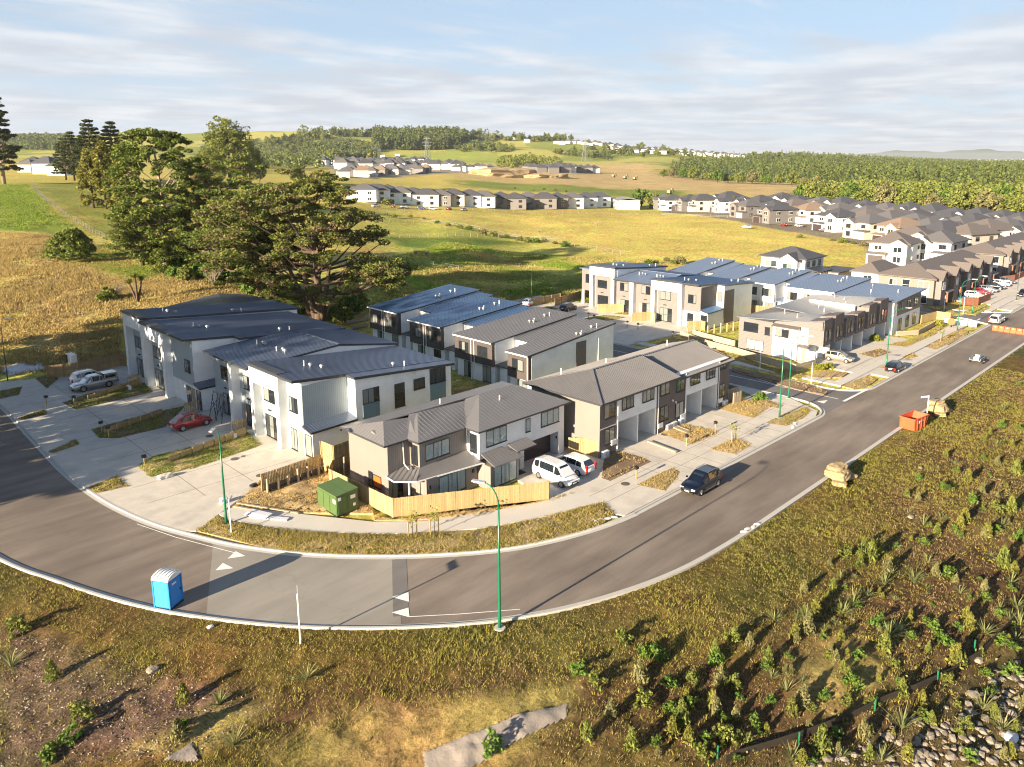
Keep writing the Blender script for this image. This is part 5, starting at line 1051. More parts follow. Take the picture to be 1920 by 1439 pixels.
# ------------------------------------------------------------------ cars
def car(kind, paint, name):
    """loft along the length (x forward) with rounded shoulders, a glazed cabin, wheels in arches, lamps, mirrors, plates"""
    sp = {'suv': (4.65, .92, 1.68), 'van': (4.7, .86, 1.86), 'wagon': (4.7, .89, 1.58), 'hatch': (4.1, .86, 1.5), 'crossover': (4.2, .88, 1.6), 'ute': (5.3, .93, 1.78)}[kind]
    L, W, Hh = sp; h = L / 2
    prof = {'suv': [(-h, .55, .86, .74), (-h + .12, .34, 1.0, .86), (-1.5, .28, 1.05, 1.), (.4, .26, 1.03, 1.), (1.15, .26, 1.0, 1.), (h - .45, .30, .92, .95), (h - .1, .36, .78, .84), (h, .5, .66, .74)],
            'van': [(-h, .5, 1.0, .88), (-h + .1, .32, 1.1, .96), (-1.6, .25, 1.08, 1.), (.6, .25, 1.04, 1.), (1.4, .25, 1.02, 1.), (h - .4, .28, .88, .94), (h - .08, .34, .72, .82), (h, .46, .6, .72)],
            'wagon': [(-h, .5, .84, .8), (-h + .14, .33, .96, .9), (-1.5, .25, .96, 1.), (.5, .24, .94, 1.), (1.2, .24, .92, 1.), (h - .5, .28, .80, .94), (h - .1, .34, .68, .82), (h, .46, .58, .7)],
            'hatch': [(-h, .5, .84, .8), (-h + .12, .33, .95, .9), (-1.3, .25, .96, 1.), (.4, .24, .93, 1.), (1.05, .24, .9, 1.), (h - .45, .28, .80, .94), (h - .1, .34, .66, .82), (h, .46, .56, .7)],
            'crossover': [(-h, .52, .9, .8), (-h + .12, .35, 1.02, .9), (-1.3, .28, 1.02, 1.), (.4, .27, .98, 1.), (1.05, .27, .95, 1.), (h - .45, .3, .85, .94), (h - .1, .36, .72, .84), (h, .48, .62, .72)],
            'ute': [(-h, .62, 1.06, .94), (-h + .1, .5, 1.1, .97), (-1.4, .42, 1.08, 1.), (.4, .4, 1.06, 1.), (1.2, .4, 1.06, 1.), (h - .5, .42, 1.0, .96), (h - .1, .46, .86, .86), (h, .56, .74, .76)]}[kind]
    ws = {'suv': (-1.36, 1.38, .36), 'van': (-1.42, 1.43, .32), 'wagon': (-1.36, 1.40, .32), 'hatch': (-1.2, 1.28, .31), 'crossover': (-1.26, 1.32, .34), 'ute': (-1.5, 1.5, .39)}[kind]
    cab = {'suv': [(-h + .18, 1.0, .86, .02), (-h + .55, 1.58, .74, 0), (-1.2, 1.66, .74, 0), (.1, 1.68, .74, 0), (.45, 1.60, .72, 0), (1.2, 1.02, .82, .02)],
           'van': [(-h + .06, 1.08, .9, .02), (-h + .35, 1.74, .78, 0), (-1.4, 1.85, .77, 0), (.5, 1.86, .77, 0), (.85, 1.74, .75, 0), (1.75, 1.02, .84, .02)],
           'wagon': [(-h + .15, .95, .88, .02), (-h + .6, 1.44, .72, 0), (-1.1, 1.56, .72, 0), (.1, 1.57, .72, 0), (.4, 1.48, .70, 0), (1.3, .93, .82, .02)],
           'hatch': [(-h + .14, .95, .86, .02), (-h + .5, 1.40, .70, 0), (-1.0, 1.48, .70, 0), (.05, 1.5, .70, 0), (.35, 1.42, .68, 0), (1.15, .92, .80, .02)],
           'crossover': [(-h + .16, 1.0, .86, .02), (-h + .7, 1.44, .70, 0), (-.8, 1.58, .70, 0), (.1, 1.6, .70, 0), (.4, 1.52, .68, 0), (1.15, .98, .80, .02)],
           'ute': [(-.95, 1.06, .9, .02), (-.8, 1.66, .76, 0), (-.5, 1.76, .76, 0), (.4, 1.78, .76, 0), (.7, 1.66, .74, 0), (1.4, 1.06, .84, .02)]}[kind]
    Rt = root(name, name, 'car'); mb = MB(); n = 26; X = np.linspace(-h, h, n); pr = np.array(prof)
    zb = np.interp(X, pr[:, 0], pr[:, 1]); zt = np.interp(X, pr[:, 0], pr[:, 2]); ww = np.interp(X, pr[:, 0], pr[:, 3]) * W; V = []; F = []
    for i in range(n):
        zl = zb[i]
        for c in ws[:2]:
            d = abs(X[i] - c); rr = ws[2] + .06
            if d < rr: zl = max(zl, math.sqrt(rr * rr - d * d) + ws[2] - .02)
        zl = min(zl, zt[i] - .12)
        ring = [(0, zb[i]), (ww[i] * .8, zb[i]), (ww[i] * .98, zl), (ww[i], zl + (zt[i] - zl) * .45), (ww[i] * .985, zt[i] - .10), (ww[i] * .93, zt[i] - .02), (ww[i] * .6, zt[i] + .015), (0, zt[i] + .03)]
        ring = ring + [(-a, b) for a, b in ring[-2:0:-1]]; V += [(X[i], a, b) for a, b in ring]
    m_ = 14
    for i in range(n - 1):
        for k in range(m_): F.append((i * m_ + k, (i + 1) * m_ + k, (i + 1) * m_ + (k + 1) % m_, i * m_ + (k + 1) % m_))
    F += [tuple(range(m_)), tuple(range((n - 1) * m_ + m_ - 1, (n - 1) * m_ - 1, -1))]
    obj('body', MB().mesh(V, F), paint, Rt, smooth=True)
    # cabin: pillars and roof painted, glass set into it
    cb = MB(); gl = []; V = []; F = []; zbelt = lambda x: float(np.interp(x, pr[:, 0], pr[:, 2])) - .03
    C_ = cab; ringn = 6; 
    for x, z, w_, _ in C_:
        zb_ = zbelt(x); wb = W * .93 if z > zb_ + .1 else W * w_; wt = W * w_ - (.0 if z > zb_ + .1 else 0)
        V += [(x, -wb, zb_), (x, -wt, max(z - .07, zb_)), (x, -wt + .1, z), (x, wt - .1, z), (x, wt, max(z - .07, zb_)), (x, wb, zb_)]
    for i in range(len(C_) - 1):
        for k in range(5): F.append((i * 6 + k, i * 6 + k + 1, (i + 1) * 6 + k + 1, (i + 1) * 6 + k))
    obj('cabin', MB().mesh(V, F), paint, Rt, smooth=False)
    def gpan(pts, nm, off, gm='glass_car'):
        P = [Vector(p) for p in pts]; nn = (P[1] - P[0]).cross(P[2] - P[0]).normalized(); c = sum(P, Vector()) / len(P)
        if nn.dot(c - Vector((0, 0, .9))) < 0: nn = -nn; P = P[::-1]
        P = [c + (p - c) * .92 + nn * off for p in P]; k = MB(); k.mesh([tuple(p) for p in P] + [tuple(p - nn * .03) for p in P], [tuple(range(len(P)))] + [(i, i + len(P), (i + 1) % len(P) + len(P), (i + 1) % len(P)) for i in range(len(P))]); return obj(nm, k, gm, Rt)
    v = lambda i, k: V[i * 6 + k]
    gpan([v(4, 2), v(4, 3), v(5, 4), v(5, 1)], 'windscreen', .012, 'glass_car'); gpan([v(0, 1), v(0, 4), v(1, 3), v(1, 2)], 'rear_window', .012)
    for s_ in (0, 1):
        k0, k1 = (0, 1) if s_ == 0 else (5, 4)
        for a, b in ((1, 2), (2, 3)):
            p = [v(a, k0), v(b, k0), v(b, k1), v(a, k1)]
            if kind in ('van', 'suv', 'ute') or b - a: gpan([(q[0], q[1], q[2] + (.03 if i < 2 else -.02)) for i, q in enumerate(p)], 'side_window', .012)
        gpan([v(3, k0), v(4, k0), v(4, k1), v(3, k1)] if C_[4][0] - C_[3][0] > .5 else [v(3, k0), (v(5, k0)[0] - .12, v(5, k0)[1], v(5, k0)[2]), v(4, k1), v(3, k1)], 'side_window', .014)
    for cx in ws[:2]:
        for s_ in (-1, 1):
            r = ws[2]; y0 = s_ * (W - .02); y1 = s_ * (W - .24); P = MB(); P.tube([(cx, y1, r), (cx, y1 + s_ * .02, r), (cx, y0 - s_ * .02, r), (cx, y0, r)], [r - .03, r, r, r - .03], 20); w_ = obj('wheel', P, 'rubber', Rt, smooth=False)
            Q = MB(); Q.tube([(cx, y0 - s_ * .01, r), (cx, y0 + s_ * .012, r)], [r * .66, r * .62], 16)
            for a in range(5): t = a * 2 * math.pi / 5; Q.obar((cx, y0 + s_ * .02, r), (cx + math.cos(t) * r * .6, y0 + s_ * .02, r + math.sin(t) * r * .6), .05, .03)
            obj('rim', Q, 'alloy', w_)
            A_ = MB(); A_.tube([(cx, s_ * (W - .5), r + .02), (cx, s_ * (W - .05), r + .02)], r + .05, 18); obj('wheel_arch', A_, 'black_plastic', Rt)
    zf = float(np.interp(h - .12, pr[:, 0], pr[:, 2])); zr = float(np.interp(-h + .1, pr[:, 0], pr[:, 2]))
    for s_ in (-1, 1):
        obj('headlight', MB().hexa(h - .30, h - .03, s_ * W * .62 - .17, s_ * W * .62 + .17, zf - .17, zf - .04), 'head_lamp', Rt); obj('tail_light', MB().box(-h - .01, -h + .14, s_ * W * .72 - .1, s_ * W * .72 + .1, zr - .42, zr + (.25 if kind in ('van', 'wagon') else -.1)), 'tail_lamp', Rt)
        obj('mirror', MB().box(C_[5][0] - .45, C_[5][0] - .3, s_ * (W + .02), s_ * (W + .17), zbelt(.8) + .03, zbelt(.8) + .17), paint, Rt)
    obj('grille', MB().box(h - .06, h + .012, -W * .42, W * .42, zf - .28, zf - .10), 'black_plastic', Rt); obj('bumper', MB().box(h - .16, h + .02, -W * .66, W * .66, .30, .44), 'black_plastic', Rt); obj('number_plate', MB().box(h + .01, h + .03, -.22, .22, .44, .55), 'plate', Rt); obj('number_plate', MB().box(-h - .03, -h - .005, -.22, .22, .6, .72), 'plate', Rt)
    if kind in ('suv', 'ute'):
        for s_ in (-1, 1): obj('sill', MB().box(-1.0, 1.0, s_ * (W - .06), s_ * (W + .02), .26, .36), 'alloy', Rt)
    if kind == 'suv':
        for s_ in (-1, 1): obj('roof_rail', MB().obar((-1.5, s_ * W * .7, 1.70), (.1, s_ * W * .7, 1.72), .04, .04), 'alloy', Rt)
    if kind == 'ute':
        obj('canopy', MB().hexa(-h + .05, -1.0, -W * .9, W * .9, 1.08, 1.74).hexa(-h + .05, -1.0, -W * .82, W * .82, 1.74, 1.80), paint, Rt)
        for s_ in (-1, 1): obj('canopy_window', MB().box(-h + .3, -1.15, s_ * W * .9, s_ * (W * .9 + .012), 1.24, 1.62), 'glass_car', Rt)
        obj('canopy_window', MB().box(-h + .03, -h + .05, -W * .7, W * .7, 1.22, 1.62), 'glass_car', Rt); obj('tow_bar', MB().box(-h - .12, -h + .02, -W * .8, W * .8, .52, .62), 'black_plastic', Rt)
    return Rt
c_suv = car('suv', 'paint_navy', 'dark_suv'); place(c_suv, (56.15, 34.1, .012), math.pi, 'dark navy SUV driving on the street towards the bend')
c_van = car('van', 'paint_white', 'people_mover'); place(c_van, (48.1, 44.4, .107), -math.pi / 2 - .02, 'white people mover facing the street in front of the dark garage door')
c_wag = car('wagon', 'paint_white', 'station_wagon'); place(c_wag, (51.0, 45.0, .107), math.pi / 2 + .03, 'white wagon with red tall tail lights parked nose-in beside the people mover')
c_ute = car('ute', 'paint_silver', 'utility_truck'); place(c_ute, (27.6, 105.9, .107), math.pi + .05, 'silver utility truck with canopy on the far left drive')
o_ = place(c_suv, (28.1, 109.2, .107), .02, 'white SUV behind the silver utility truck, rear to the street', mats={'body': 'paint_white', 'cabin': 'paint_white', 'mirror': 'paint_white'})
c_red = car('crossover', 'paint_red', 'red_crossover'); place(c_red, (30.5, 82.5, .107), .06, 'red crossover parked on the middle left drive, rear to the street')
c_hat = car('hatch', 'paint_gold', 'hatchback'); place(c_hat, (107.6, 43.6, .107), -math.pi / 2 + .1, 'champagne hatchback parked before the pale roofed terrace')
place(c_hat, (108.2, 35.9, .012), .0, 'black hatchback pulling in beside the green lamp', mats={'body': 'paint_black', 'cabin': 'paint_black', 'mirror': 'paint_black'})
place(c_wag, (153.8, 34.6, .012), .0, 'white wagon parked on the street before the second side street', mats={'body': 'paint_white'})
place(c_hat, at(992, 574) + (.12,), .4, 'white hatchback behind the dark row at the side road end', mats={'body': 'paint_white', 'cabin': 'paint_white'}); place(c_hat, at(1066, 583) + (.12,), .1, 'dark blue hatchback on the farthest brown row drive', mats={'body': 'paint_navy', 'cabin': 'paint_navy'})
for i, (x, y, pt, lb) in enumerate([(178, 44.6, 'paint_white', 'white car, first in the drive line before the brick terrace'), (183, 44.8, 'paint_red', 'dark red car in the drive line before the brick terrace'), (188, 44.8, 'paint_silver', 'silver car in the drive line before the brick terrace'), (193.5, 44.7, 'paint_black', 'black car in the drive line before the brick terrace'), (199, 44.9, 'paint_white', 'white car farthest along the drive line'), (204, 45, 'paint_grey', 'grey car at the far end of the drive line')]):
    place(c_hat, (x, y, .11), -math.pi / 2 + random.uniform(-.05, .05), lb, 'cars in drives before the brick terrace', mats={'body': pt, 'cabin': pt})
place(c_wag, at(1919, 556) + (.012,), math.pi, 'dark car at the right edge of the far street', mats={'body': 'paint_black', 'cabin': 'paint_black'})
place(c_hat, at(1640, 486) + (.1,), .3, 'blue car in the open garage of a white house by the paddock', mats={'body': 'paint_blue', 'cabin': 'paint_blue'})
# ------------------------------------------------------------------ site objects
def portaloo():
    P = root('portable_toilet', 'blue portable toilet with a ribbed white roof on the road edge', 'portable toilet'); W2, D2 = .58, .6
    obj('wall', MB().box(-D2, D2, -W2, W2, .12, 2.02), 'loo_blue', P); obj('base', MB().box(-D2 - .04, D2 + .04, -W2 - .04, W2 + .04, 0, .12), 'black_plastic', P)
    for s_ in (-1, 1):
        for y in (-1, 1): obj('corner_post', MB().box(s_ * D2 - .05, s_ * D2 + .05, y * W2 - .05, y * W2 + .05, .12, 2.04), 'loo_blue', P)
    obj('panel', MB().box(-D2 - .03, -D2, -W2 + .07, W2 - .07, .2, 1.95), 'loo_blue_light', P)
    obj('door', MB().box(-D2 + .1, D2 - .1, -W2 - .035, -W2, .2, 1.93), 'loo_blue', P); obj('door_sign', MB().box(-.28, .1, -W2 - .05, -W2 - .035, 1.62, 1.74), 'loo_roof', P); obj('door_latch', MB().box(.38, .44, -W2 - .07, -W2 - .03, .95, 1.1), 'black_plastic', P)
    for k in range(9): obj('louvre', MB().box(-D2 - .045, -D2 - .03, -W2 + .12, W2 - .12, .34 + k * .17, .41 + k * .17), 'loo_blue_light', P)
    V = []; F = []; n = 12
    for i in range(n + 1):
        t = math.pi * i / n; x = -(D2 + .06) * math.cos(t); z = 2.04 + .34 * math.sin(t) ** .8; V += [(x, -W2 - .06, z), (x, W2 + .06, z)]
    for i in range(n): F.append((2 * i, 2 * i + 1, 2 * i + 3, 2 * i + 2))
    F.append(tuple(range(0, 2 * n + 2, 2))); F.append(tuple(range(2 * n + 1, 0, -2))); rf = obj('roof', MB().mesh(V, F), 'loo_roof', P)
    for y in (-.5, -.25, 0, .25, .5):
        obj('roof_rib', MB().tube([(-(D2 + .07) * math.cos(math.pi * i / n), y, 2.055 + .34 * math.sin(math.pi * i / n) ** .8) for i in range(n + 1)], .03, 6), 'loo_roof', rf)
    return P
P = portaloo(); P.location = (15.8, 49.3, .02); P.rotation_euler = (0, 0, R_(31))
def skip():
    S_ = root('skip_bin', 'orange steel skip half on the grass beside the street, ends sloping', 'skip'); t = .06; L0, L1, W2, h = 1.2, 1.75, .85, 1.35
    for s_ in (-1, 1):
        V = [(-L0, s_ * W2, .1), (L0, s_ * W2, .1), (L1, s_ * W2, h), (-L0 - .1, s_ * W2, h)]; V2 = [(x, y - s_ * t, z) for x, y, z in V]
        obj('side_wall', MB().mesh(V + V2, [(0, 1, 2, 3), (7, 6, 5, 4), (0, 4, 5, 1), (1, 5, 6, 2), (2, 6, 7, 3), (3, 7, 4, 0)]), 'skip_orange', S_)
        for x in (-.75, .1, .8): obj('rib', MB().obar((x, s_ * (W2 + .03), .1), (x * 1.08, s_ * (W2 + .03), h - .05), .07, .06), 'skip_orange', S_)
        obj('rim', MB().obar((-L0 - .1, s_ * W2, h), (L1, s_ * W2, h), .12, .08), 'skip_orange', S_)
    for x0, x1 in ((-L0, -L0 - .1), (L0, L1)):
        s_ = -1 if x0 < 0 else 1; V = [(x0, -W2, .1), (x0, W2, .1), (x1, W2, h), (x1, -W2, h)]; V2 = [(x - s_ * t, y, z) for x, y, z in V]; obj('end_wall', MB().mesh(V + V2, [(0, 1, 2, 3), (7, 6, 5, 4), (0, 4, 5, 1), (1, 5, 6, 2), (2, 6, 7, 3), (3, 7, 4, 0)]), 'skip_orange', S_)
        obj('rim', MB().obar((x1, -W2, h), (x1, W2, h), .1, .08), 'skip_orange', S_)
    obj('floor', MB().box(-L0, L0, -W2, W2, .06, .12), 'skip_orange', S_); lg = MB(); 
    for r0, r1 in ((.10, .16),):
        lg.tube([(-.45 + .15 * math.cos(a), -W2 - .02, .95 + .15 * math.sin(a)) for a in np.linspace(0, 2 * math.pi, 13)], .022, 5, False)
    lg.box(-.22, .62, -W2 - .025, -W2 - .01, .95, 1.02); obj('lettering', lg, 'sign_white', S_)
    return S_
S_ = skip(); S_.location = (86.0, 26.2, -.02); S_.rotation_euler = (0, 0, R_(-8))
def green_box():
    x0, x1, y0, y1, h = 30.2, 32.2, 52.2, 55.2, 2.0; P = root('green_bin_enclosure', 'square green metal box with white stickers on the straw-covered yard', 'utility box', (31.2, 53.7, .1))
    obj('body', MB().hexa(x0, x1, y0, y1, .15, (1.85, 2.0, 2.0, 1.85)), 'box_green', P); obj('base', MB().box(x0 - .05, x1 + .05, y0 - .05, y1 + .05, .1, .18), 'black_plastic', P)
    for a, b in ((y0, 53.68), (53.72, y1)):
        for c, d in ((x0 - .06, 31.18), (31.22, x1 + .06)): obj('lid', MB().hexa(c, d, a - .04, b + .04, 1.86 + (c - x0) * .07, (1.93 + (c - x0) * .07, 1.93 + (d - x0) * .07, 1.93 + (d - x0) * .07, 1.93 + (c - x0) * .07)), 'box_green', P)
    for k in range(3): obj('side_panel', MB().box(x0 - .03, x0, y0 + .1 + k * .97, y0 + .98 + k * .97, .3, 1.7), 'box_green', P)
    for k in range(2): obj('end_panel', MB().box(x0 + .1 + k * .95, x0 + .95 + k * .95, y0 - .03, y0, .3, 1.75), 'box_green', P)
    for bx in ((30.35, 30.6, y0 - .045, y0 - .03, 1.45, 1.72), (31.5, 31.95, y0 - .045, y0 - .03, 1.3, 1.6), (31.75, 31.95, y0 - .045, y0 - .03, .6, .85)): obj('sticker', MB().box(*bx), 'sign_white', P)
    obj('sticker', MB().box(x0 - .045, x0 - .03, y0 + .12, y0 + .5, 1.2, 1.55), 'sign_white', P)
green_box()
def lump(name, lab, c, size, mt, cat, seed=1, k=3, z=0, kids=None):
    import bmesh
    bm = bmesh.new(); bmesh.ops.create_icosphere(bm, subdivisions=k, radius=1.0); r = random.Random(seed); off = [r.uniform(0, 9) for _ in range(3)]
    from mathutils import noise as mn
    for v in bm.verts:
        p = v.co.copy(); m_ = max(abs(p.x), abs(p.y), abs(p.z)); q = p.lerp(p / m_, .55)
        d = 1 + .22 * mn.noise(q * 1.6 + Vector(off)) + .08 * mn.noise(q * 5 + Vector(off)); v.co = Vector((q.x * d * size[0], q.y * d * size[1], max(q.z * d, -.2) * size[2]))
    me = bpy.data.meshes.new(name); bm.to_mesh(me); bm.free(); me.materials.append(MATS[mt]); o = bpy.data.objects.new(name, me); COL.objects.link(o); o.location = (c[0], c[1], z); tagp(o, lab, cat); return o
for px_, lb, sd in (((1572, 905), 'pile of straw bales at the kerb opposite the carport block', 3), ((1757, 768), 'pile of straw bales behind the orange skip', 5)):
    x, y = at(*px_); x, y = (66.5, 26.2) if px_[0] < 1600 else (93.2, 25.9); S_ = root('straw_bale_pile', lb, 'straw bales', (x, y, gz(x, y)))
    for k, (dx, dy, dz, sz, a) in enumerate([(0, 0, .55, (1.25, 1.0, .62), 8), (.1, .15, 1.1, (.95, .7, .34), -6), (-1.0, -.6, .2, (.8, .6, .3), 25), (1.2, -.5, .15, (.7, .6, .22), -15)]):
        o = lump('bale', None, (dx, dy), sz, 'straw', None, sd * 20 + k, 4, dz); o.parent = S_; o.rotation_euler = (0, 0, R_(a))
for q_, a, lb in (((1133, 976), -30, 'white and grey sandbags round the drain at the bend'), ((1408, 993), -8, 'sandbags round the drain on the bank side kerb'), ((1490, 800), 15, 'white sandbags at the junction corner kerb')):
    x, y = at(*q_); S_ = root('sandbag_row', lb, 'sandbags', (x, y, .05)); n = 4
    for k in range(n):
        o = lump('sandbag', None, (math.cos(R_(a)) * (k - 1.5) * .62, math.sin(R_(a)) * (k - 1.5) * .62 + .1 * (k % 2)), (.30, .17, .09), 'sandbag' if k % 3 else 'tarp', None, 50 + k, 2, .06); o.parent = S_; o.rotation_euler = (0, 0, R_(a + 15 * (k % 3 - 1)))
x, y = at(310, 898); lump('rubbish_bag', 'crumpled white rubbish bag at the tip of the bed nearest the tall lamp', (x, y), (.7, .35, .3), 'sandbag', 'bag', 8, 3, .2)
x, y = at(420, 945); lump('wrapped_bundle', 'blue and white plastic bundle on the drive by the tall lamp', (x, y), (.35, .3, .35), 'tarp', 'bundle', 9, 3, .2)
x, y = at(476, 915); lump('black_sack', 'small dark sack on the straw yard near the slatted fence', (x, y), (.35, .25, .22), 'black_plastic', 'sack', 10, 2, .2)
T_ = root('panel_stack', 'stack of white sheets lying on the straw yard', 'panels', (*at(467, 935), .15))
for k in range(3): a = at(445 + k * 2, 942); obj('sheet', MB().obar((25.3 + .1 * k, 58.0, .24 + .06 * k), (26.1 + .1 * k, 56.0, .24 + .06 * k), .8 - .1 * k, .05), 'tarp', T_)
for k, (A_, B_, lb) in enumerate([((445, 947), (560, 966), 'long pale timber lying along the footpath edge'), ((438, 953), (500, 965), 'short pale timber on the footpath by the white pole'), ((470, 972), (540, 978), 'flat pale board on the footpath')]):
    a, b = at(*A_), at(*B_); tagp(obj('timber_length', MB().obar((*a, .19), (*b, .19), .2 if k < 2 else .5, .08), 'timber_pale' if k < 2 else 'tarp', origin=(*a, .15)), lb, 'timber')
for A_, B_, lb, w in (((1215, 832), (1268, 852), 'long timber beam lying on the drive in front of the carports', .3), ((1258, 803), (1290, 816), 'pair of boards on the middle straw bed', .5), ((1262, 800), (1292, 812), 'second board beside the pair on the straw bed', .2)):
    a, b = at(*A_), at(*B_); tagp(obj('timber_beam', MB().obar((*a, .25), (*b, .25), w, .16), 'timber_pale', origin=(*a, .15)), lb, 'timber')
Q = root('scaffold_frame', 'dark leaning steel frames in the white portal bay behind the red car', 'scaffold', (33.4, 82.3, .1))
for k, (y0, y1) in enumerate(((79.7 + 1.3, 82.4), (82.7, 84.2))):
    mb = MB(); [mb.tube(p, .035, 6) for p in ([(33.2, y0, .1), (33.8, y0 + .2, 3.1)], [(33.2, y1, .1), (33.8, y1 - .2, 3.1)], [(33.3, y0, .8), (33.7, y1, 2.6)], [(33.5, y0, 1.8), (33.5, y1, 1.8)], [(33.8, y0, 3.1), (33.8, y1, 3.1)], [(33.3, y1, .8), (33.7, y0, 2.6)])]; obj('frame', mb, 'scaffold', Q)
for i, (q_, lb) in enumerate([((393, 820), 'red car drive'), ((440, 863), 'drive by the tall lamp, far cover'), ((488, 894), 'drive beside the slatted fence'), ((1172, 910), 'crossing below the dark car'), ((1246, 817), 'carport drive'), ((1270, 790), 'middle straw bed'), ((456, 858), 'small cover further up the drive')]):
    x, y = at(*q_); r = .38 if i != 6 else .2; tagp(obj('manhole_cover', MB().tube([(x, y, .1), (x, y, .135 if i != 5 else .3)], r, 18).tube([(x, y, .135), (x, y, .142)], r * .7, 14), 'manhole_iron', origin=(x, y, .1)), 'round iron manhole cover in the ' + lb, 'manhole cover')
W1 = root('water_barrier', 'row of white plastic water barriers across the second side street mouth', 'barrier', (146.8, 37.8, 0))
def barrier_run(R0, a, b, n, mt):
    a = np.array(a); b = np.array(b)
    for i in range(n):
        p = a + (b - a) * (i + .04) / n; q = a + (b - a) * (i + .96) / n; mb = MB(); mb.obar((*p, .28), (*q, .28), .5, .5); mb.obar((*p, .72), (*q, .72), .3, .42); o = obj('barrier_block', mb, mt, R0)
        m_ = (p + q) / 2; obj('slot', MB().obar((*(m_ * .75 + p * .25), .72), (*(m_ * .75 + q * .25), .72), .32, .14), 'tarp' if mt == 'white_plastic' else 'sign_white', o)
barrier_run(W1, (146.9, 41.2), (147.3, 36.0), 5, 'white_plastic')
W2 = root('water_barrier', 'row of orange plastic water barriers across the far street', 'barrier', (146.4, 30, 0)); barrier_run(W2, (146.4, 33.4), (146.2, 28.0), 6, 'orange_plastic')
x, y = at(1783, 615); O_ = root('round_sign', 'round orange sign on the footpath before the white barriers', 'sign', (x, y, .1)); obj('disc', MB().tube([(x, y, 1.1), (x - .05, y, 1.1)], .6, 20), 'orange_plastic', O_); obj('stand', MB().box(x - .3, x + .3, y - .05, y + .05, .1, .5).box(x - .03, x + .03, y - .03, y + .03, .1, 1.0), 'metal_dark', O_)
x, y = at(1832, 680); Tr = root('trailer', 'small light trailer parked in the lane of the far street', 'trailer', (x, y, .02)); obj('tray', MB().box(x - 1.3, x + 1.0, y - .7, y + .7, .5, .58), 'galv', Tr)
for s_ in (-1, 1): obj('side_board', MB().box(x - 1.3, x + 1.0, y + s_ * .7 - .03, y + s_ * .7 + .03, .58, .85), 'paint_silver', Tr); w_ = obj('wheel', MB().tube([(x - .2, y + s_ * .78, .32), (x - .2, y + s_ * .95, .32)], .32, 16), 'rubber', Tr); obj('rim', MB().tube([(x - .2, y + s_ * .94, .32), (x - .2, y + s_ * .965, .32)], .18, 12), 'alloy', w_); obj('mudguard', MB().box(x - .6, x + .2, y + s_ * .74, y + s_ * .98, .68, .72), 'black_plastic', Tr)
obj('drawbar', MB().obar((x + 1.0, y, .5), (x + 2.1, y, .45), .08, .08), 'galv', Tr); obj('load', MB().box(x - .9, x - .1, y - .4, y + .3, .58, .95).box(x + .2, x + .7, y - .2, y + .4, .58, 1.05), 'tarp', Tr)
x, y = 171.5, 44.0; Tp = root('trampoline', 'round trampoline with dark net in the red-fenced yard', 'trampoline', (x, y, 0)); obj('mat', MB().tube([(x, y, .78), (x, y, .8)], 1.7, 24), 'black_plastic', Tp)
obj('pad', MB().tube([(x + 1.8 * math.cos(a), y + 1.8 * math.sin(a), .82) for a in np.linspace(0, 2 * math.pi, 25)], .14, 6, False), 'sign_blue', Tp)
for k in range(6): a = k * math.pi / 3; obj('leg', MB().tube([(x + 1.8 * math.cos(a), y + 1.8 * math.sin(a), 0), (x + 1.8 * math.cos(a), y + 1.8 * math.sin(a), 2.4)], .04, 6), 'metal_dark', Tp)
x, y = at(30, 700); Tb = lump('tarpaulin', 'white tarpaulin heap at the left edge beside the field', (x, y), (2.6, 3.2, .9), 'tarp', 'tarpaulin', 21, 4, 0); Tb.location = (x + 1, y + 1, .1)
x, y = at(133, 690); K_ = root('garden_shed', 'two tall white cabinets standing against the brown fence', 'cabinet', (x, y, 0)); obj('cabinet', MB().box(x - .3, x + .5, y - 1.6, y - .1, .1, 2.1), 'white_plastic', K_); obj('cabinet', MB().box(x - .3, x + .5, y + .1, y + .9, .1, 1.9), 'frame_dark', K_); obj('cabinet_top', MB().box(x - .32, x + .52, y + .08, y + .92, 1.9, 2.0), 'white_plastic', K_)
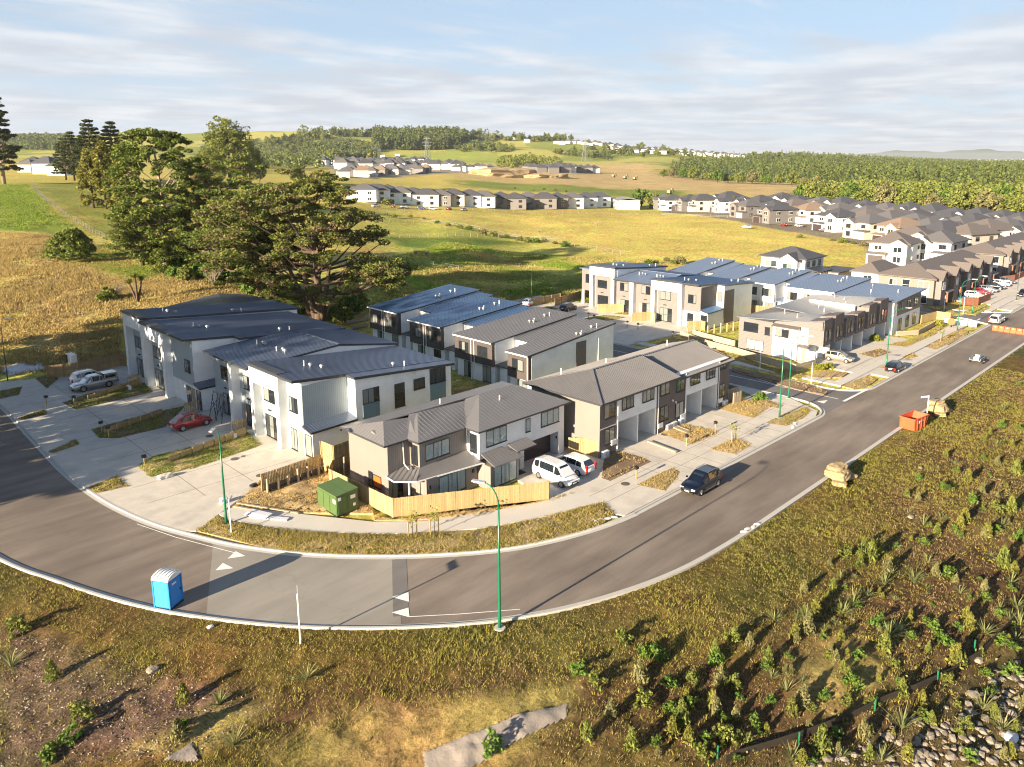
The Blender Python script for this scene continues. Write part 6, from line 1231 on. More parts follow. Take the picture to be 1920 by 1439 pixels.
# ------------------------------------------------------------------ trees
def pad_cards(pads, n_per, size, flat, r):
    C = []
    for (x, y, z, rx, ry, rz) in pads:
        n = max(4, int(n_per)); d = r.normal(size=(n, 3)); d /= np.linalg.norm(d, axis=1, keepdims=True); d *= (r.uniform(0.25, 1, n) ** .5)[:, None]
        C.append(np.stack([x + d[:, 0] * rx, y + d[:, 1] * ry, z + d[:, 2] * rz], 1))
    return leaf_cards(np.concatenate(C), size, flat, 1.5, r)
def tree(name, lab, pads, trunk, leaf, n_per=60, size=.5, flat=.3, bark='bark', limbs=8, group=None, cat='tree', dead=None, seed=1, loc=(0, 0, 0)):
    """trunk: list of (x, y, z, radius); pads: leafy clumps; limbs reach from the trunk to some of the clumps"""
    r = np.random.default_rng(seed); T = root(name, lab, cat, (0, 0, 0), group); mb = MB()
    mb.tube([t[:3] for t in trunk], [t[3] for t in trunk], 10); V, F = pad_cards(pads, n_per, size, flat, r)
    np_obj('crown', np_mesh('crown', V, F, leaf), T)
    if dead:
        dp = [(p[0] + r.normal() * .5, p[1] + r.normal() * .5, p[2] - .3, p[3] * .9, p[4] * .9, p[5] * .8) for p in pads[::dead[0]]]; V, F = pad_cards(dp, int(n_per * dead[1]), size * .9, flat, r); np_obj('dead_foliage', np_mesh('dead_foliage', V, F, 'leaf_macro_brown'), T)
    lb = MB(); tz = np.array([t[2] for t in trunk])
    for k in range(limbs):
        p = pads[int(k * len(pads) / max(1, limbs))]; zs = min(max(p[2] * .75 - 1.5, tz[0] + (tz[-1] - tz[0]) * .25), tz[-1] * .97); i = max(0, np.searchsorted(tz, zs) - 1); i = min(i, len(trunk) - 2); f = (zs - tz[i]) / max(.01, tz[i + 1] - tz[i])
        a = [trunk[i][j] * (1 - f) + trunk[i + 1][j] * f for j in range(4)]; e = Vector(p[:3]); s_ = Vector(a[:3]); m_ = s_.lerp(e, .5) + Vector((r.normal() * .3, r.normal() * .3, -.1 * (e - s_).length)); R0 = min(a[3] * .55, .28)
        lb.tube([s_, m_, e], [R0, R0 * .6, R0 * .2], 6)
    obj('trunk', mb, bark, T, smooth=True)
    if lb.v: obj('limb', lb, bark, T, kind='stuff')
    return T
def rpads(r, n, fn): return [fn(r, i) for i in range(n)]
def dome_pads(r, n, h0, h1, R0, pr=1.2, fill=.75):
    out = []
    for i in range(n):
        a = r.uniform(0, 2 * math.pi); u = r.uniform(0, 1); ph = math.asin(min(1, u)); q = r.uniform(fill, 1.0); rr = R0 * math.cos(ph) * q * (1 + .15 * math.sin(3 * a)); z = h0 + (h1 - h0) * (math.sin(ph) * q if u > .15 else u)
        s_ = pr * r.uniform(.7, 1.3); out.append((rr * math.cos(a), rr * math.sin(a), z, s_, s_, s_ * .75))
    return out
def big_macro():
    r = np.random.default_rng(11); pads = []
    def add(cx, cy, cz, R0, n, pr, rz=.35):
        for _ in range(n):
            a = r.uniform(0, 6.28); q = math.sqrt(r.uniform(0, 1)); s_ = pr * r.uniform(.7, 1.35); pads.append((cx + R0 * q * math.cos(a), cy + R0 * q * math.sin(a), cz + r.normal() * .45 - q * .5, s_, s_, rz * s_))
    # u: across the view (positive = right in the photo), up: height; broad tiers
    for u, dpt, z, R0, n in ((-13, 0, 8.5, 3.6, 9), (-11, 3, 12.5, 3.8, 11), (-12, -2, 15.5, 3.8, 11), (-8, 1, 18.5, 4.4, 15), (-7, -4, 22.0, 4.2, 13), (-2, 3, 24.0, 4.4, 15), (-2, -3, 20.5, 4.6, 14), (3, 1, 22.5, 4.2, 14), (5, -3, 18.5, 4.0, 12), (6.5, 2, 15.0, 3.8, 12),
        (0, -4, 16.5, 4.4, 12), (-4, 4, 15.0, 4.2, 11), (-6, -3, 11.5, 3.6, 9), (10, 0, 10.2, 3.4, 11), (13.2, 1, 9.0, 3.0, 10), (12.5, -1.5, 7.0, 2.4, 6), (2, -5, 12.0, 3.4, 7), (4, 4, 8.5, 2.8, 5), (-4, -5, 8.0, 3.2, 6), (4.5, -3, 6.0, 2.0, 4), (-15, 1, 18, 2.4, 5), (-9, 4, 7, 3.0, 6), (8.2, 0, 19.5, 2.6, 6)):
        add(u * CA, -u * SA, 0, 0, 0, 1)
        ux, uy = u * CA + dpt * SA, -u * SA + dpt * CA; add(ux, uy, z, R0, n, 1.35)
    tr = [(0, 0, -.5, 1.15), (0, .1, 1.2, .85), (.2, 0, 5, .70), (0, -.2, 10, .55), (-.6, 0, 16, .35), (-1, 0, 22, .14)]
    pads = [(a + r.normal() * 1.6, b + r.normal() * 1.6, c + r.normal() * .9, d, e, f) for (a, b, c, d, e, f) in pads for _ in range(2)]
    T = tree('macrocarpa_tree', 'huge spreading macrocarpa tree with bare lower trunks behind the left townhouses', pads, tr, 'leaf_macro', 165, .29, .4, limbs=60, dead=(2, .75), seed=3)
    for k, (a, dx, R0, hh) in enumerate(((2.2, -1.8, .55, 14), (0.3, 1.6, .50, 12), (3.6, -3.8, .42, 15), (-.8, 2.8, .35, 9))):
        m_ = MB(); ux, uy = dx * CA, -dx * SA; m_.tube([(ux * .2, uy * .2, -.4), (ux * .55, uy * .55, 3), (ux * 1.1, uy * 1.1, hh * .55), (ux * 1.7, uy * 1.7, hh)], [R0 * 1.5, R0, R0 * .8, R0 * .35], 9); obj('stem', m_, 'bark', T, smooth=True)
    return T
def put(T, px_, dz=0, rz=0, **kw):
    x, y, z = hit(*px_); return place(T, (x, y, gz(x, y) + dz), rz, **kw)
T1 = big_macro(); x, y, z = hit(598, 606); place(T1, (x, y, z), 0)
def tall_macro():
    r = np.random.default_rng(5); pads = []
    for i in range(430):
        z = r.uniform(1.5, 27); w = 5.5 + 4.2 * math.sin(min(1, max(0, (z - 2) / 24)) * 2.8) ** .8 if z < 24 else 7.5 * (1 - (z - 24) / 9); a = r.uniform(0, 6.28); q = r.uniform(.45, 1); s_ = r.uniform(.8, 1.6)
        if z > 9 and z < 13 and r.uniform() < .3: continue
        pads.append((w * q * math.cos(a), w * q * math.sin(a), z, s_, s_, s_ * .45))
    return tree('macrocarpa_tree', 'tall flat-topped macrocarpa with a pale forked trunk, left of the huge spreading one', pads, [(0, 0, -.5, .8), (0, 0, 4, .55), (.5, 0, 12, .4), (-.3, .2, 24, .12)], 'leaf_cedar', 125, .34, .35, 'bark_pale', 40, seed=4)
put(tall_macro(), (312, 500))
def column_tree(seed, h=15, w=3.0, leaf='leaf_gold'):
    r = np.random.default_rng(seed); pads = []
    for i in range(90):
        z = 1 + (h - 1) * r.uniform(0, 1) ** .8; ww = w * math.sin(math.pi * min(.96, .18 + .8 * z / h)) ** .7; a = r.uniform(0, 6.28); s_ = r.uniform(.5, 1.0); pads.append((ww * .8 * math.cos(a), ww * .8 * math.sin(a), z, s_, s_, s_ * 1.3))
    return tree('column_conifer', 'x', pads, [(0, 0, -.5, .3), (0, 0, h * .5, .2), (0, 0, h * .9, .05)], leaf, 60, .45, 0, limbs=0, seed=seed)
cc = column_tree(21); C2 = column_tree(22, 17, 3.4)
for i, (q_, pr_, lb) in enumerate([((176, 392), cc, 'leftmost golden-green column conifer of the clump'), ((200, 394), C2, 'second golden-green column conifer of the clump'), ((222, 393), cc, 'third golden-green column conifer of the clump'), ((243, 396), C2, 'column conifer against the pale-trunked macrocarpa')]): put(pr_, q_, rz=i * 1.3, label=lb, group='golden column conifers', sc=(1.35, 1.35, 1.2))
def spiky(seed, h=19):
    r = np.random.default_rng(seed); pads = []
    for k in range(14):
        z = 3 + (h - 3) * k / 13; w = 3.4 * (1 - (z / h) ** 2.2) + .5; n = 7 if k < 12 else 3
        for j in range(n): a = j * 6.28 / n + k * .7 + r.normal() * .15; s_ = r.uniform(.6, .9); q = r.uniform(.7, 1); pads.append((w * q * math.cos(a), w * q * math.sin(a), z + q * .5, s_, s_, s_ * .6))
    return tree('dark_conifer', 'x', pads, [(0, 0, -.5, .35), (0, 0, h * .5, .22), (0, 0, h * .98, .05)], 'leaf_dark', 85, .46, .2, limbs=20, seed=seed)
sp = spiky(31)
for i, (q_, h_, lb) in enumerate([((124, 338), 1.0, 'leftmost dark tiered conifer before the white houses'), ((140, 340), 1.15, 'second dark tiered conifer from the left'), ((157, 341), 1.0, 'third dark tiered conifer from the left'), ((176, 343), 1.42, 'tallest dark tiered conifer, spire above the clump'), ((196, 344), 1.05, 'dark tiered conifer right of the tallest spire'), ((217, 345), 1.38, 'dark tiered conifer with a pointed spire beside the macrocarpa'), ((232, 346), 1.0, 'low dark tiered conifer touching the macrocarpa')]): put(sp, q_, rz=i, label=lb, sc=(h_ * 1.45, h_ * 1.45, h_ * 1.08), group='dark tiered conifers')
def left_pine():
    r = np.random.default_rng(8); pads = []
    for i in range(150):
        z = r.uniform(5, 31); w = 8.5 * (1 - (z / 33) ** 1.6) ** .7; a = r.uniform(0, 6.28); q = r.uniform(.3, 1); s_ = r.uniform(1, 2); pads.append((w * q * math.cos(a), w * q * math.sin(a), z, s_, s_, s_ * .35))
    return tree('pine_tree', 'tall dark tiered pine cut by the left edge of the view', pads, [(0, 0, -.5, .7), (0, 0, 14, .5), (0, 0, 30, .1)], 'leaf_dark', 140, .55, .4, 'bark_pale', 40, seed=9)
put(left_pine(), (8, 345), sc=1.2)
r_ = np.random.default_rng(41)
dome = tree('broadleaf_tree', 'large domed gum tree rising behind the two macrocarpas', dome_pads(r_, 150, 4, 25, 11.0, 2.0, .6), [(0, 0, -.5, .7), (0, 0, 8, .5), (0, 0, 18, .2)], 'leaf_olive', 90, .55, .2, limbs=20, seed=12)
put(dome, (432, 345), sc=1.5); put(dome, (470, 345), rz=2, label='lower gum tree right behind the large domed one', sc=.95); put(dome, (395, 350), rz=4, label='lower gum tree left behind the large domed one', sc=.8)
bush = tree('round_bush', 'round dark evergreen bush alone in the dry field', dome_pads(np.random.default_rng(6), 70, .6, 6.0, 4.0, 1.0, .85), [(0, 0, -.3, .25), (0, 0, 2, .15)], 'leaf_cedar', 75, .38, 0, limbs=0, cat='bush', seed=15); put(bush, (136, 488))
shr = tree('wild_shrub', 'x', dome_pads(np.random.default_rng(7), 22, .1, 1.9, 1.5, .6, .5), [(0, 0, -.2, .08), (0, 0, .8, .05)], 'leaf_bright', 60, .30, 0, limbs=0, cat='shrub', seed=16)
shr2 = tree('wild_shrub', 'x', dome_pads(np.random.default_rng(17), 22, .1, 2.4, 1.8, .7, .5), [(0, 0, -.2, .08), (0, 0, .8, .05)], 'leaf_olive', 55, .32, 0, limbs=0, cat='shrub', seed=17)
rs = random.Random(4)
for i, q_ in enumerate([(300, 512), (325, 520), (350, 525), (378, 520), (402, 530), (425, 528), (450, 535), (470, 525), (495, 545), (520, 556), (545, 570), (515, 585), (560, 592), (338, 500), (362, 505), (395, 508), (420, 512), (445, 512), (640, 600), (655, 585), (672, 575), (500, 520), (530, 540), (320, 490), (290, 495), (470, 548), (540, 548), (385, 500), (200, 565)]):
    put(shr if i % 2 else shr2, q_, rz=rs.uniform(0, 6), sc=rs.uniform(.8, 1.7), label='wild green shrub in the thicket under the macrocarpas, bright and leafy' if i % 2 else 'wild olive shrub in the thicket under the macrocarpas', group='wild shrubs under the big trees')
def bare_shrub(lab, q_, h, n, seed, name='bare_shrub'):
    r = random.Random(seed); T = root(name, lab, 'shrub'); mb = MB()
    for k in range(n):
        a = r.uniform(0, 6.28); t = r.uniform(.3, 1.1); p = Vector((0, 0, 0)); pth = [tuple(p)]; d = Vector((math.cos(a) * t, math.sin(a) * t, 1)).normalized()
        for s_ in range(4): p = p + d * h / 4; d = (d + Vector((r.uniform(-.4, .4), r.uniform(-.4, .4), r.uniform(-.2, .2)))).normalized(); pth.append(tuple(p))
        mb.tube(pth, [.06, .05, .04, .025, .01], 4)
    obj('branches', mb, 'bark_pale', T); return put(T, q_)
bare_shrub('pale leafless shrub in the dry field beside the cabbage tree', (215, 562), 3.2, 26, 1); bare_shrub('dead grey branches at the foot of the macrocarpa, left', (372, 500), 5, 30, 2); bare_shrub('dead pale branches between the two macrocarpas', (420, 510), 9, 34, 3); bare_shrub('fallen dead branches before the pink track', (400, 535), 4, 26, 5)
for i, q_ in enumerate([(780, 478), (800, 480), (1010, 437), (1120, 423)]): bare_shrub('pile of fallen branches in the paddock, %s' % ('nearest the macrocarpa', 'second from the macrocarpa', 'middle of the slope', 'right, in the open')[i], q_, 1.8, 26, 10 + i, 'branch_pile')
def spiky_plant(name, lab, n, L, w, mt, stem=0, seed=1, cat='plant'):
    r = np.random.default_rng(seed); T = root(name, lab, cat); V = []; F = []
    for k in range(n):
        a = r.uniform(0, 6.28); e = r.uniform(.35, 1.35); l = L * r.uniform(.7, 1.1); d = np.array([math.cos(a) * math.cos(e), math.sin(a) * math.cos(e), math.sin(e)]); s_ = np.array([-math.sin(a), math.cos(a), 0]) * w / 2; p0 = np.array([0, 0, stem]); p1 = p0 + d * l * .55; p2 = p0 + d * l + np.array([d[0], d[1], -.8 * (1.4 - e)]) * l * .18
        n0 = len(V); V += [p0 - s_ * .6, p0 + s_ * .6, p1 + s_, p1 - s_, p2 + s_ * .15, p2 - s_ * .15]; F += [(n0, n0 + 1, n0 + 2, n0 + 3), (n0 + 3, n0 + 2, n0 + 4, n0 + 5)]
    np_obj('leaves', np_mesh('leaves', np.array(V), np.array(F), mt), T)
    if stem: obj('trunk', MB().tube([(0, 0, -.2), (0, 0, stem)], .14, 7), 'bark_pale', T)
    return T
m2 = tree('macrocarpa_tree', 'lower bright green macrocarpa touching the left side of the huge spreading one', [(p[0], p[1], p[2], p[3] * 1.2, p[4] * 1.2, p[5] * .5) for p in dome_pads(np.random.default_rng(91), 230, 5, 22, 9.0, 1.3, .35)], [(0, 0, -.5, .7), (0, 0, 6, .5), (-.5, 0, 18, .15)], 'leaf_cedar', 130, .30, .4, limbs=36, dead=(3, .7), seed=92)
put(m2, (488, 560), sc=1.12); put(m2, (400, 505), rz=2.2, sc=1.0, label='small green macrocarpa filling the gap between the two biggest ones'); put(m2, (545, 600), rz=4, sc=.35, label='young macrocarpa sapling clump at the foot of the huge one')
put(m2, (268, 500), rz=1, sc=.7, label='green macrocarpa left of the tall pale-trunked one'); put(dome, (560, 345), rz=1, sc=.5, label='dark tree top just right of the domed gum tree')
cb = root('cabbage_tree', 'cabbage tree with shaggy spiky heads in the dry field', 'tree')
for k, (dx, dy, hz_) in enumerate([(0, 0, 3.6), (.9, .3, 3.0), (-.7, .5, 2.7)]):
    q = spiky_plant('head', None, 90, 1.3, .09, 'leaf_olive', 0, 60 + k); c = q.children[0]; c.name = 'leaf_head'; c.parent = cb; c.location = (dx, dy, hz_); bpy.data.objects.remove(q)
    obj('stem', MB().tube([(0, 0, -.2), (dx * .6, dy * .6, 1.6), (dx, dy, hz_)], [.2, .16, .12], 7), 'bark', cb)
put(cb, (258, 568), sc=1.15)
# logs by the dark row
for i, (A_, B_) in enumerate([((635, 592), (676, 582)), ((640, 598), (684, 590)), ((632, 586), (662, 580)), ((650, 604), (690, 598)), ((660, 610), (688, 606))]):
    a, b = at(*A_, .8), at(*B_, .8); za = .35 + .35 * (i % 2); tagp(obj('log', MB().tube([(*a, za), (*b, za)], [.36, .30], 9), 'bark_pale' if i != 2 else 'bark', origin=(*a, 0)), 'felled grey log beside the dark townhouse with the shade-tinted roof, %s of the pile' % ('back', 'middle', 'farthest', 'front', 'nearest')[i], 'log', 'felled logs')
# trees standing left of the view, whose long shadows cross the drives
sh = tree('shelter_tree', 'x', [(p[0], p[1], p[2], p[3], p[4], p[5]) for p in dome_pads(np.random.default_rng(9), 95, 2.5, 26, 7.0, 1.35, .3)], [(0, 0, -.5, .6), (0, 0, 10, .4), (0, 0, 22, .1)], 'leaf_cedar', 34, .7, .2, limbs=16, seed=19)
for i, (x, y, s_) in enumerate([(-7, 82, 1.0), (-4, 92, 1.2), (-5, 103, 1.25), (-8, 113, 1.3), (-6, 124, 1.3), (-14, 87, 1.25), (-18, 108, 1.3), (-20, 78, .85)]):
    place(sh, (x, y, 0), i, 'tall shelter tree left of the view, casting shade on the drives', 'shelter trees left of the view', sc=s_)
# young street trees tied to stakes
def young(lab, p, h=1.9):
    T = root('young_tree', lab, 'tree', (p[0], p[1], .12)); x, y = p; obj('trunk', MB().tube([(x, y, .1), (x, y, h)], [.03, .015], 5), 'bark_pale', T)
    V, F = leaf_cards(np.random.default_rng(int(x)).normal(size=(70, 3)) * [.22, .22, .35] + [0, 0, h - .35], .14, 0, 1.5); np_obj('crown', np_mesh('crown', V, F, 'leaf_lime'), T)
    for s_ in (-1, 1): obj('stake', MB().box(x + s_ * .4 - .03, x + s_ * .4 + .03, y - .03, y + .03, .1, 1.45), 'timber_new', T)
for q_, lb in (((1375, 832), 'young staked tree in the straw bed before the carport block'), ((815, 1005), 'young staked tree on the verge before the corner house'), ((774, 1008), 'thin staked sapling at the near end of the front fence'), ((1765, 642), 'young staked tree on the verge before the corner townhouse')): young(lb, at(*q_))
# planting along walls
for i, (q_, m_, s_) in enumerate([((1425, 752), 'leaf_bright', .55), ((1303, 655), 'leaf_bright', .7), ((1320, 662), 'leaf_bright', .5), ((1335, 668), 'leaf_bright', .5), ((1345, 672), 'leaf_bright', .45), ((1528, 693), 'leaf_lime', .4), ((1536, 694), 'leaf_lime', .4), ((1545, 693), 'leaf_lime', .4), ((1556, 691), 'leaf_lime', .4), ((1640, 640), 'leaf_lime', .6), ((1762, 612), 'leaf_lime', .5), ((1700, 628), 'leaf_lime', .4)]):
    x, y = at(*q_); place(shr, (x, y, .1), i, 'small %s garden shrub, %s' % ('bright green', ['on the straw bed by the timber box', 'tallest on the junction bank', 'second on the junction bank', 'third on the junction bank', 'fourth on the junction bank', 'first by the champagne hatchback', 'second by the champagne hatchback', 'third by the champagne hatchback', 'fourth by the champagne hatchback', 'against the last wing wall', 'by the yard fence corner', 'inside the low street wall'][i]), 'garden shrubs', sc=s_, mats={'crown': m_})
# ------------------------------------------------------------------ bank planting
fx = [spiky_plant('flax', 'x', 34, .95, .07, 'leaf_flax', 0, 70), spiky_plant('flax', 'x', 26, 1.2, .07, 'leaf_flax', 0, 71)]
def feather(seed, h, w, m_):
    r = np.random.default_rng(seed); n = 300; z = h * r.uniform(0, 1, n) ** .8; ww = w * (1 - (z / h) ** 1.5) * r.uniform(.2, 1, n) + .05; a = r.uniform(0, 6.28, n); C = np.stack([ww * np.cos(a), ww * np.sin(a), z + .05], 1)
    V, F = leaf_cards(C, .09, 0, 2.6, r); V = V.reshape(-1, 4, 3); c = V.mean(1, keepdims=True); d = V - c; d[:, :, 2] *= 1.9; V = (c + d).reshape(-1, 3); T = root('feathery_shrub', 'x', 'shrub'); np_obj('foliage', np_mesh('foliage', V, F, m_), T); obj('stem', MB().tube([(0, 0, -.2), (0, 0, h * .7)], [.03, .01], 5), 'bark', T); return T
def leafy(seed, h, m_):
    r = np.random.default_rng(seed); pads = dome_pads(r, 12, .1, h, h * .62, .2, .5); V, F = pad_cards(pads, 26, .13, 0, r); T = root('leafy_shrub', 'x', 'shrub'); np_obj('foliage', np_mesh('foliage', V, F, m_), T); obj('stem', MB().tube([(0, 0, -.2), (0, 0, h * .5)], [.03, .01], 5), 'bark', T); return T
fe = [feather(80, 1.15, .42, 'leaf_gold'), feather(81, 1.4, .45, 'leaf_olive'), feather(82, 1.1, .4, 'leaf_sage')]; lf = [leafy(83, .85, 'leaf_bright'), leafy(84, .75, 'leaf_bush'), leafy(85, .95, 'leaf_olive')]
def hitb(px_, py_): x, y, z = hit(px_, py_); return x, y
B_LIST = [('f', 1715, 1085), ('f', 1600, 1135), ('f', 1580, 1155), ('f', 1510, 1165), ('f', 1452, 1165), ('f', 1740, 1055), ('f', 1905, 1140), ('f', 1690, 1370), ('f', 1485, 1425), ('f', 575, 1280), ('f', 1870, 840), ('f', 1880, 770), ('f', 1765, 975), ('f', 440, 1400), ('f', 412, 1325), ('f', 1878, 990), ('f', 1800, 1115), ('f', 20, 1250),
 ('e', 1490, 1200), ('e', 1440, 1245), ('e', 1350, 1285), ('e', 1260, 1385), ('e', 1540, 1410), ('e', 1505, 1320), ('e', 1335, 1330), ('e', 1690, 1310), ('e', 1620, 1380), ('e', 1790, 1250), ('e', 1340, 1230), ('e', 1200, 1280), ('e', 1850, 1010), ('e', 1895, 960), ('e', 1840, 930), ('e', 1800, 990), ('e', 1880, 1060), ('e', 1145, 1350), ('e', 1290, 1400), ('e', 98, 1275), ('e', 335, 1395), ('e', 345, 1320), ('e', 1905, 890), ('e', 1870, 870), ('e', 1810, 1170), ('e', 1100, 1395), ('e', 1920, 1340),
 ('l', 1645, 1175), ('l', 1710, 1200), ('l', 1375, 1200), ('l', 1340, 1240), ('l', 1600, 1295), ('l', 1300, 1280), ('l', 1085, 1265), ('l', 1210, 1230), ('l', 1170, 1205), ('l', 1230, 1240), ('l', 1850, 1130), ('l', 1870, 960), ('l', 1910, 1010), ('l', 1885, 1220), ('l', 1205, 1330), ('l', 920, 1405), ('l', 345, 1375), ('l', 155, 1360), ('l', 130, 1400), ('l', 1750, 1190), ('l', 35, 1190), ('l', 1900, 1270), ('l', 90, 1430), ('l', 1120, 1290), ('l', 1255, 1290), ('l', 1780, 1080)]
rq = random.Random(12)
for i in range(450):
    px_ = rq.uniform(1150, 1918); py_ = rq.uniform(720, 1436); lim = 1439 - (px_ - 1150) * .95 if px_ < 1560 else 1050 - (px_ - 1560) * .98
    if py_ < max(lim, 700 if px_ > 1850 else 0) or (px_ > 1560 and py_ < 1050 - (px_ - 1560) * 1.0): continue
    if px_ + (py_ - 1150) * .95 > 2010 and rq.random() < .55: continue
    B_LIST.append((rq.choice('feell'), px_, py_))
side_w = lambda px_: 'left' if px_ < 640 else 'middle' if px_ < 1280 else 'centre-right' if px_ < 1450 else 'inner right' if px_ < 1600 else 'right' if px_ < 1760 else 'far right'
for i, (k, px_, py_) in enumerate(B_LIST):
    T = {'f': fx[i % 2], 'e': fe[i % 3], 'l': lf[i % 3]}[k]; x, y = hitb(px_, py_); far_ = 'beside the top of the bank' if py_ < 900 else 'high on the bank' if py_ < 1100 else 'on the upper slope' if py_ < 1220 else 'on the lower slope' if py_ < 1330 else 'at the bottom of the bank'
    nm = {'f': 'spiky pale flax plant', 'e': 'upright feathery %s shrub' % ('lime', 'olive', 'grey-green')[i % 3], 'l': 'leafy %s shrub' % ('bright green', 'dark green', 'olive')[i % 3]}[k]
    place(T, (x, y, gz(x, y) - .03), rq.uniform(0, 6.28), '%s %s, %s part' % (nm, far_, side_w(px_)), 'plants on the bank', sc=rq.uniform(.8, 1.25) * (1.0 if i < 72 else rq.choice((.45, .55, .7, .9))), mats=None)
# grass tufts: nobody could count them
def blades(P, hts, per, w, matn, name, lab, spread=.08, r=rng):
    n = len(P); N = n * per; base = np.repeat(P, per, 0); h = np.repeat(hts, per) * r.uniform(.5, 1.2, N); a = r.uniform(0, 6.28, N); off = r.normal(size=(N, 2)) * spread; lean = r.normal(size=(N, 2)) * .45
    p0 = base + np.stack([off[:, 0], off[:, 1], np.full(N, -.03)], 1); s_ = np.stack([np.cos(a), np.sin(a), np.zeros(N)], 1) * w / 2; tip = p0 + np.stack([lean[:, 0] * h, lean[:, 1] * h, h], 1)
    V = np.stack([p0 - s_, p0 + s_, tip], 1).reshape(-1, 3); F = np.arange(3 * N).reshape(N, 3)
    return np_obj(name, np_mesh(name, V, F, matn), label=lab, cat='grass', kind='stuff')
BARE = [G for G, f_, c_ in COVERS if tuple(np.round(c_, 3)) in ((.13, .085, .06), (.29, .22, .085), (.26, .19, .08))]
def in_bare(X, Y): return np.any([pip(X + vnoise(X, Y, 2.5, 77) * .9, Y + vnoise(X, Y, 2.5, 78) * .9, G) for G in BARE], 0)
def bank_points(n, dmin, dmax, seed, dens=None):
    r = np.random.default_rng(seed); X = r.uniform(-6, 120, n); Y = r.uniform(-5, 90, n); q = seg_dist(X, Y, KRs); xc = X * CA - Y * SA; yc = X * SA + Y * CA; m_ = (q > dmin) & (q < dmax) & (yc > 27) & (np.abs(xc) < yc * .78 + 3)
    if dens is not None: m_ &= dens(X, Y, q, r)
    X, Y = X[m_], Y[m_]; k = ~(in_bare(X, Y) & (r.uniform(0, 1, len(X)) < .85)); X, Y = X[k], Y[k]; return np.stack([X, Y, terrain(X, Y)], 1), X, Y
nz1 = lambda X, Y, s_, k: vnoise(X, Y, s_, k)
P, X, Y = bank_points(230000, .3, 40, 1, lambda X, Y, q, r: r.uniform(0, 1, len(X)) < np.clip(.95 - np.maximum(q - 6, 0) * .085 + nz1(X, Y, 3, 51) * .4, .03, 1))
blades(P, .13 + .12 * np.clip(nz1(X, Y, 4, 52) + .5, 0, 1.5), 5, .038, 'blade_green', 'bank_grass', 'rough green-brown grass covering the bank beside the road')
P, X, Y = bank_points(140000, .25, 45, 2, lambda X, Y, q, r: r.uniform(0, 1, len(X)) < np.clip(.35 + nz1(X, Y, 5, 53) * .5 + np.minimum(q, 10) * .01, .02, .9))
blades(P, np.full(len(P), .17), 4, .036, 'blade_dry', 'bank_dry_grass', 'dry straw-coloured grass scattered over the bank')
P, X, Y = bank_points(120000, 5, 45, 3, lambda X, Y, q, r: r.uniform(0, 1, len(X)) < np.clip(.3 + nz1(X, Y, 2.2, 54) * .7, .0, .9))
blades(P, np.full(len(P), .2), 5, .045, 'blade_brown', 'bank_litter', 'brown dead weeds and litter on the lower bank', .14)
P, X, Y = bank_points(70000, 7, 45, 4, lambda X, Y, q, r: r.uniform(0, 1, len(X)) < np.clip(.1 + nz1(X, Y, 1.6, 55) * .9, .0, .8))
V_, F_ = leaf_cards(P + np.stack([0 * X, 0 * X, np.random.default_rng(3).uniform(.02, .3, len(X))], 1), .13, .3, 1.5); np_obj('bank_weeds', np_mesh('bank_weeds', V_, F_, 'leaf_sage'), label='low green and grey weeds spread over the lower bank', cat='weeds', kind='stuff')
rc = np.random.default_rng(8); X = rc.uniform(-6, 60, 160000); Y = rc.uniform(5, 80, 160000); k = pip(X, Y, BARE[0]) if len(BARE) else X > 1e9; X, Y = X[k][:30000], Y[k][:30000]
V_, F_ = leaf_cards(np.stack([X, Y, terrain(X, Y) + .02], 1), .07, .75, 2.0, rc); np_obj('mulch_chips', np_mesh('mulch_chips', V_, F_, 'mulch_chip'), label='bark mulch chips strewn over the lower left slope', cat='mulch', kind='stuff')
for nm, mt, sel in (('verge_grass', 'blade_green', 'blade_green'), ('verge_dry_grass', 'blade_dry', 'blade_dry'), ('verge_lush_grass', 'blade_lush', 'blade_lush')):
    PP = []; r = np.random.default_rng(len(nm))
    for G, dn, hh, m_ in TUFTS:
        if m_ != sel: continue
        lo, hi = G.min(0), G.max(0); n = int((hi - lo).prod() * dn * 2.6); X = r.uniform(lo[0], hi[0], n); Y = r.uniform(lo[1], hi[1], n); k = pip(X, Y, G); X, Y = X[k], Y[k]; k = vnoise(X, Y, 1.1, 61) + r.uniform(-.8, .9, len(X)) > -.1; X, Y = X[k], Y[k]; PP.append(np.stack([X, Y, .13 + .13 * np.clip(seg_dist(X, Y, np.vstack([G, G[:1]]), False), 0, .9)], 1))
    P = np.concatenate(PP); blades(P, np.full(len(P), .15), 6, .045, mt, nm, {'blade_green': 'short green grass growing on the verges and beds', 'blade_dry': 'dry straw and grass on the verges and beds', 'blade_lush': 'bright fresh grass on the lawns past the junction'}[mt], .09, r)
def field_tufts(polypx, n, hh, w, mt, nm, lab, seed, thr=-.2, sc=4):
    G = np.array([hit(*p)[:2] for p in polypx]); lo, hi = G.min(0), G.max(0); r = np.random.default_rng(seed); X = r.uniform(lo[0], hi[0], n); Y = r.uniform(lo[1], hi[1], n); k = pip(X, Y, G) & (vnoise(X, Y, sc, seed) + r.uniform(-.6, .6, n) > thr); X, Y = X[k], Y[k]
    blades(np.stack([X, Y, terrain(X, Y)], 1), hh * (1 + .5 * vnoise(X, Y, sc * 1.7, seed + 1)), 4, w, mt, nm, lab, .22, r)
field_tufts([(-40, 435), (130, 445), (300, 505), (440, 540), (470, 558), (228, 600), (228, 680), (80, 700), (-40, 705)], 60000, .42, .12, 'blade_dry', 'field_dry_grass', 'long golden dry grass in the field behind the left townhouses', 71, -.3)
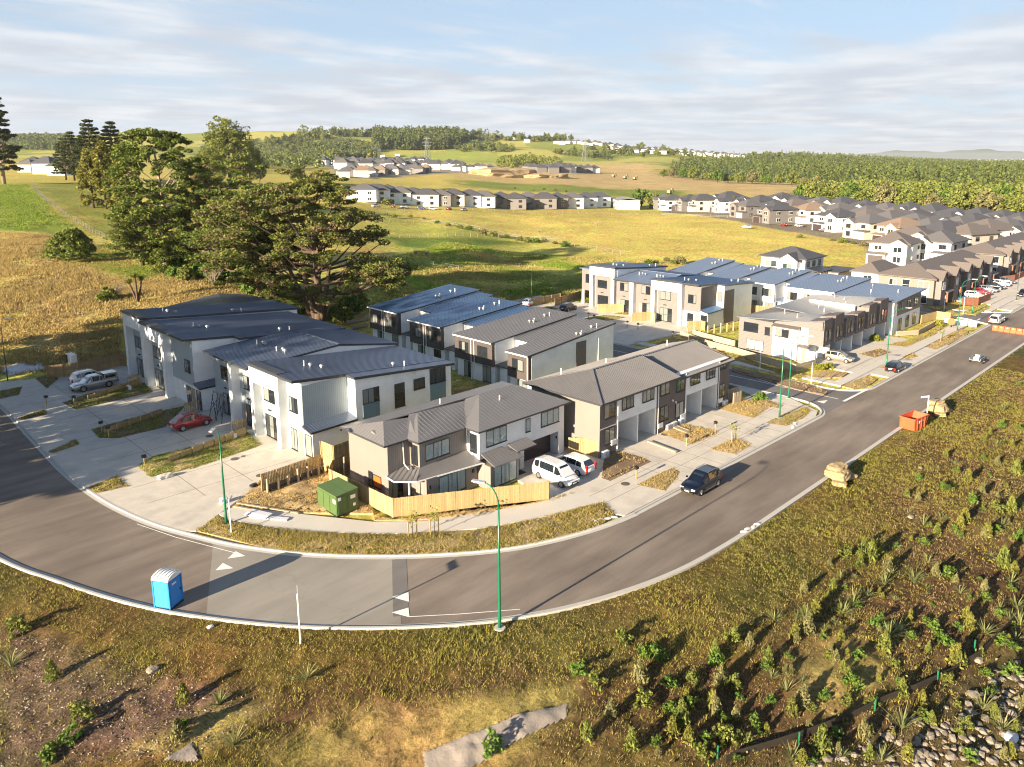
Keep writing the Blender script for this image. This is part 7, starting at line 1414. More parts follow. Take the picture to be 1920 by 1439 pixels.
field_tufts([(-40, 435), (130, 445), (300, 505), (440, 540), (470, 558), (228, 600), (228, 680), (80, 700), (-40, 705)], 26000, .34, .12, 'blade_brown', 'field_brown_grass', 'brown patches of long grass in the field behind the left townhouses', 72, .15, 7)
field_tufts([(640, 500), (830, 455), (1000, 475), (1240, 495), (1090, 570), (920, 578), (690, 592), (620, 620)], 50000, .36, .14, 'blade_lush', 'field_green_grass', 'long green grass in the paddock behind the dark townhouses', 73, .1, 9)
field_tufts([(640, 500), (830, 455), (1000, 475), (1240, 495), (1090, 570), (920, 578), (690, 592), (620, 620)], 40000, .34, .14, 'blade_dry', 'paddock_dry_grass', 'dry seed heads in the paddock behind the dark townhouses', 74, .0, 9)
field_tufts([(60, 470), (200, 460), (330, 495), (430, 535), (330, 535), (150, 500)], 9000, .35, .14, 'blade_lush', 'field_lush_grass', 'bright green grass band round the lone dark bush', 75, -.3, 5)
field_tufts([(-60, 348), (50, 346), (110, 405), (140, 425), (40, 432), (-60, 425)], 12000, .4, .25, 'blade_lush', 'slope_green_grass', 'bright green pasture on the slope at the left edge', 76, -.3, 6)
# erosion matting, geotextile, silt fence, riprap
def drape(name, lab, pts, mt, lift=.05, step=.5, kind='structure', amp=.05):
    G = np.array([hitb(*p) for p in pts]); lo, hi = G.min(0), G.max(0); gx, gy = np.meshgrid(np.arange(lo[0], hi[0] + step, step), np.arange(lo[1], hi[1] + step, step)); k = gx.shape; ins = pip(gx.ravel(), gy.ravel(), G).reshape(k)
    d = seg_dist(gx.ravel(), gy.ravel(), np.vstack([G, G[:1]]), False).reshape(k); z = terrain(gx, gy) + np.clip(d * .4, 0, lift) + np.abs(vnoise(gx, gy, .6, 8)) * amp + .02; V = []; F = []; idx = {}
    for i in range(k[0] - 1):
        for j in range(k[1] - 1):
            if ins[i, j] and ins[i + 1, j] and ins[i, j + 1] and ins[i + 1, j + 1]:
                f = []
                for q in ((i, j), (i, j + 1), (i + 1, j + 1), (i + 1, j)):
                    if q not in idx: idx[q] = len(V); V.append((gx[q], gy[q], z[q]))
                    f.append(idx[q])
                F.append(tuple(f))
    return obj(name, MB().mesh(V, F), mt, label=lab, cat=None if kind else 'matting', kind=kind, smooth=True)
drape('geotextile', None, [(795, 1439), (790, 1408), (880, 1378), (985, 1340), (1065, 1322), (1066, 1350), (960, 1400), (880, 1439)], 'geotextile', .04, .11)
drape('geotextile', None, [(300, 1439), (360, 1395), (372, 1420), (375, 1439)], 'geotextile', .04, .11)
SF = root('silt_fence', 'low black silt fence curving along the bottom of the bank', 'fence', (*hitb(1600, 1350), gz(*hitb(1600, 1350)))); SFp = [hitb(*p) for p in [(1920, 1150), (1885, 1185), (1840, 1232), (1780, 1270), (1720, 1300), (1660, 1320), (1600, 1345), (1550, 1362), (1500, 1380), (1440, 1400), (1380, 1425), (1360, 1436)]]
mb = MB()
for a, b in zip(SFp[:-1], SFp[1:]):
    a, b = Vector((*a, gz(*a))), Vector((*b, gz(*b))); k = max(1, int((b - a).length / .5))
    for i in range(k):
        p, q = a.lerp(b, i / k), a.lerp(b, (i + 1) / k); h1, h2 = .48 - .08 * (i % 2), .48 - .08 * ((i + 1) % 2); mb.obar(p + Vector((0, 0, .22)), q + Vector((0, 0, .22)), .03, .5)
obj('fabric', mb, 'silt_black', SF, kind='stuff')
for i, q_ in enumerate([(1498, 1392), (1757, 1280), (1826, 1225), (1640, 1335), (1345, 1425)]):
    x, y = hitb(*q_); z = gz(x, y); obj('stake', MB().tube([(x, y, z), (x, y, z + .75)], .05, 7), 'stake_green', SF); 
import bmesh
def rock_proto(sd):
    r = random.Random(sd); bm = bmesh.new(); bmesh.ops.create_icosphere(bm, subdivisions=1, radius=1)
    for v in bm.verts: v.co = Vector((v.co.x * r.uniform(.75, 1.2), v.co.y * r.uniform(.6, 1.1), v.co.z * r.uniform(.4, .75)))
    me = bpy.data.meshes.new('rock'); bm.to_mesh(me); bm.free(); me.materials.append(MATS['rock' if sd % 3 else 'rock_dark']); return me
RP = [rock_proto(i) for i in range(6)]; x0, y0 = hitb(1800, 1400); RB = bpy.data.objects.new('rock_swale', None); COL.objects.link(RB); RB.location = (x0, y0, gz(x0, y0)); RB['kind'] = 'structure'; rk = random.Random(2); cnt = 0
while cnt < 260:
    px_ = rk.uniform(1500, 1920); py_ = rk.uniform(1240, 1439)
    if py_ < 1439 - (px_ - 1500) * .42 - (30 if px_ > 1850 else 0): continue
    x, y = hitb(px_, py_); o = bpy.data.objects.new('rock', RP[cnt % 6]); COL.objects.link(o); o.parent = RB; s_ = rk.choice((.09, .13, .17, .24, .30)) * rk.uniform(.8, 1.2); z = gz(x, y); o.location = (x - x0, y - y0, z - RB.location.z + .01); o.scale = (s_, s_, s_); o.rotation_euler = (rk.uniform(-.4, .4), rk.uniform(-.4, .4), rk.uniform(0, 6.28)); cnt += 1
for i, (q_, s_) in enumerate([((287, 1262), .35), ((1708, 967), .3), ((395, 1178), .2), ((1725, 880), .25), ((1835, 1240), .3), ((1895, 1390), .4)]):
    x, y = hitb(*q_); lump('stone', ['pale stone block at the top of the mulch slope', 'grey stone alone in the bank grass', 'white scrap at the kerb grass near the portable toilet', 'small stone right of the grey one on the bank', 'pale stone by the silt fence', 'white bag of stones at the lower right corner'][i], (x, y), (s_, s_ * .8, s_ * .6), 'rock' if i not in (2, 5) else 'tarp', 'stone', 90 + i, 2, gz(x, y) + .05)
# ------------------------------------------------------------------ estates beyond the paddock
def hip(par, x0, x1, y0, y1, z, rise, mt, o=.5, name='roof'):
    x0 -= o; x1 += o; y0 -= o; y1 += o; w, d = x1 - x0, y1 - y0; mb = MB()
    if w >= d: r0, r1 = (x0 + d / 2, (y0 + y1) / 2), (x1 - d / 2, (y0 + y1) / 2)
    else: r0, r1 = ((x0 + x1) / 2, y0 + w / 2), ((x0 + x1) / 2, y1 - w / 2)
    V = [(x0, y0, z), (x1, y0, z), (x1, y1, z), (x0, y1, z), (*r0, z + rise), (*r1, z + rise), (x0, y0, z - .18), (x1, y0, z - .18), (x1, y1, z - .18), (x0, y1, z - .18)]
    F = ([(0, 1, 5, 4), (2, 3, 4, 5), (3, 0, 4), (1, 2, 5)] if w >= d else [(0, 1, 4), (1, 2, 5, 4), (2, 3, 5), (3, 0, 4, 5)]) + [(6, 7, 1, 0), (7, 8, 2, 1), (8, 9, 3, 2), (9, 6, 0, 3), (9, 8, 7, 6)]
    return obj(name, mb.mesh(V, F), mt, par)
def gable_front(par, y0, y1, x, zt, rise, mt, wall):
    m_ = (y0 + y1) / 2; mb = MB(); mb.mesh([(x, y0, zt), (x, y1, zt), (x, m_, zt + rise), (x + 2.6, y0, zt), (x + 2.6, y1, zt), (x + 2.6, m_, zt + rise)], [(0, 2, 1), (3, 4, 5), (0, 1, 4, 3)]); obj('gable', mb, wall, par)
    a = .35; r = MB(); r.slab([(x - .35, y0 - a, zt - .12), (x + 4.4, y0 - a, zt - .12), (x + 4.4, m_, zt + rise + .06), (x - .35, m_, zt + rise + .06)], .12); r.slab([(x - .35, m_, zt + rise + .06), (x + 4.4, m_, zt + rise + .06), (x + 4.4, y1 + a, zt - .12), (x - .35, y1 + a, zt - .12)], .12); obj('gable_roof', r, mt, par)
def estate_house(v, detail=True):
    """two storeys, hip roof, a gabled wing and a garage on the side that looks to -x"""
    H = root('estate_house', 'x', 'house'); W, D = ((9.5, 11), (8.5, 12), (10.5, 10))[v % 3]; wall, rf = 'cream_wall', 'roof_dim'
    obj('wall', MB().box(-D / 2, D / 2, -W / 2, W / 2, 0, 5.3), 'white_render', H); hip(H, -D / 2, D / 2, -W / 2, W / 2, 5.35, 2.5, 'roof_dim', .7)
    s_ = 1 if v % 2 else -1; y0, y1 = sorted((s_ * W / 2, s_ * .4)); obj('wing', MB().box(-D / 2 - 1.3, -D / 2, y0, y1, 0, 5.2), 'white_render', H); gable_front(H, y0, y1, -D / 2 - 1.3, 5.2, 1.25, 'roof_dim', 'white_render')
    ya, yb = sorted((-s_ * W / 2, -s_ * .2)); obj('garage_roof', MB().hexa(-D / 2 - 2.2, -D / 2 + .05, ya - .3, yb, 2.5, (2.6, 3.0, 3.0, 2.6)), 'roof_dim', H); obj('garage', MB().box(-D / 2 - 1.8, -D / 2, ya, yb - .1, 0, 2.5), 'white_render', H); obj('garage_door', MB().box(-D / 2 - 1.84, -D / 2 - 1.8, ya + .4, yb - .5, 0, 2.2), 'pale_sheet' if v % 2 else 'garage_dark', H)
    if detail:
        def win(face, pl, a, b, z0, z1):
            m_ = MB(); fb(m_, face, pl, a, b, z0, z1, 0, .05); w = obj('window', m_, 'frame_dark' if v % 2 else 'frame_white', H)
            for i in range(2): p = MB(); fb(p, face, pl, a + .08 + (b - a) / 2 * i, a - .04 + (b - a) / 2 * (i + 1), z0 + .1, z1 - .1, .05, .07); obj('pane', p, 'glass_dark', w)
        mw = (y0 + y1) / 2; win('-x', -D / 2 - 1.3, mw - 1, mw + 1, 3.2, 4.6); win('-x', -D / 2 - 1.3, mw - .9, mw + .9, .6, 2.2); m2 = (ya + yb) / 2; win('-x', -D / 2, m2 - .9, m2 + .9, 3.4, 4.6)
        for u in (-D / 4, D / 4): win('-y', -W / 2, u - .8, u + .8, 3.3, 4.5); win('-y', -W / 2, u - .8, u + .8, .7, 2.1)
    return H
EH = [estate_house(i) for i in range(4)]
WALLS = ['white_render', 'cream_wall', 'white_render', 'grey_clad', 'white_render', 'cream_wall', 'white_render', 'white_render']; ROOFS = ['roof_slate', 'roof_dim', 'roof_slate', 'roof_tile', 'roof_dim', 'roof_slate']
wn = {'white_render': 'white', 'cream_wall': 'cream', 'grey_clad': 'grey-brown', 'brick_wall': 'brick', 'brown_clad': 'brown'}; rn = {'roof_slate': 'charcoal', 'roof_dim': 'grey', 'roof_tile': 'brown', 'roof_tan': 'tan'}
ordn = ['first', 'second', 'third', 'fourth', 'fifth', 'sixth', 'seventh', 'eighth', 'ninth', 'tenth', 'eleventh', 'twelfth', 'thirteenth', 'fourteenth', 'fifteenth', 'sixteenth', 'seventeenth', 'eighteenth', 'nineteenth', 'twentieth', 'twenty-first', 'twenty-second', 'twenty-third', 'twenty-fourth']
hr = random.Random(9)
def put_house(i, loc, rz, w, rf, lab, grp, sc=1.0, protos=None):
    m_ = {'wall': w, 'wing': w, 'gable': w, 'garage': w, 'roof': rf, 'gable_roof': rf, 'garage_roof': rf}
    return place((protos or EH)[i % len(protos or EH)], loc, rz, '%s house with %s roof, %s' % (wn[w], rn[rf], lab), grp, sc=sc, mats=m_)
def est(pts): return [(1280 + a / 3, 240 + b / 3) for a, b in pts]
rows = [('in the front row facing the paddock', est([(40, 400), (115, 402), (245, 405), (375, 428), (530, 452), (730, 452), (880, 487), (1060, 518), (1240, 540)]), 6.6, -.45),
        ('in the second estate row', est([(262, 378), (345, 400), (440, 402), (520, 422), (640, 420), (760, 435), (890, 447), (1040, 470), (1180, 492), (1310, 508), (1390, 530), (1560, 528), (1480, 560)]), 7.3, -.35),
        ('in the third estate row', est([(560, 386), (655, 398), (775, 402), (905, 408), (1030, 432), (1040, 480), (1190, 470), (1320, 486), (1500, 500), (1640, 510), (1720, 548), (1620, 565), (1810, 538)]), 7.3, -.35),
        ('in the back estate row', est([(1150, 438), (1275, 448), (1410, 455), (1530, 472), (1665, 480), (1800, 488), (1910, 502), (1880, 545), (1900, 470 + 50)]), 7.3, -.3)]
for ri, (nm, pts, z, rz) in enumerate(rows):
    for i, q_ in enumerate(pts):
        x, y = at(*q_, z); w = WALLS[hr.randrange(len(WALLS))] if ri else ['grey_clad', 'cream_wall', 'white_render', 'grey_clad', 'grey_clad', 'white_render', 'white_render', 'cream_wall', 'cream_wall'][i]
        rf = ROOFS[hr.randrange(6)] if ri else ['roof_slate', 'roof_slate', 'roof_slate', 'roof_dim', 'roof_slate', 'roof_tan', 'roof_slate', 'roof_dim', 'roof_tan'][i]
        put_house(i + ri, (x, y, 0), rz + hr.uniform(-.08, .08), w, rf, '%s from left %s' % (ordn[i], nm), 'houses of the right estate', sc=hr.uniform(1.12, 1.25))
for i, q_ in enumerate([(1400, 428), (1437, 418), (1497, 426), (1545, 434), (1470, 424)]): x, y = at(*q_); place(c_hat, (x, y, .05), rs.uniform(0, 3), '%s car parked along the front row of estate houses' % ordn[i], 'cars along the estate front row', mats={'body': ['paint_white', 'paint_grey', 'paint_white', 'paint_silver', 'paint_red'][i]})
# middle row seen across the paddock
ty = {i: t for i, t in enumerate('wwcwwwgcwwgdwdgwwwdw')}
mid = [(684, 378), (706, 378), (727, 378), (750, 382), (775, 384), (800, 386), (826, 386), (850, 386), (880, 387), (905, 389), (938, 390), (965, 392), (990, 390), (1020, 391), (1045, 390), (1072, 390), (1098, 389), (1122, 388), (1245, 392), (1262, 394), (1300, 396)]
for i, q_ in enumerate(mid):
    x, y, z = hit(*q_); t = ty.get(i, 'w'); w = {'w': 'white_render', 'c': 'cream_wall', 'g': 'grey_clad', 'd': 'grey_clad'}[t]; put_house(i, (x, y, z - .1), -.75 + hr.uniform(-.06, .06), w, 'roof_slate' if i % 3 else 'roof_dim', '%s from left beyond the paddock' % ordn[i], 'houses beyond the paddock', sc=1.12)
for i, q_ in enumerate([(705, 389), (738, 390), (760, 391), (790, 393), (812, 394), (842, 394), (870, 396)]): x, y, z = hit(*q_); place(c_hat, (x, y, z + .05), rs.uniform(-1, 1), '%s from left of the cars parked before the middle row of houses' % ordn[i], 'cars before the middle row', mats={'body': ['paint_white', 'paint_black', 'paint_silver', 'paint_blue'][i % 4]})
def simple_block(nm, lab, q_, w, d, h, rz, wall, rf, cat='building', rise=1.0):
    x, y, z = hit(*q_); B = root(nm, lab, cat); obj('wall', MB().box(-d / 2, d / 2, -w / 2, w / 2, 0, h), wall, B)
    roof(B, rf, [[(-d / 2 - .3, -w / 2 - .3, h), (0, -w / 2 - .3, h + rise), (0, w / 2 + .3, h + rise), (-d / 2 - .3, w / 2 + .3, h)], [(0, -w / 2 - .3, h + rise), (d / 2 + .3, -w / 2 - .3, h), (d / 2 + .3, w / 2 + .3, h), (0, w / 2 + .3, h + rise)]], rib=1.2)
    for k in range(4):
        u = -w / 2 + w * (k + .6) / 4.4
        for z0 in ((.8, 3.4) if h > 4 else (.8,)): window(B, '-x', -d / 2, u, u + 1.3, z0, z0 + 1.2, 2)
    B.location = (x, y, z); B.rotation_euler = (0, 0, rz); return B
simple_block('barn', 'long pale grey corrugated barn building at the right end of the middle row', (1172, 392), 24, 13, 5.5, -.75, 'pale_sheet', 'roof_pale'); simple_block('white_shed', 'low white shed before the middle row of houses', (1033, 388), 15, 7, 3.2, -.7, 'white_render', 'roof_pale', rise=.6)
simple_block('white_cottage', 'small white cottage on the green hill by the pylon', (717, 296), 16, 9, 5, -.6, 'white_render', 'roof_dim'); simple_block('farm_house', 'long farmhouse with trees on the green hill', (745, 294), 26, 10, 5, -.6, 'cream_wall', 'roof_dim')
# single white house at the near edge of the paddock, with its gabled porch
Hs = root('detached_house', 'white two-storey house with charcoal roof standing alone beside the paddock', 'house', (175, 83, 0))
obj('wall', MB().box(170.2, 180, 78.5, 89.6, 0, 5.9), 'white_render', Hs); hip(Hs, 170.2, 180, 78.5, 89.6, 5.9, 2.2, 'roof_slate', .7); obj('wing', MB().box(168.2, 170.2, 79.5, 84.2, 0, 5.5), 'white_render', Hs); gable_front(Hs, 79.5, 84.2, 168.2, 5.6, 1.5, 'roof_slate', 'white_render')
obj('garage_roof', MB().hexa(167.5, 170.3, 84.4, 90.2, 2.8, (2.9, 3.3, 3.3, 2.9)), 'roof_slate', Hs); obj('garage', MB().box(168.0, 170.2, 84.5, 90, 0, 2.8), 'white_render', Hs); obj('porch_roof', MB().hexa(171, 178, 75.3, 78.5, 3.0, (3.1, 3.1, 3.7, 3.7)), 'fascia', Hs); obj('annexe', MB().box(176, 186, 73, 78.4, 0, 2.6), 'cream_wall', Hs); obj('annexe_roof', MB().box(175.6, 186.4, 72.6, 78.45, 2.6, 2.8), 'roof_slate', Hs)
window(Hs, '-x', 168.2, 80.8, 83, 3.2, 4.8, 2, 'glass_green', fr='frame_white'); window(Hs, '-x', 170.2, 85.6, 88.4, 3.4, 4.9, 2, 'glass_green', fr='frame_white')
for u in (171, 174, 177): window(Hs, '-y', 78.5, u, u + 1.6, 3.9, 5.2, 2); obj('porch_post', MB().box(u + .9, u + 1.05, 75.4, 75.55, 0, 3.0), 'pipe_white', Hs)
# brick terraces along the far street
def terrace(lab, x0, x1, y0, y1, units, wall='brick_wall', rf='roof_tile', grp=None):
    H = root('brick_terrace', lab, 'terrace', ((x0 + x1) / 2, (y0 + y1) / 2, 0), grp); obj('wall', MB().box(x0, x1, y0, y1, 0, 5.6), wall, H); hip(H, x0, x1, y0, y1, 5.6, 2.4, rf, .6)
    w = (x1 - x0) / units
    for k in range(units):
        a = x0 + w * (k + .12); b = a + w * .36; m_ = (a + b) / 2; obj('gable_wing', MB().box(a, b, y0 - 1.1, y0 - .02, 0, 5.5), wall if k % 2 else 'grey_clad', H)
        obj('gable', MB().mesh([(a, y0 - 1.1, 5.5), (b, y0 - 1.1, 5.5), (m_, y0 - 1.1, 7.0)], [(0, 1, 2)]).box(m_ - .05, m_ + .05, y0 - 1.12, y0 - 1.08, 5.6, 6.6), wall, H); r = MB(); r.slab([(a - .3, y0 - 1.4, 5.4), (m_, y0 - 1.4, 7.1), (m_, y0 + 2.4, 7.1), (a - .3, y0 + 2.4, 5.4)], .12); r.slab([(m_, y0 - 1.4, 7.1), (b + .3, y0 - 1.4, 5.4), (b + .3, y0 + 2.4, 5.4), (m_, y0 + 2.4, 7.1)], .12); obj('gable_roof', r, rf, H)
        window(H, '-y', y0 - 1.1, m_ - .8, m_ + .8, 3.4, 4.8, 2, fr='frame_white'); c = b + w * .3; window(H, '-y', y0, c - .8, c + .8, 3.5, 4.7, 2, fr='frame_dark'); obj('garage_door', MB().box(c - 1.3, c + 1.3, y0 - .06, y0, .1, 2.2), 'garage_dark', H); obj('porch', MB().hexa(b + .1, b + w * .5, y0 - 1.6, y0 - .02, 2.5, (2.6, 2.6, 3.2, 3.2)), rf, H); obj('porch_post', MB().box(b + .3, b + .6, y0 - 1.5, y0 - 1.2, 0, 2.5), 'timber_red', H)
    for i, (a, b, z0, z1) in enumerate([(.08, .28, 3.4, 5.0), (.42, .56, .5, 5.0), (.66, .8, 3.6, 4.8), (.1, .3, .5, 2.2), (.7, .85, .5, 2.0)]): window(H, '-x', x0, y0 + (y1 - y0) * a, y0 + (y1 - y0) * b, z0, z1, 2 if i != 1 else 1, bars=3 if i == 1 else 0, fr='frame_white')
    obj('spandrel', MB().box(x0 - .04, x0, y0 + .08 * (y1 - y0), y0 + .28 * (y1 - y0), 2.3, 3.3), 'white_render', H)
    return H
terrace('brown brick terrace with a row of small gables behind the trampoline yard', 161.5, 203, 47.8, 58.5, 5)
terrace('second brown brick terrace further along the far street', 215, 262, 48.5, 59.5, 6); terrace('third brown brick terrace near the right edge of the view', 275, 330, 49, 60, 7)
e1 = root('side_wing', 'white and cream end wing of the nearest brick terrace', 'house', (165, 61, 0)); obj('wall', MB().box(162.5, 175, 58.52, 64.5, 0, 5.5), 'white_render', e1); hip(e1, 162.5, 175, 58.9, 64.5, 5.5, 1.8, 'roof_tile', .4); window(e1, '-x', 162.5, 60.3, 62, 3.4, 4.8, 2, fr='frame_white')
for i, (x, y, w, rf, lb) in enumerate([(226, 78, 'white_render', 'roof_tile', 'broad one behind the nearest brick terrace'), (240, 70, 'white_render', 'roof_dim', 'with a row of side windows behind the brick terrace'), (252, 82, 'cream_wall', 'roof_tile', 'left of the pair behind the second terrace'), (270, 74, 'white_render', 'roof_slate', 'right of the pair behind the second terrace'), (290, 84, 'cream_wall', 'roof_dim', 'deeper behind the second terrace'), (300, 72, 'white_render', 'roof_slate', 'just behind the third terrace'), (322, 80, 'white_render', 'roof_dim', 'behind the third terrace, right'), (345, 74, 'white_render', 'roof_slate', 'farthest behind the third terrace'), (345, 52, 'brick_wall', 'roof_tile', 'past the third brick terrace'), (362, 52, 'brick_wall', 'roof_tile', 'second past the third brick terrace'), (380, 52, 'cream_wall', 'roof_tile', 'last one along the far street')]):
    put_house(i, (x, y, 0), hr.uniform(-.05, .05), w, rf, lb, 'houses behind the brick terraces', sc=1.1)
# far-off houses: two rows across the valley and specks on the hill
def tiny(v):
    H = root('distant_house', 'x', 'house'); obj('wall', MB().box(-5, 5, -4.5, 4.5, -1, 5.4).box(-6, -5, -4.5 if v else .3, -.3 if v else 4.5, -1, 5), 'white_render', H); hip(H, -5, 5, -4.5, 4.5, 5.2, 3.2, 'roof_dim', .8)
    for y in (-2.6, 1.6): obj('window', MB().box(-6.06 if (y < 0) == bool(v) else -5.06, -5, y, y + 1.6, 3.2, 4.5), 'glass_dark', H)
    return H
TH = [tiny(0), tiny(1)]
def tinyrow(n, P0, P1, jitter, lab, grp, walls=('white_render', 'white_render', 'cream_wall'), roofs=('roof_slate', 'roof_dim'), rz=-.75, sc=1.0, seed=1):
    r = random.Random(seed)
    for i in range(n):
        f = (i + .5) / n; px_ = P0[0] + (P1[0] - P0[0]) * f + r.uniform(-2, 2); py_ = P0[1] + (P1[1] - P0[1]) * f + r.uniform(-jitter, jitter); x, y, z = hit(px_, py_); w = walls[r.randrange(len(walls))]; rf = roofs[r.randrange(len(roofs))]
        place(TH[i % 2], (x, y, z), rz + r.uniform(-.3, .3), '%s house with %s roof, %s' % (wn[w], rn[rf], lab), grp, sc=sc * r.uniform(.9, 1.15), mats={'wall': w, 'roof': rf})
tinyrow(22, (640, 318), (870, 318), 1.2, 'in the front line across the valley', 'valley houses, front line', seed=1, sc=1.35); tinyrow(24, (600, 311), (800, 306), 1.5, 'in the back line across the valley', 'valley houses, back line', seed=2, sc=1.3); tinyrow(6, (850, 321), (925, 321), .8, 'at the right end across the valley', 'valley houses, right end', seed=3)
tinyrow(12, (985, 322), (1118, 325), .8, 'in the dark townhouse line beside the earthworks', 'townhouses by the earthworks', ('grey_clad', 'grey_clad', 'white_render'), ('roof_slate',), seed=4, sc=1.35)
tinyrow(18, (640, 332), (800, 324), 2, 'between the two valley lines, half built', 'half built valley houses', ('cream_wall', 'grey_clad'), ('roof_tan', 'roof_dim'), seed=5)
for k, (n, a, b, j, sd) in enumerate([(22, (1130, 279), (1420, 296), 1.5, 6), (20, (1150, 284), (1400, 297), 1.5, 7), (12, (1040, 268), (1160, 277), 2, 8), (7, (560, 270), (720, 283), 6, 9), (7, (830, 262), (1000, 268), 5, 10)]): tinyrow(n, a, b, j, ['on the upper edge of the far hill suburb', 'on the lower edge of the far hill suburb', 'on the crest above the hill suburb', 'among trees on the left hill', 'among trees on the central ridge'][k], 'far hill houses %s' % 'ABCDE'[k].lower(), seed=sd, sc=1.3)
tinyrow(7, (52, 322), (118, 326), 3, 'seen between the left pine and the dark conifers', 'white houses at the far left', seed=12, sc=1.2)
# pylons
def pylon(lab, q_, h):
    x, y, z = hit(*q_); P = root('transmission_pylon', lab, 'pylon', (x, y, z)); mb = MB(); w = h * .11
    for a, b in ((-1, -1), (1, -1), (1, 1), (-1, 1)): mb.obar((x + a * w, y + b * w, z), (x + a * .8, y + b * .8, z + h), .55, .55)
    for k in range(7):
        t = k / 7; t2 = (k + 1) / 7; w1, w2 = w * (1 - t) + .8 * t, w * (1 - t2) + .8 * t2
        for a in (-1, 1): mb.obar((x + a * w1, y - w1, z + h * t), (x + a * w2, y + w2, z + h * t2), .3, .3); mb.obar((x - w1, y + a * w1, z + h * t), (x + w2, y + a * w2, z + h * t2), .3, .3)
    obj('lattice', mb, 'galv', P)
    for t, l in ((.68, 7), (.82, 8.5), (.95, 6)): obj('cross_arm', MB().obar((x - l * CA, y + l * SA, z + h * t), (x + l * CA, y - l * SA, z + h * t), .6, .5), 'galv', P)
pylon('tall lattice pylon on the green hill behind the valley houses', (802, 306), 42); pylon('second lattice pylon before the hill suburb on the right', (1097, 303), 42)
# earthworks and machines
for i, (q_, s_, lb) in enumerate([((945, 331), (38, 20, 9), 'long bare mound of earth beside the dark townhouse line'), ((1020, 333), (26, 18, 5), 'low flat mound of earth right of the long one')]): x, y, z = hit(*q_); o = lump('earth_mound', lb, (x, y), s_, 'straw', 'mound', 70 + i, 4, z - 1)
for i, q_ in enumerate([(1172, 336), (1150, 333), (1190, 338), (1255, 365)]):
    x, y, z = hit(*q_); D = root('excavator', 'digger on the earthworks, %s' % ordn[i] + ' from the left', 'digger', (x, y, z)); obj('tracks', MB().box(x - 2, x + 2, y - 1.5, y - .8, z, z + 1).box(x - 2, x + 2, y + .8, y + 1.5, z, z + 1), 'metal_dark', D); obj('cab', MB().box(x - 1.5, x + 1.6, y - 1.3, y + 1.3, z + 1, z + 3.2), 'timber_new', D); obj('boom', MB().obar((x + 1, y, z + 2), (x + 4, y, z + 5), .5, .6).obar((x + 4, y, z + 5), (x + 6.5, y, z + 1.5), .4, .5), 'timber_new', D)
# farm fences
def wire_fence(lab, pts, step=3.5, h=1.2):
    G = [hit(*p)[:2] for p in pts]; mb = MB(); F_ = root('farm_fence', lab, 'fence', (*G[0], gz(*G[0]))); n = 0; L_ = wobble_line(G, 0, step)
    for p in L_: z = gz(*p); mb.box(p[0] - .07, p[0] + .07, p[1] - .07, p[1] + .07, z - .2, z + h)
    obj('posts', mb, 'post_weathered', F_, kind='stuff'); wr = MB()
    for a, b in zip(L_[:-1], L_[1:]):
        for t in (.45, .95): wr.obar((*a, gz(*a) + h * t), (*b, gz(*b) + h * t), .03, .03)
    obj('wires', wr, 'galv', F_, kind='stuff')
wire_fence('post and wire fence across the green paddock, lower line', [(624, 500), (700, 498), (790, 496), (860, 508)]); wire_fence('post and wire fence crossing the shadowed green paddock', [(730, 446), (840, 444), (960, 446), (1060, 452)]); wire_fence('post and wire fence on the pasture below the middle row', [(700, 416), (790, 418), (900, 432), (1010, 452), (1090, 466), (1180, 480)]); wire_fence('post and wire fence climbing the left pasture', [(60, 350), (90, 380), (130, 410), (180, 440), (215, 455)]); wire_fence('pale rail fence before the column conifers', [(150, 392), (180, 388), (225, 394)], 2.2)
wire_fence('fence along the track before the middle row', [(700, 392), (800, 396), (900, 396), (1100, 402), (1240, 405), (1380, 410)], 4)
# scrub lines and single trees in the paddock
scr = tree('paddock_shrub', 'x', dome_pads(np.random.default_rng(33), 26, .2, 3.0, 2.6, 1.0, .5), [(0, 0, -.2, .1), (0, 0, 1.2, .06)], 'leaf_sage', 40, .4, 0, limbs=0, cat='shrub', seed=33)
pd = [(840, 424), (862, 428), (880, 432), (905, 440), (925, 444), (950, 447), (975, 452), (990, 455), (1005, 456), (1020, 452), (1040, 458), (1060, 464), (795, 412), (770, 408), (820, 420), (724, 404), (740, 408), (1230, 494), (1250, 490), (1262, 495), (1215, 496), (1275, 494), (930, 386), (948, 388), (980, 392), (1000, 358), (1020, 356), (1040, 358), (1060, 360), (965, 354), (1560, 452), (1580, 456), (1600, 458), (1620, 462), (1500, 446)]
for i, q_ in enumerate(pd): put(scr, q_, rz=rs.uniform(0, 6), sc=rs.uniform(.3, .65), label='scrubby shrub on the paddock fence line, %s' % ('left part' if q_[0] < 900 else 'middle part' if q_[0] < 1100 else 'behind the pale roofs' if q_[0] < 1300 else 'by the estate'), group='paddock shrubs', mats={'crown': ['leaf_sage', 'leaf_olive', 'leaf_bush'][i % 3]})
mt_ = [tree('field_tree', 'x', dome_pads(np.random.default_rng(50 + k), 46, 2.5, 10, 5.0, 1.5, .6), [(0, 0, -.4, .35), (0, 0, 5, .2)], ['leaf_bush', 'leaf_olive', 'leaf_far'][k], 34, .85, .1, limbs=6, seed=50 + k) for k in range(3)]
put(mt_[0], (1203, 388), sc=1.15, label='round bright green tree behind the pale barn'); put(mt_[1], (1228, 392), sc=.9, label='smaller green tree beside the pale barn'); put(mt_[0], (1367, 392), sc=.8, label='green tree rising behind the estate front row'); put(mt_[1], (1244, 333), sc=1.0, label='dark tree alone at the left end of the bush')
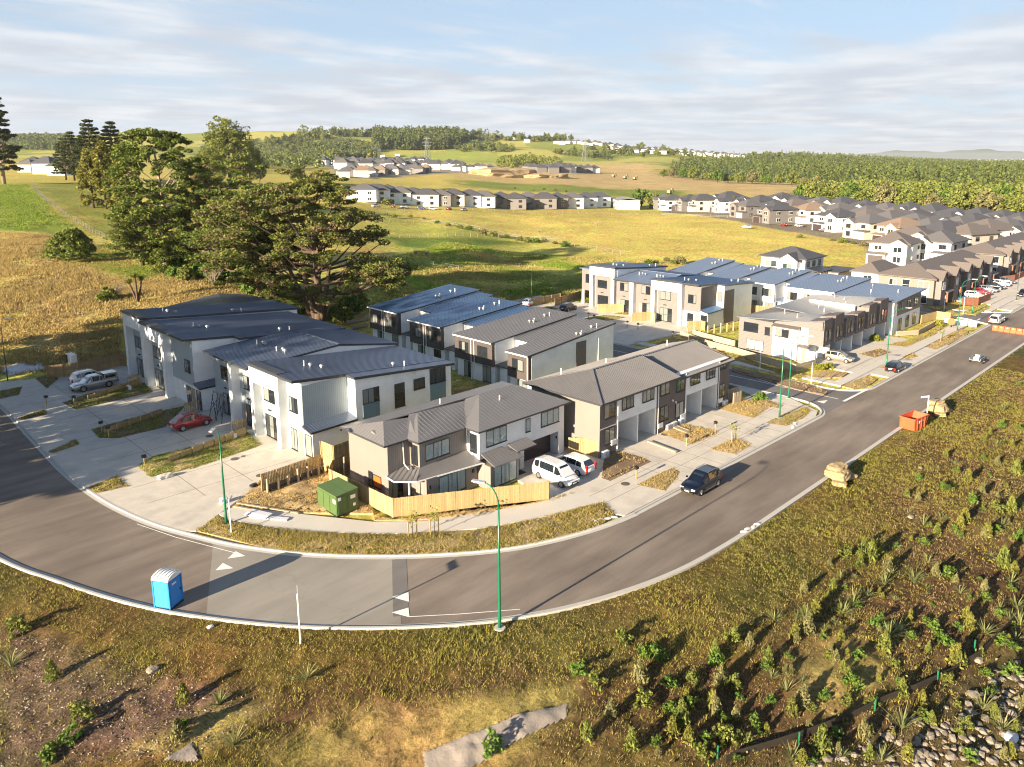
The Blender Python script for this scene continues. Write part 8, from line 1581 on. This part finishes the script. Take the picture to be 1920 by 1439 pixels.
# bush edge on the right: single big trees
be = [(1505, 386), (1525, 388), (1548, 390), (1570, 386), (1590, 392), (1612, 396), (1634, 394), (1658, 398), (1680, 396), (1704, 400), (1728, 399), (1752, 402), (1776, 400), (1800, 404), (1826, 402), (1850, 406), (1876, 404), (1900, 408), (1925, 408), (1530, 372), (1560, 370), (1600, 376), (1650, 380), (1700, 384), (1760, 386), (1820, 388), (1880, 390), (1935, 392), (1345, 344), (1365, 344), (1385, 345), (1410, 346), (1435, 347), (1460, 348), (1485, 350), (1510, 353), (1280, 336), (1300, 338), (1322, 340), (1262, 334)]
for i, q_ in enumerate(be): put(mt_[(i * 7) % 3], q_, rz=i * 1.1, sc=(1.25, 1.25, 1.35 + .3 * math.sin(i * 2.1)), label='broad green tree on the near edge of the bush, %s' % ('along the estate' if i < 19 else 'second line behind the estate' if i < 28 else 'along the bare earth field'), group='bush edge trees', mats={'crown': ['leaf_bush', 'leaf_olive', 'leaf_olive', 'leaf_sage'][(i * 5) % 4]})
def forest(nm, lab, polypx, n, h, w, cards, size, leaf, seed, cone=True, spacing_jit=True, zbase=None):
    """a wood that reads as one mass"""
    G = np.array([hit(*p)[:2] if zbase is None else at(*p, zbase) for p in polypx]); lo, hi = G.min(0), G.max(0); r = np.random.default_rng(seed); X = r.uniform(lo[0], hi[0], n * 6); Y = r.uniform(lo[1], hi[1], n * 6); k = pip(X, Y, G); X, Y = X[k][:n], Y[k][:n]; Z = terrain(X, Y, False); n = len(X); hh = h * r.uniform(.7, 1.15, n); t = r.uniform(0.1, 1, (n, cards)); a = r.uniform(0, 6.28, (n, cards)); ww = w * r.uniform(.8, 1.2, (n, 1)) * ((1 - t) ** .7 + .08 if cone else np.sqrt(np.clip(1 - (2 * t - 1.05) ** 2, .02, 1))) * r.uniform(.5, 1, (n, cards))
    C = np.stack([X[:, None] + ww * np.cos(a), Y[:, None] + ww * np.sin(a), Z[:, None] + t * hh[:, None]], -1).reshape(-1, 3); V, F = leaf_cards(C, size, 0, 1.3, r); return np_obj(nm, np_mesh(nm, V, F, leaf), label=lab, cat='trees', kind='stuff')
forest('pine_forest', 'broad green pine forest on the plain at the right', [(1245, 331), (1310, 334), (1420, 340), (1520, 349), (1560, 360), (1700, 365), (1960, 372), (1990, 304), (1400, 303), (1300, 306)], 3400, 21, 4.0, 52, 2.1, 'leaf_pine', 90)
forest('bush_wood', 'lighter green mixed bush between the pine forest and the estate', [(1500, 378), (1560, 366), (1700, 366), (1960, 376), (1960, 408), (1800, 402), (1650, 396), (1560, 390)], 420, 11, 5, 130, 1.5, 'leaf_olive', 91, False)
forest('pine_block', 'dark pine plantation on the central ridge', [(700, 281), (770, 283), (840, 281), (880, 268), (860, 258), (700, 256)], 1300, 27, 5, 42, 3.4, 'leaf_pine', 92)
forest('ridge_wood', 'mixed trees covering the long ridge on the skyline', [(560, 262), (640, 262), (720, 258), (900, 258), (1000, 262), (1100, 262), (1250, 272), (1420, 290), (1400, 284), (1250, 265), (1100, 256), (960, 252), (700, 246), (560, 250)], 2600, 16, 8, 30, 4.2, 'leaf_far', 93, False)
forest('left_ridge_wood', 'trees on the far ridge at the left, behind the conifers', [(-40, 282), (130, 284), (130, 262), (-40, 262)], 700, 15, 7, 32, 3.8, 'leaf_far', 94, False); forest('valley_wood', 'belt of trees below the ridge left of the pylon', [(560, 300), (640, 302), (690, 292), (720, 282), (640, 268), (570, 280)], 620, 14, 6, 60, 2.6, 'leaf_far', 95, False)
forest('left_hill_wood', 'trees and hedges on the hill behind the domed gum tree', [(380, 325), (600, 318), (650, 303), (600, 282), (480, 268), (380, 280)], 520, 12, 6, 50, 2.6, 'leaf_far', 97, False); forest('knoll_wood', 'clump of trees on the knoll beside the earthworks', [(930, 316), (1050, 316), (1055, 304), (990, 298), (940, 304)], 110, 12, 6, 80, 2.2, 'leaf_olive', 96, False)
rt = tree('ridge_tree', 'x', dome_pads(np.random.default_rng(77), 30, 4, 20, 9, 3.2, .6), [(0, 0, -1, .8), (0, 0, 10, .4)], 'leaf_far', 24, 2.2, .1, limbs=4, seed=77)
rp = []; q = random.Random(5)
for a, b, n, j in (((540, 262), (700, 252), 40, 5), ((700, 250), (900, 254), 34, 4), ((880, 262), (1010, 262), 16, 5), ((1000, 264), (1250, 272), 44, 3), ((1150, 272), (1410, 292), 26, 2), ((500, 268), (600, 285), 26, 8), ((850, 280), (960, 285), 26, 6), ((540, 285), (640, 300), 26, 8), ((1100, 285), (1300, 296), 24, 5), ((1040, 290), (1150, 300), 12, 4), ((600, 296), (700, 300), 10, 4), ((60, 275), (130, 275), 6, 3)):
    for i in range(n): rp.append((a[0] + (b[0] - a[0]) * (i + q.random()) / n, a[1] + (b[1] - a[1]) * (i + .5) / n + q.uniform(-j, j)))
for i, q_ in enumerate(rp): put(rt, q_, dz=-.5, rz=i, sc=(q.uniform(.5, 1.0), q.uniform(.5, 1.0), q.uniform(.5, 1.15)), label='single tree on the distant ridge, %s' % ('left of the pylon' if q_[0] < 790 else 'between the pylons' if q_[0] < 1090 else 'right of the second pylon'), group='trees on the distant ridge', mats={'crown': ['leaf_far', 'leaf_olive', 'leaf_pine'][i % 3]})
# blue hills past the plain, the town specks in front of them
mb = MB(); n = 60; V = []; F = []
for i in range(n + 1):
    px_ = 1480 + (2500 - 1480) * i / n; a = (px_ - PX) / FPX; yc = 19000; xc = a * yc; f = i / n; top = 60 + 190 * math.sin(min(1, f * 3) * math.pi / 2) * (1 - .35 * f) + 30 * math.sin(i * .7) + 18 * math.sin(i * 1.9)
    for (dy, z) in ((0, -20), (1500, top), (5000, -20)): X_, Y_ = xc * (yc + dy) / yc, yc + dy; V.append((X_ * CA + Y_ * SA, -X_ * SA + Y_ * CA, z))
for i in range(n):
    for k in (0, 1): F.append((3 * i + k, 3 * i + 3 + k, 3 * i + 4 + k, 3 * i + 1 + k))
obj('distant_hills', MB().mesh(V, F), 'leaf_far', kind='structure', smooth=True)
r = np.random.default_rng(5); n = 900; yc = r.uniform(3500, 12000, n); xc = yc * r.uniform(.3, 1.2, n); mb = MB()
for a, b in zip(xc, yc): X_, Y_ = a * CA + b * SA, -a * SA + b * CA; s_ = r.uniform(5, 16); mb.box(X_ - s_, X_ + s_, Y_ - s_, Y_ + s_, -1, r.uniform(5, 12))
obj('distant_town', mb, 'white_render', kind='stuff', label='pale specks of the distant town on the plain', cat='town'); forest('distant_woods', 'dark lines of trees on the far plain', [(1400, 300.5), (2300, 300.5), (2300, 304), (1400, 304)], 1500, 16, 12, 24, 9, 'leaf_far', 98, False)
# air
HZB = MB().box(-25000, 32000, -25000, 32000, -12, 150); hz = obj('haze', HZB, 'white_render', kind='stuff', label='thin bluish haze over the whole scene'); m = bpy.data.materials.new('haze_air'); m.use_nodes = True; nt = m.node_tree; nt.nodes.clear(); o_ = nt.nodes.new('ShaderNodeOutputMaterial'); v_ = nt.nodes.new('ShaderNodeVolumePrincipled'); v_.inputs['Color'].default_value = (.86, .92, 1, 1); v_.inputs['Density'].default_value = .00005; v_.inputs['Anisotropy'].default_value = .2; nt.links.new(v_.outputs[0], o_.inputs['Volume']); hz.data.materials.clear(); hz.data.materials.append(m)
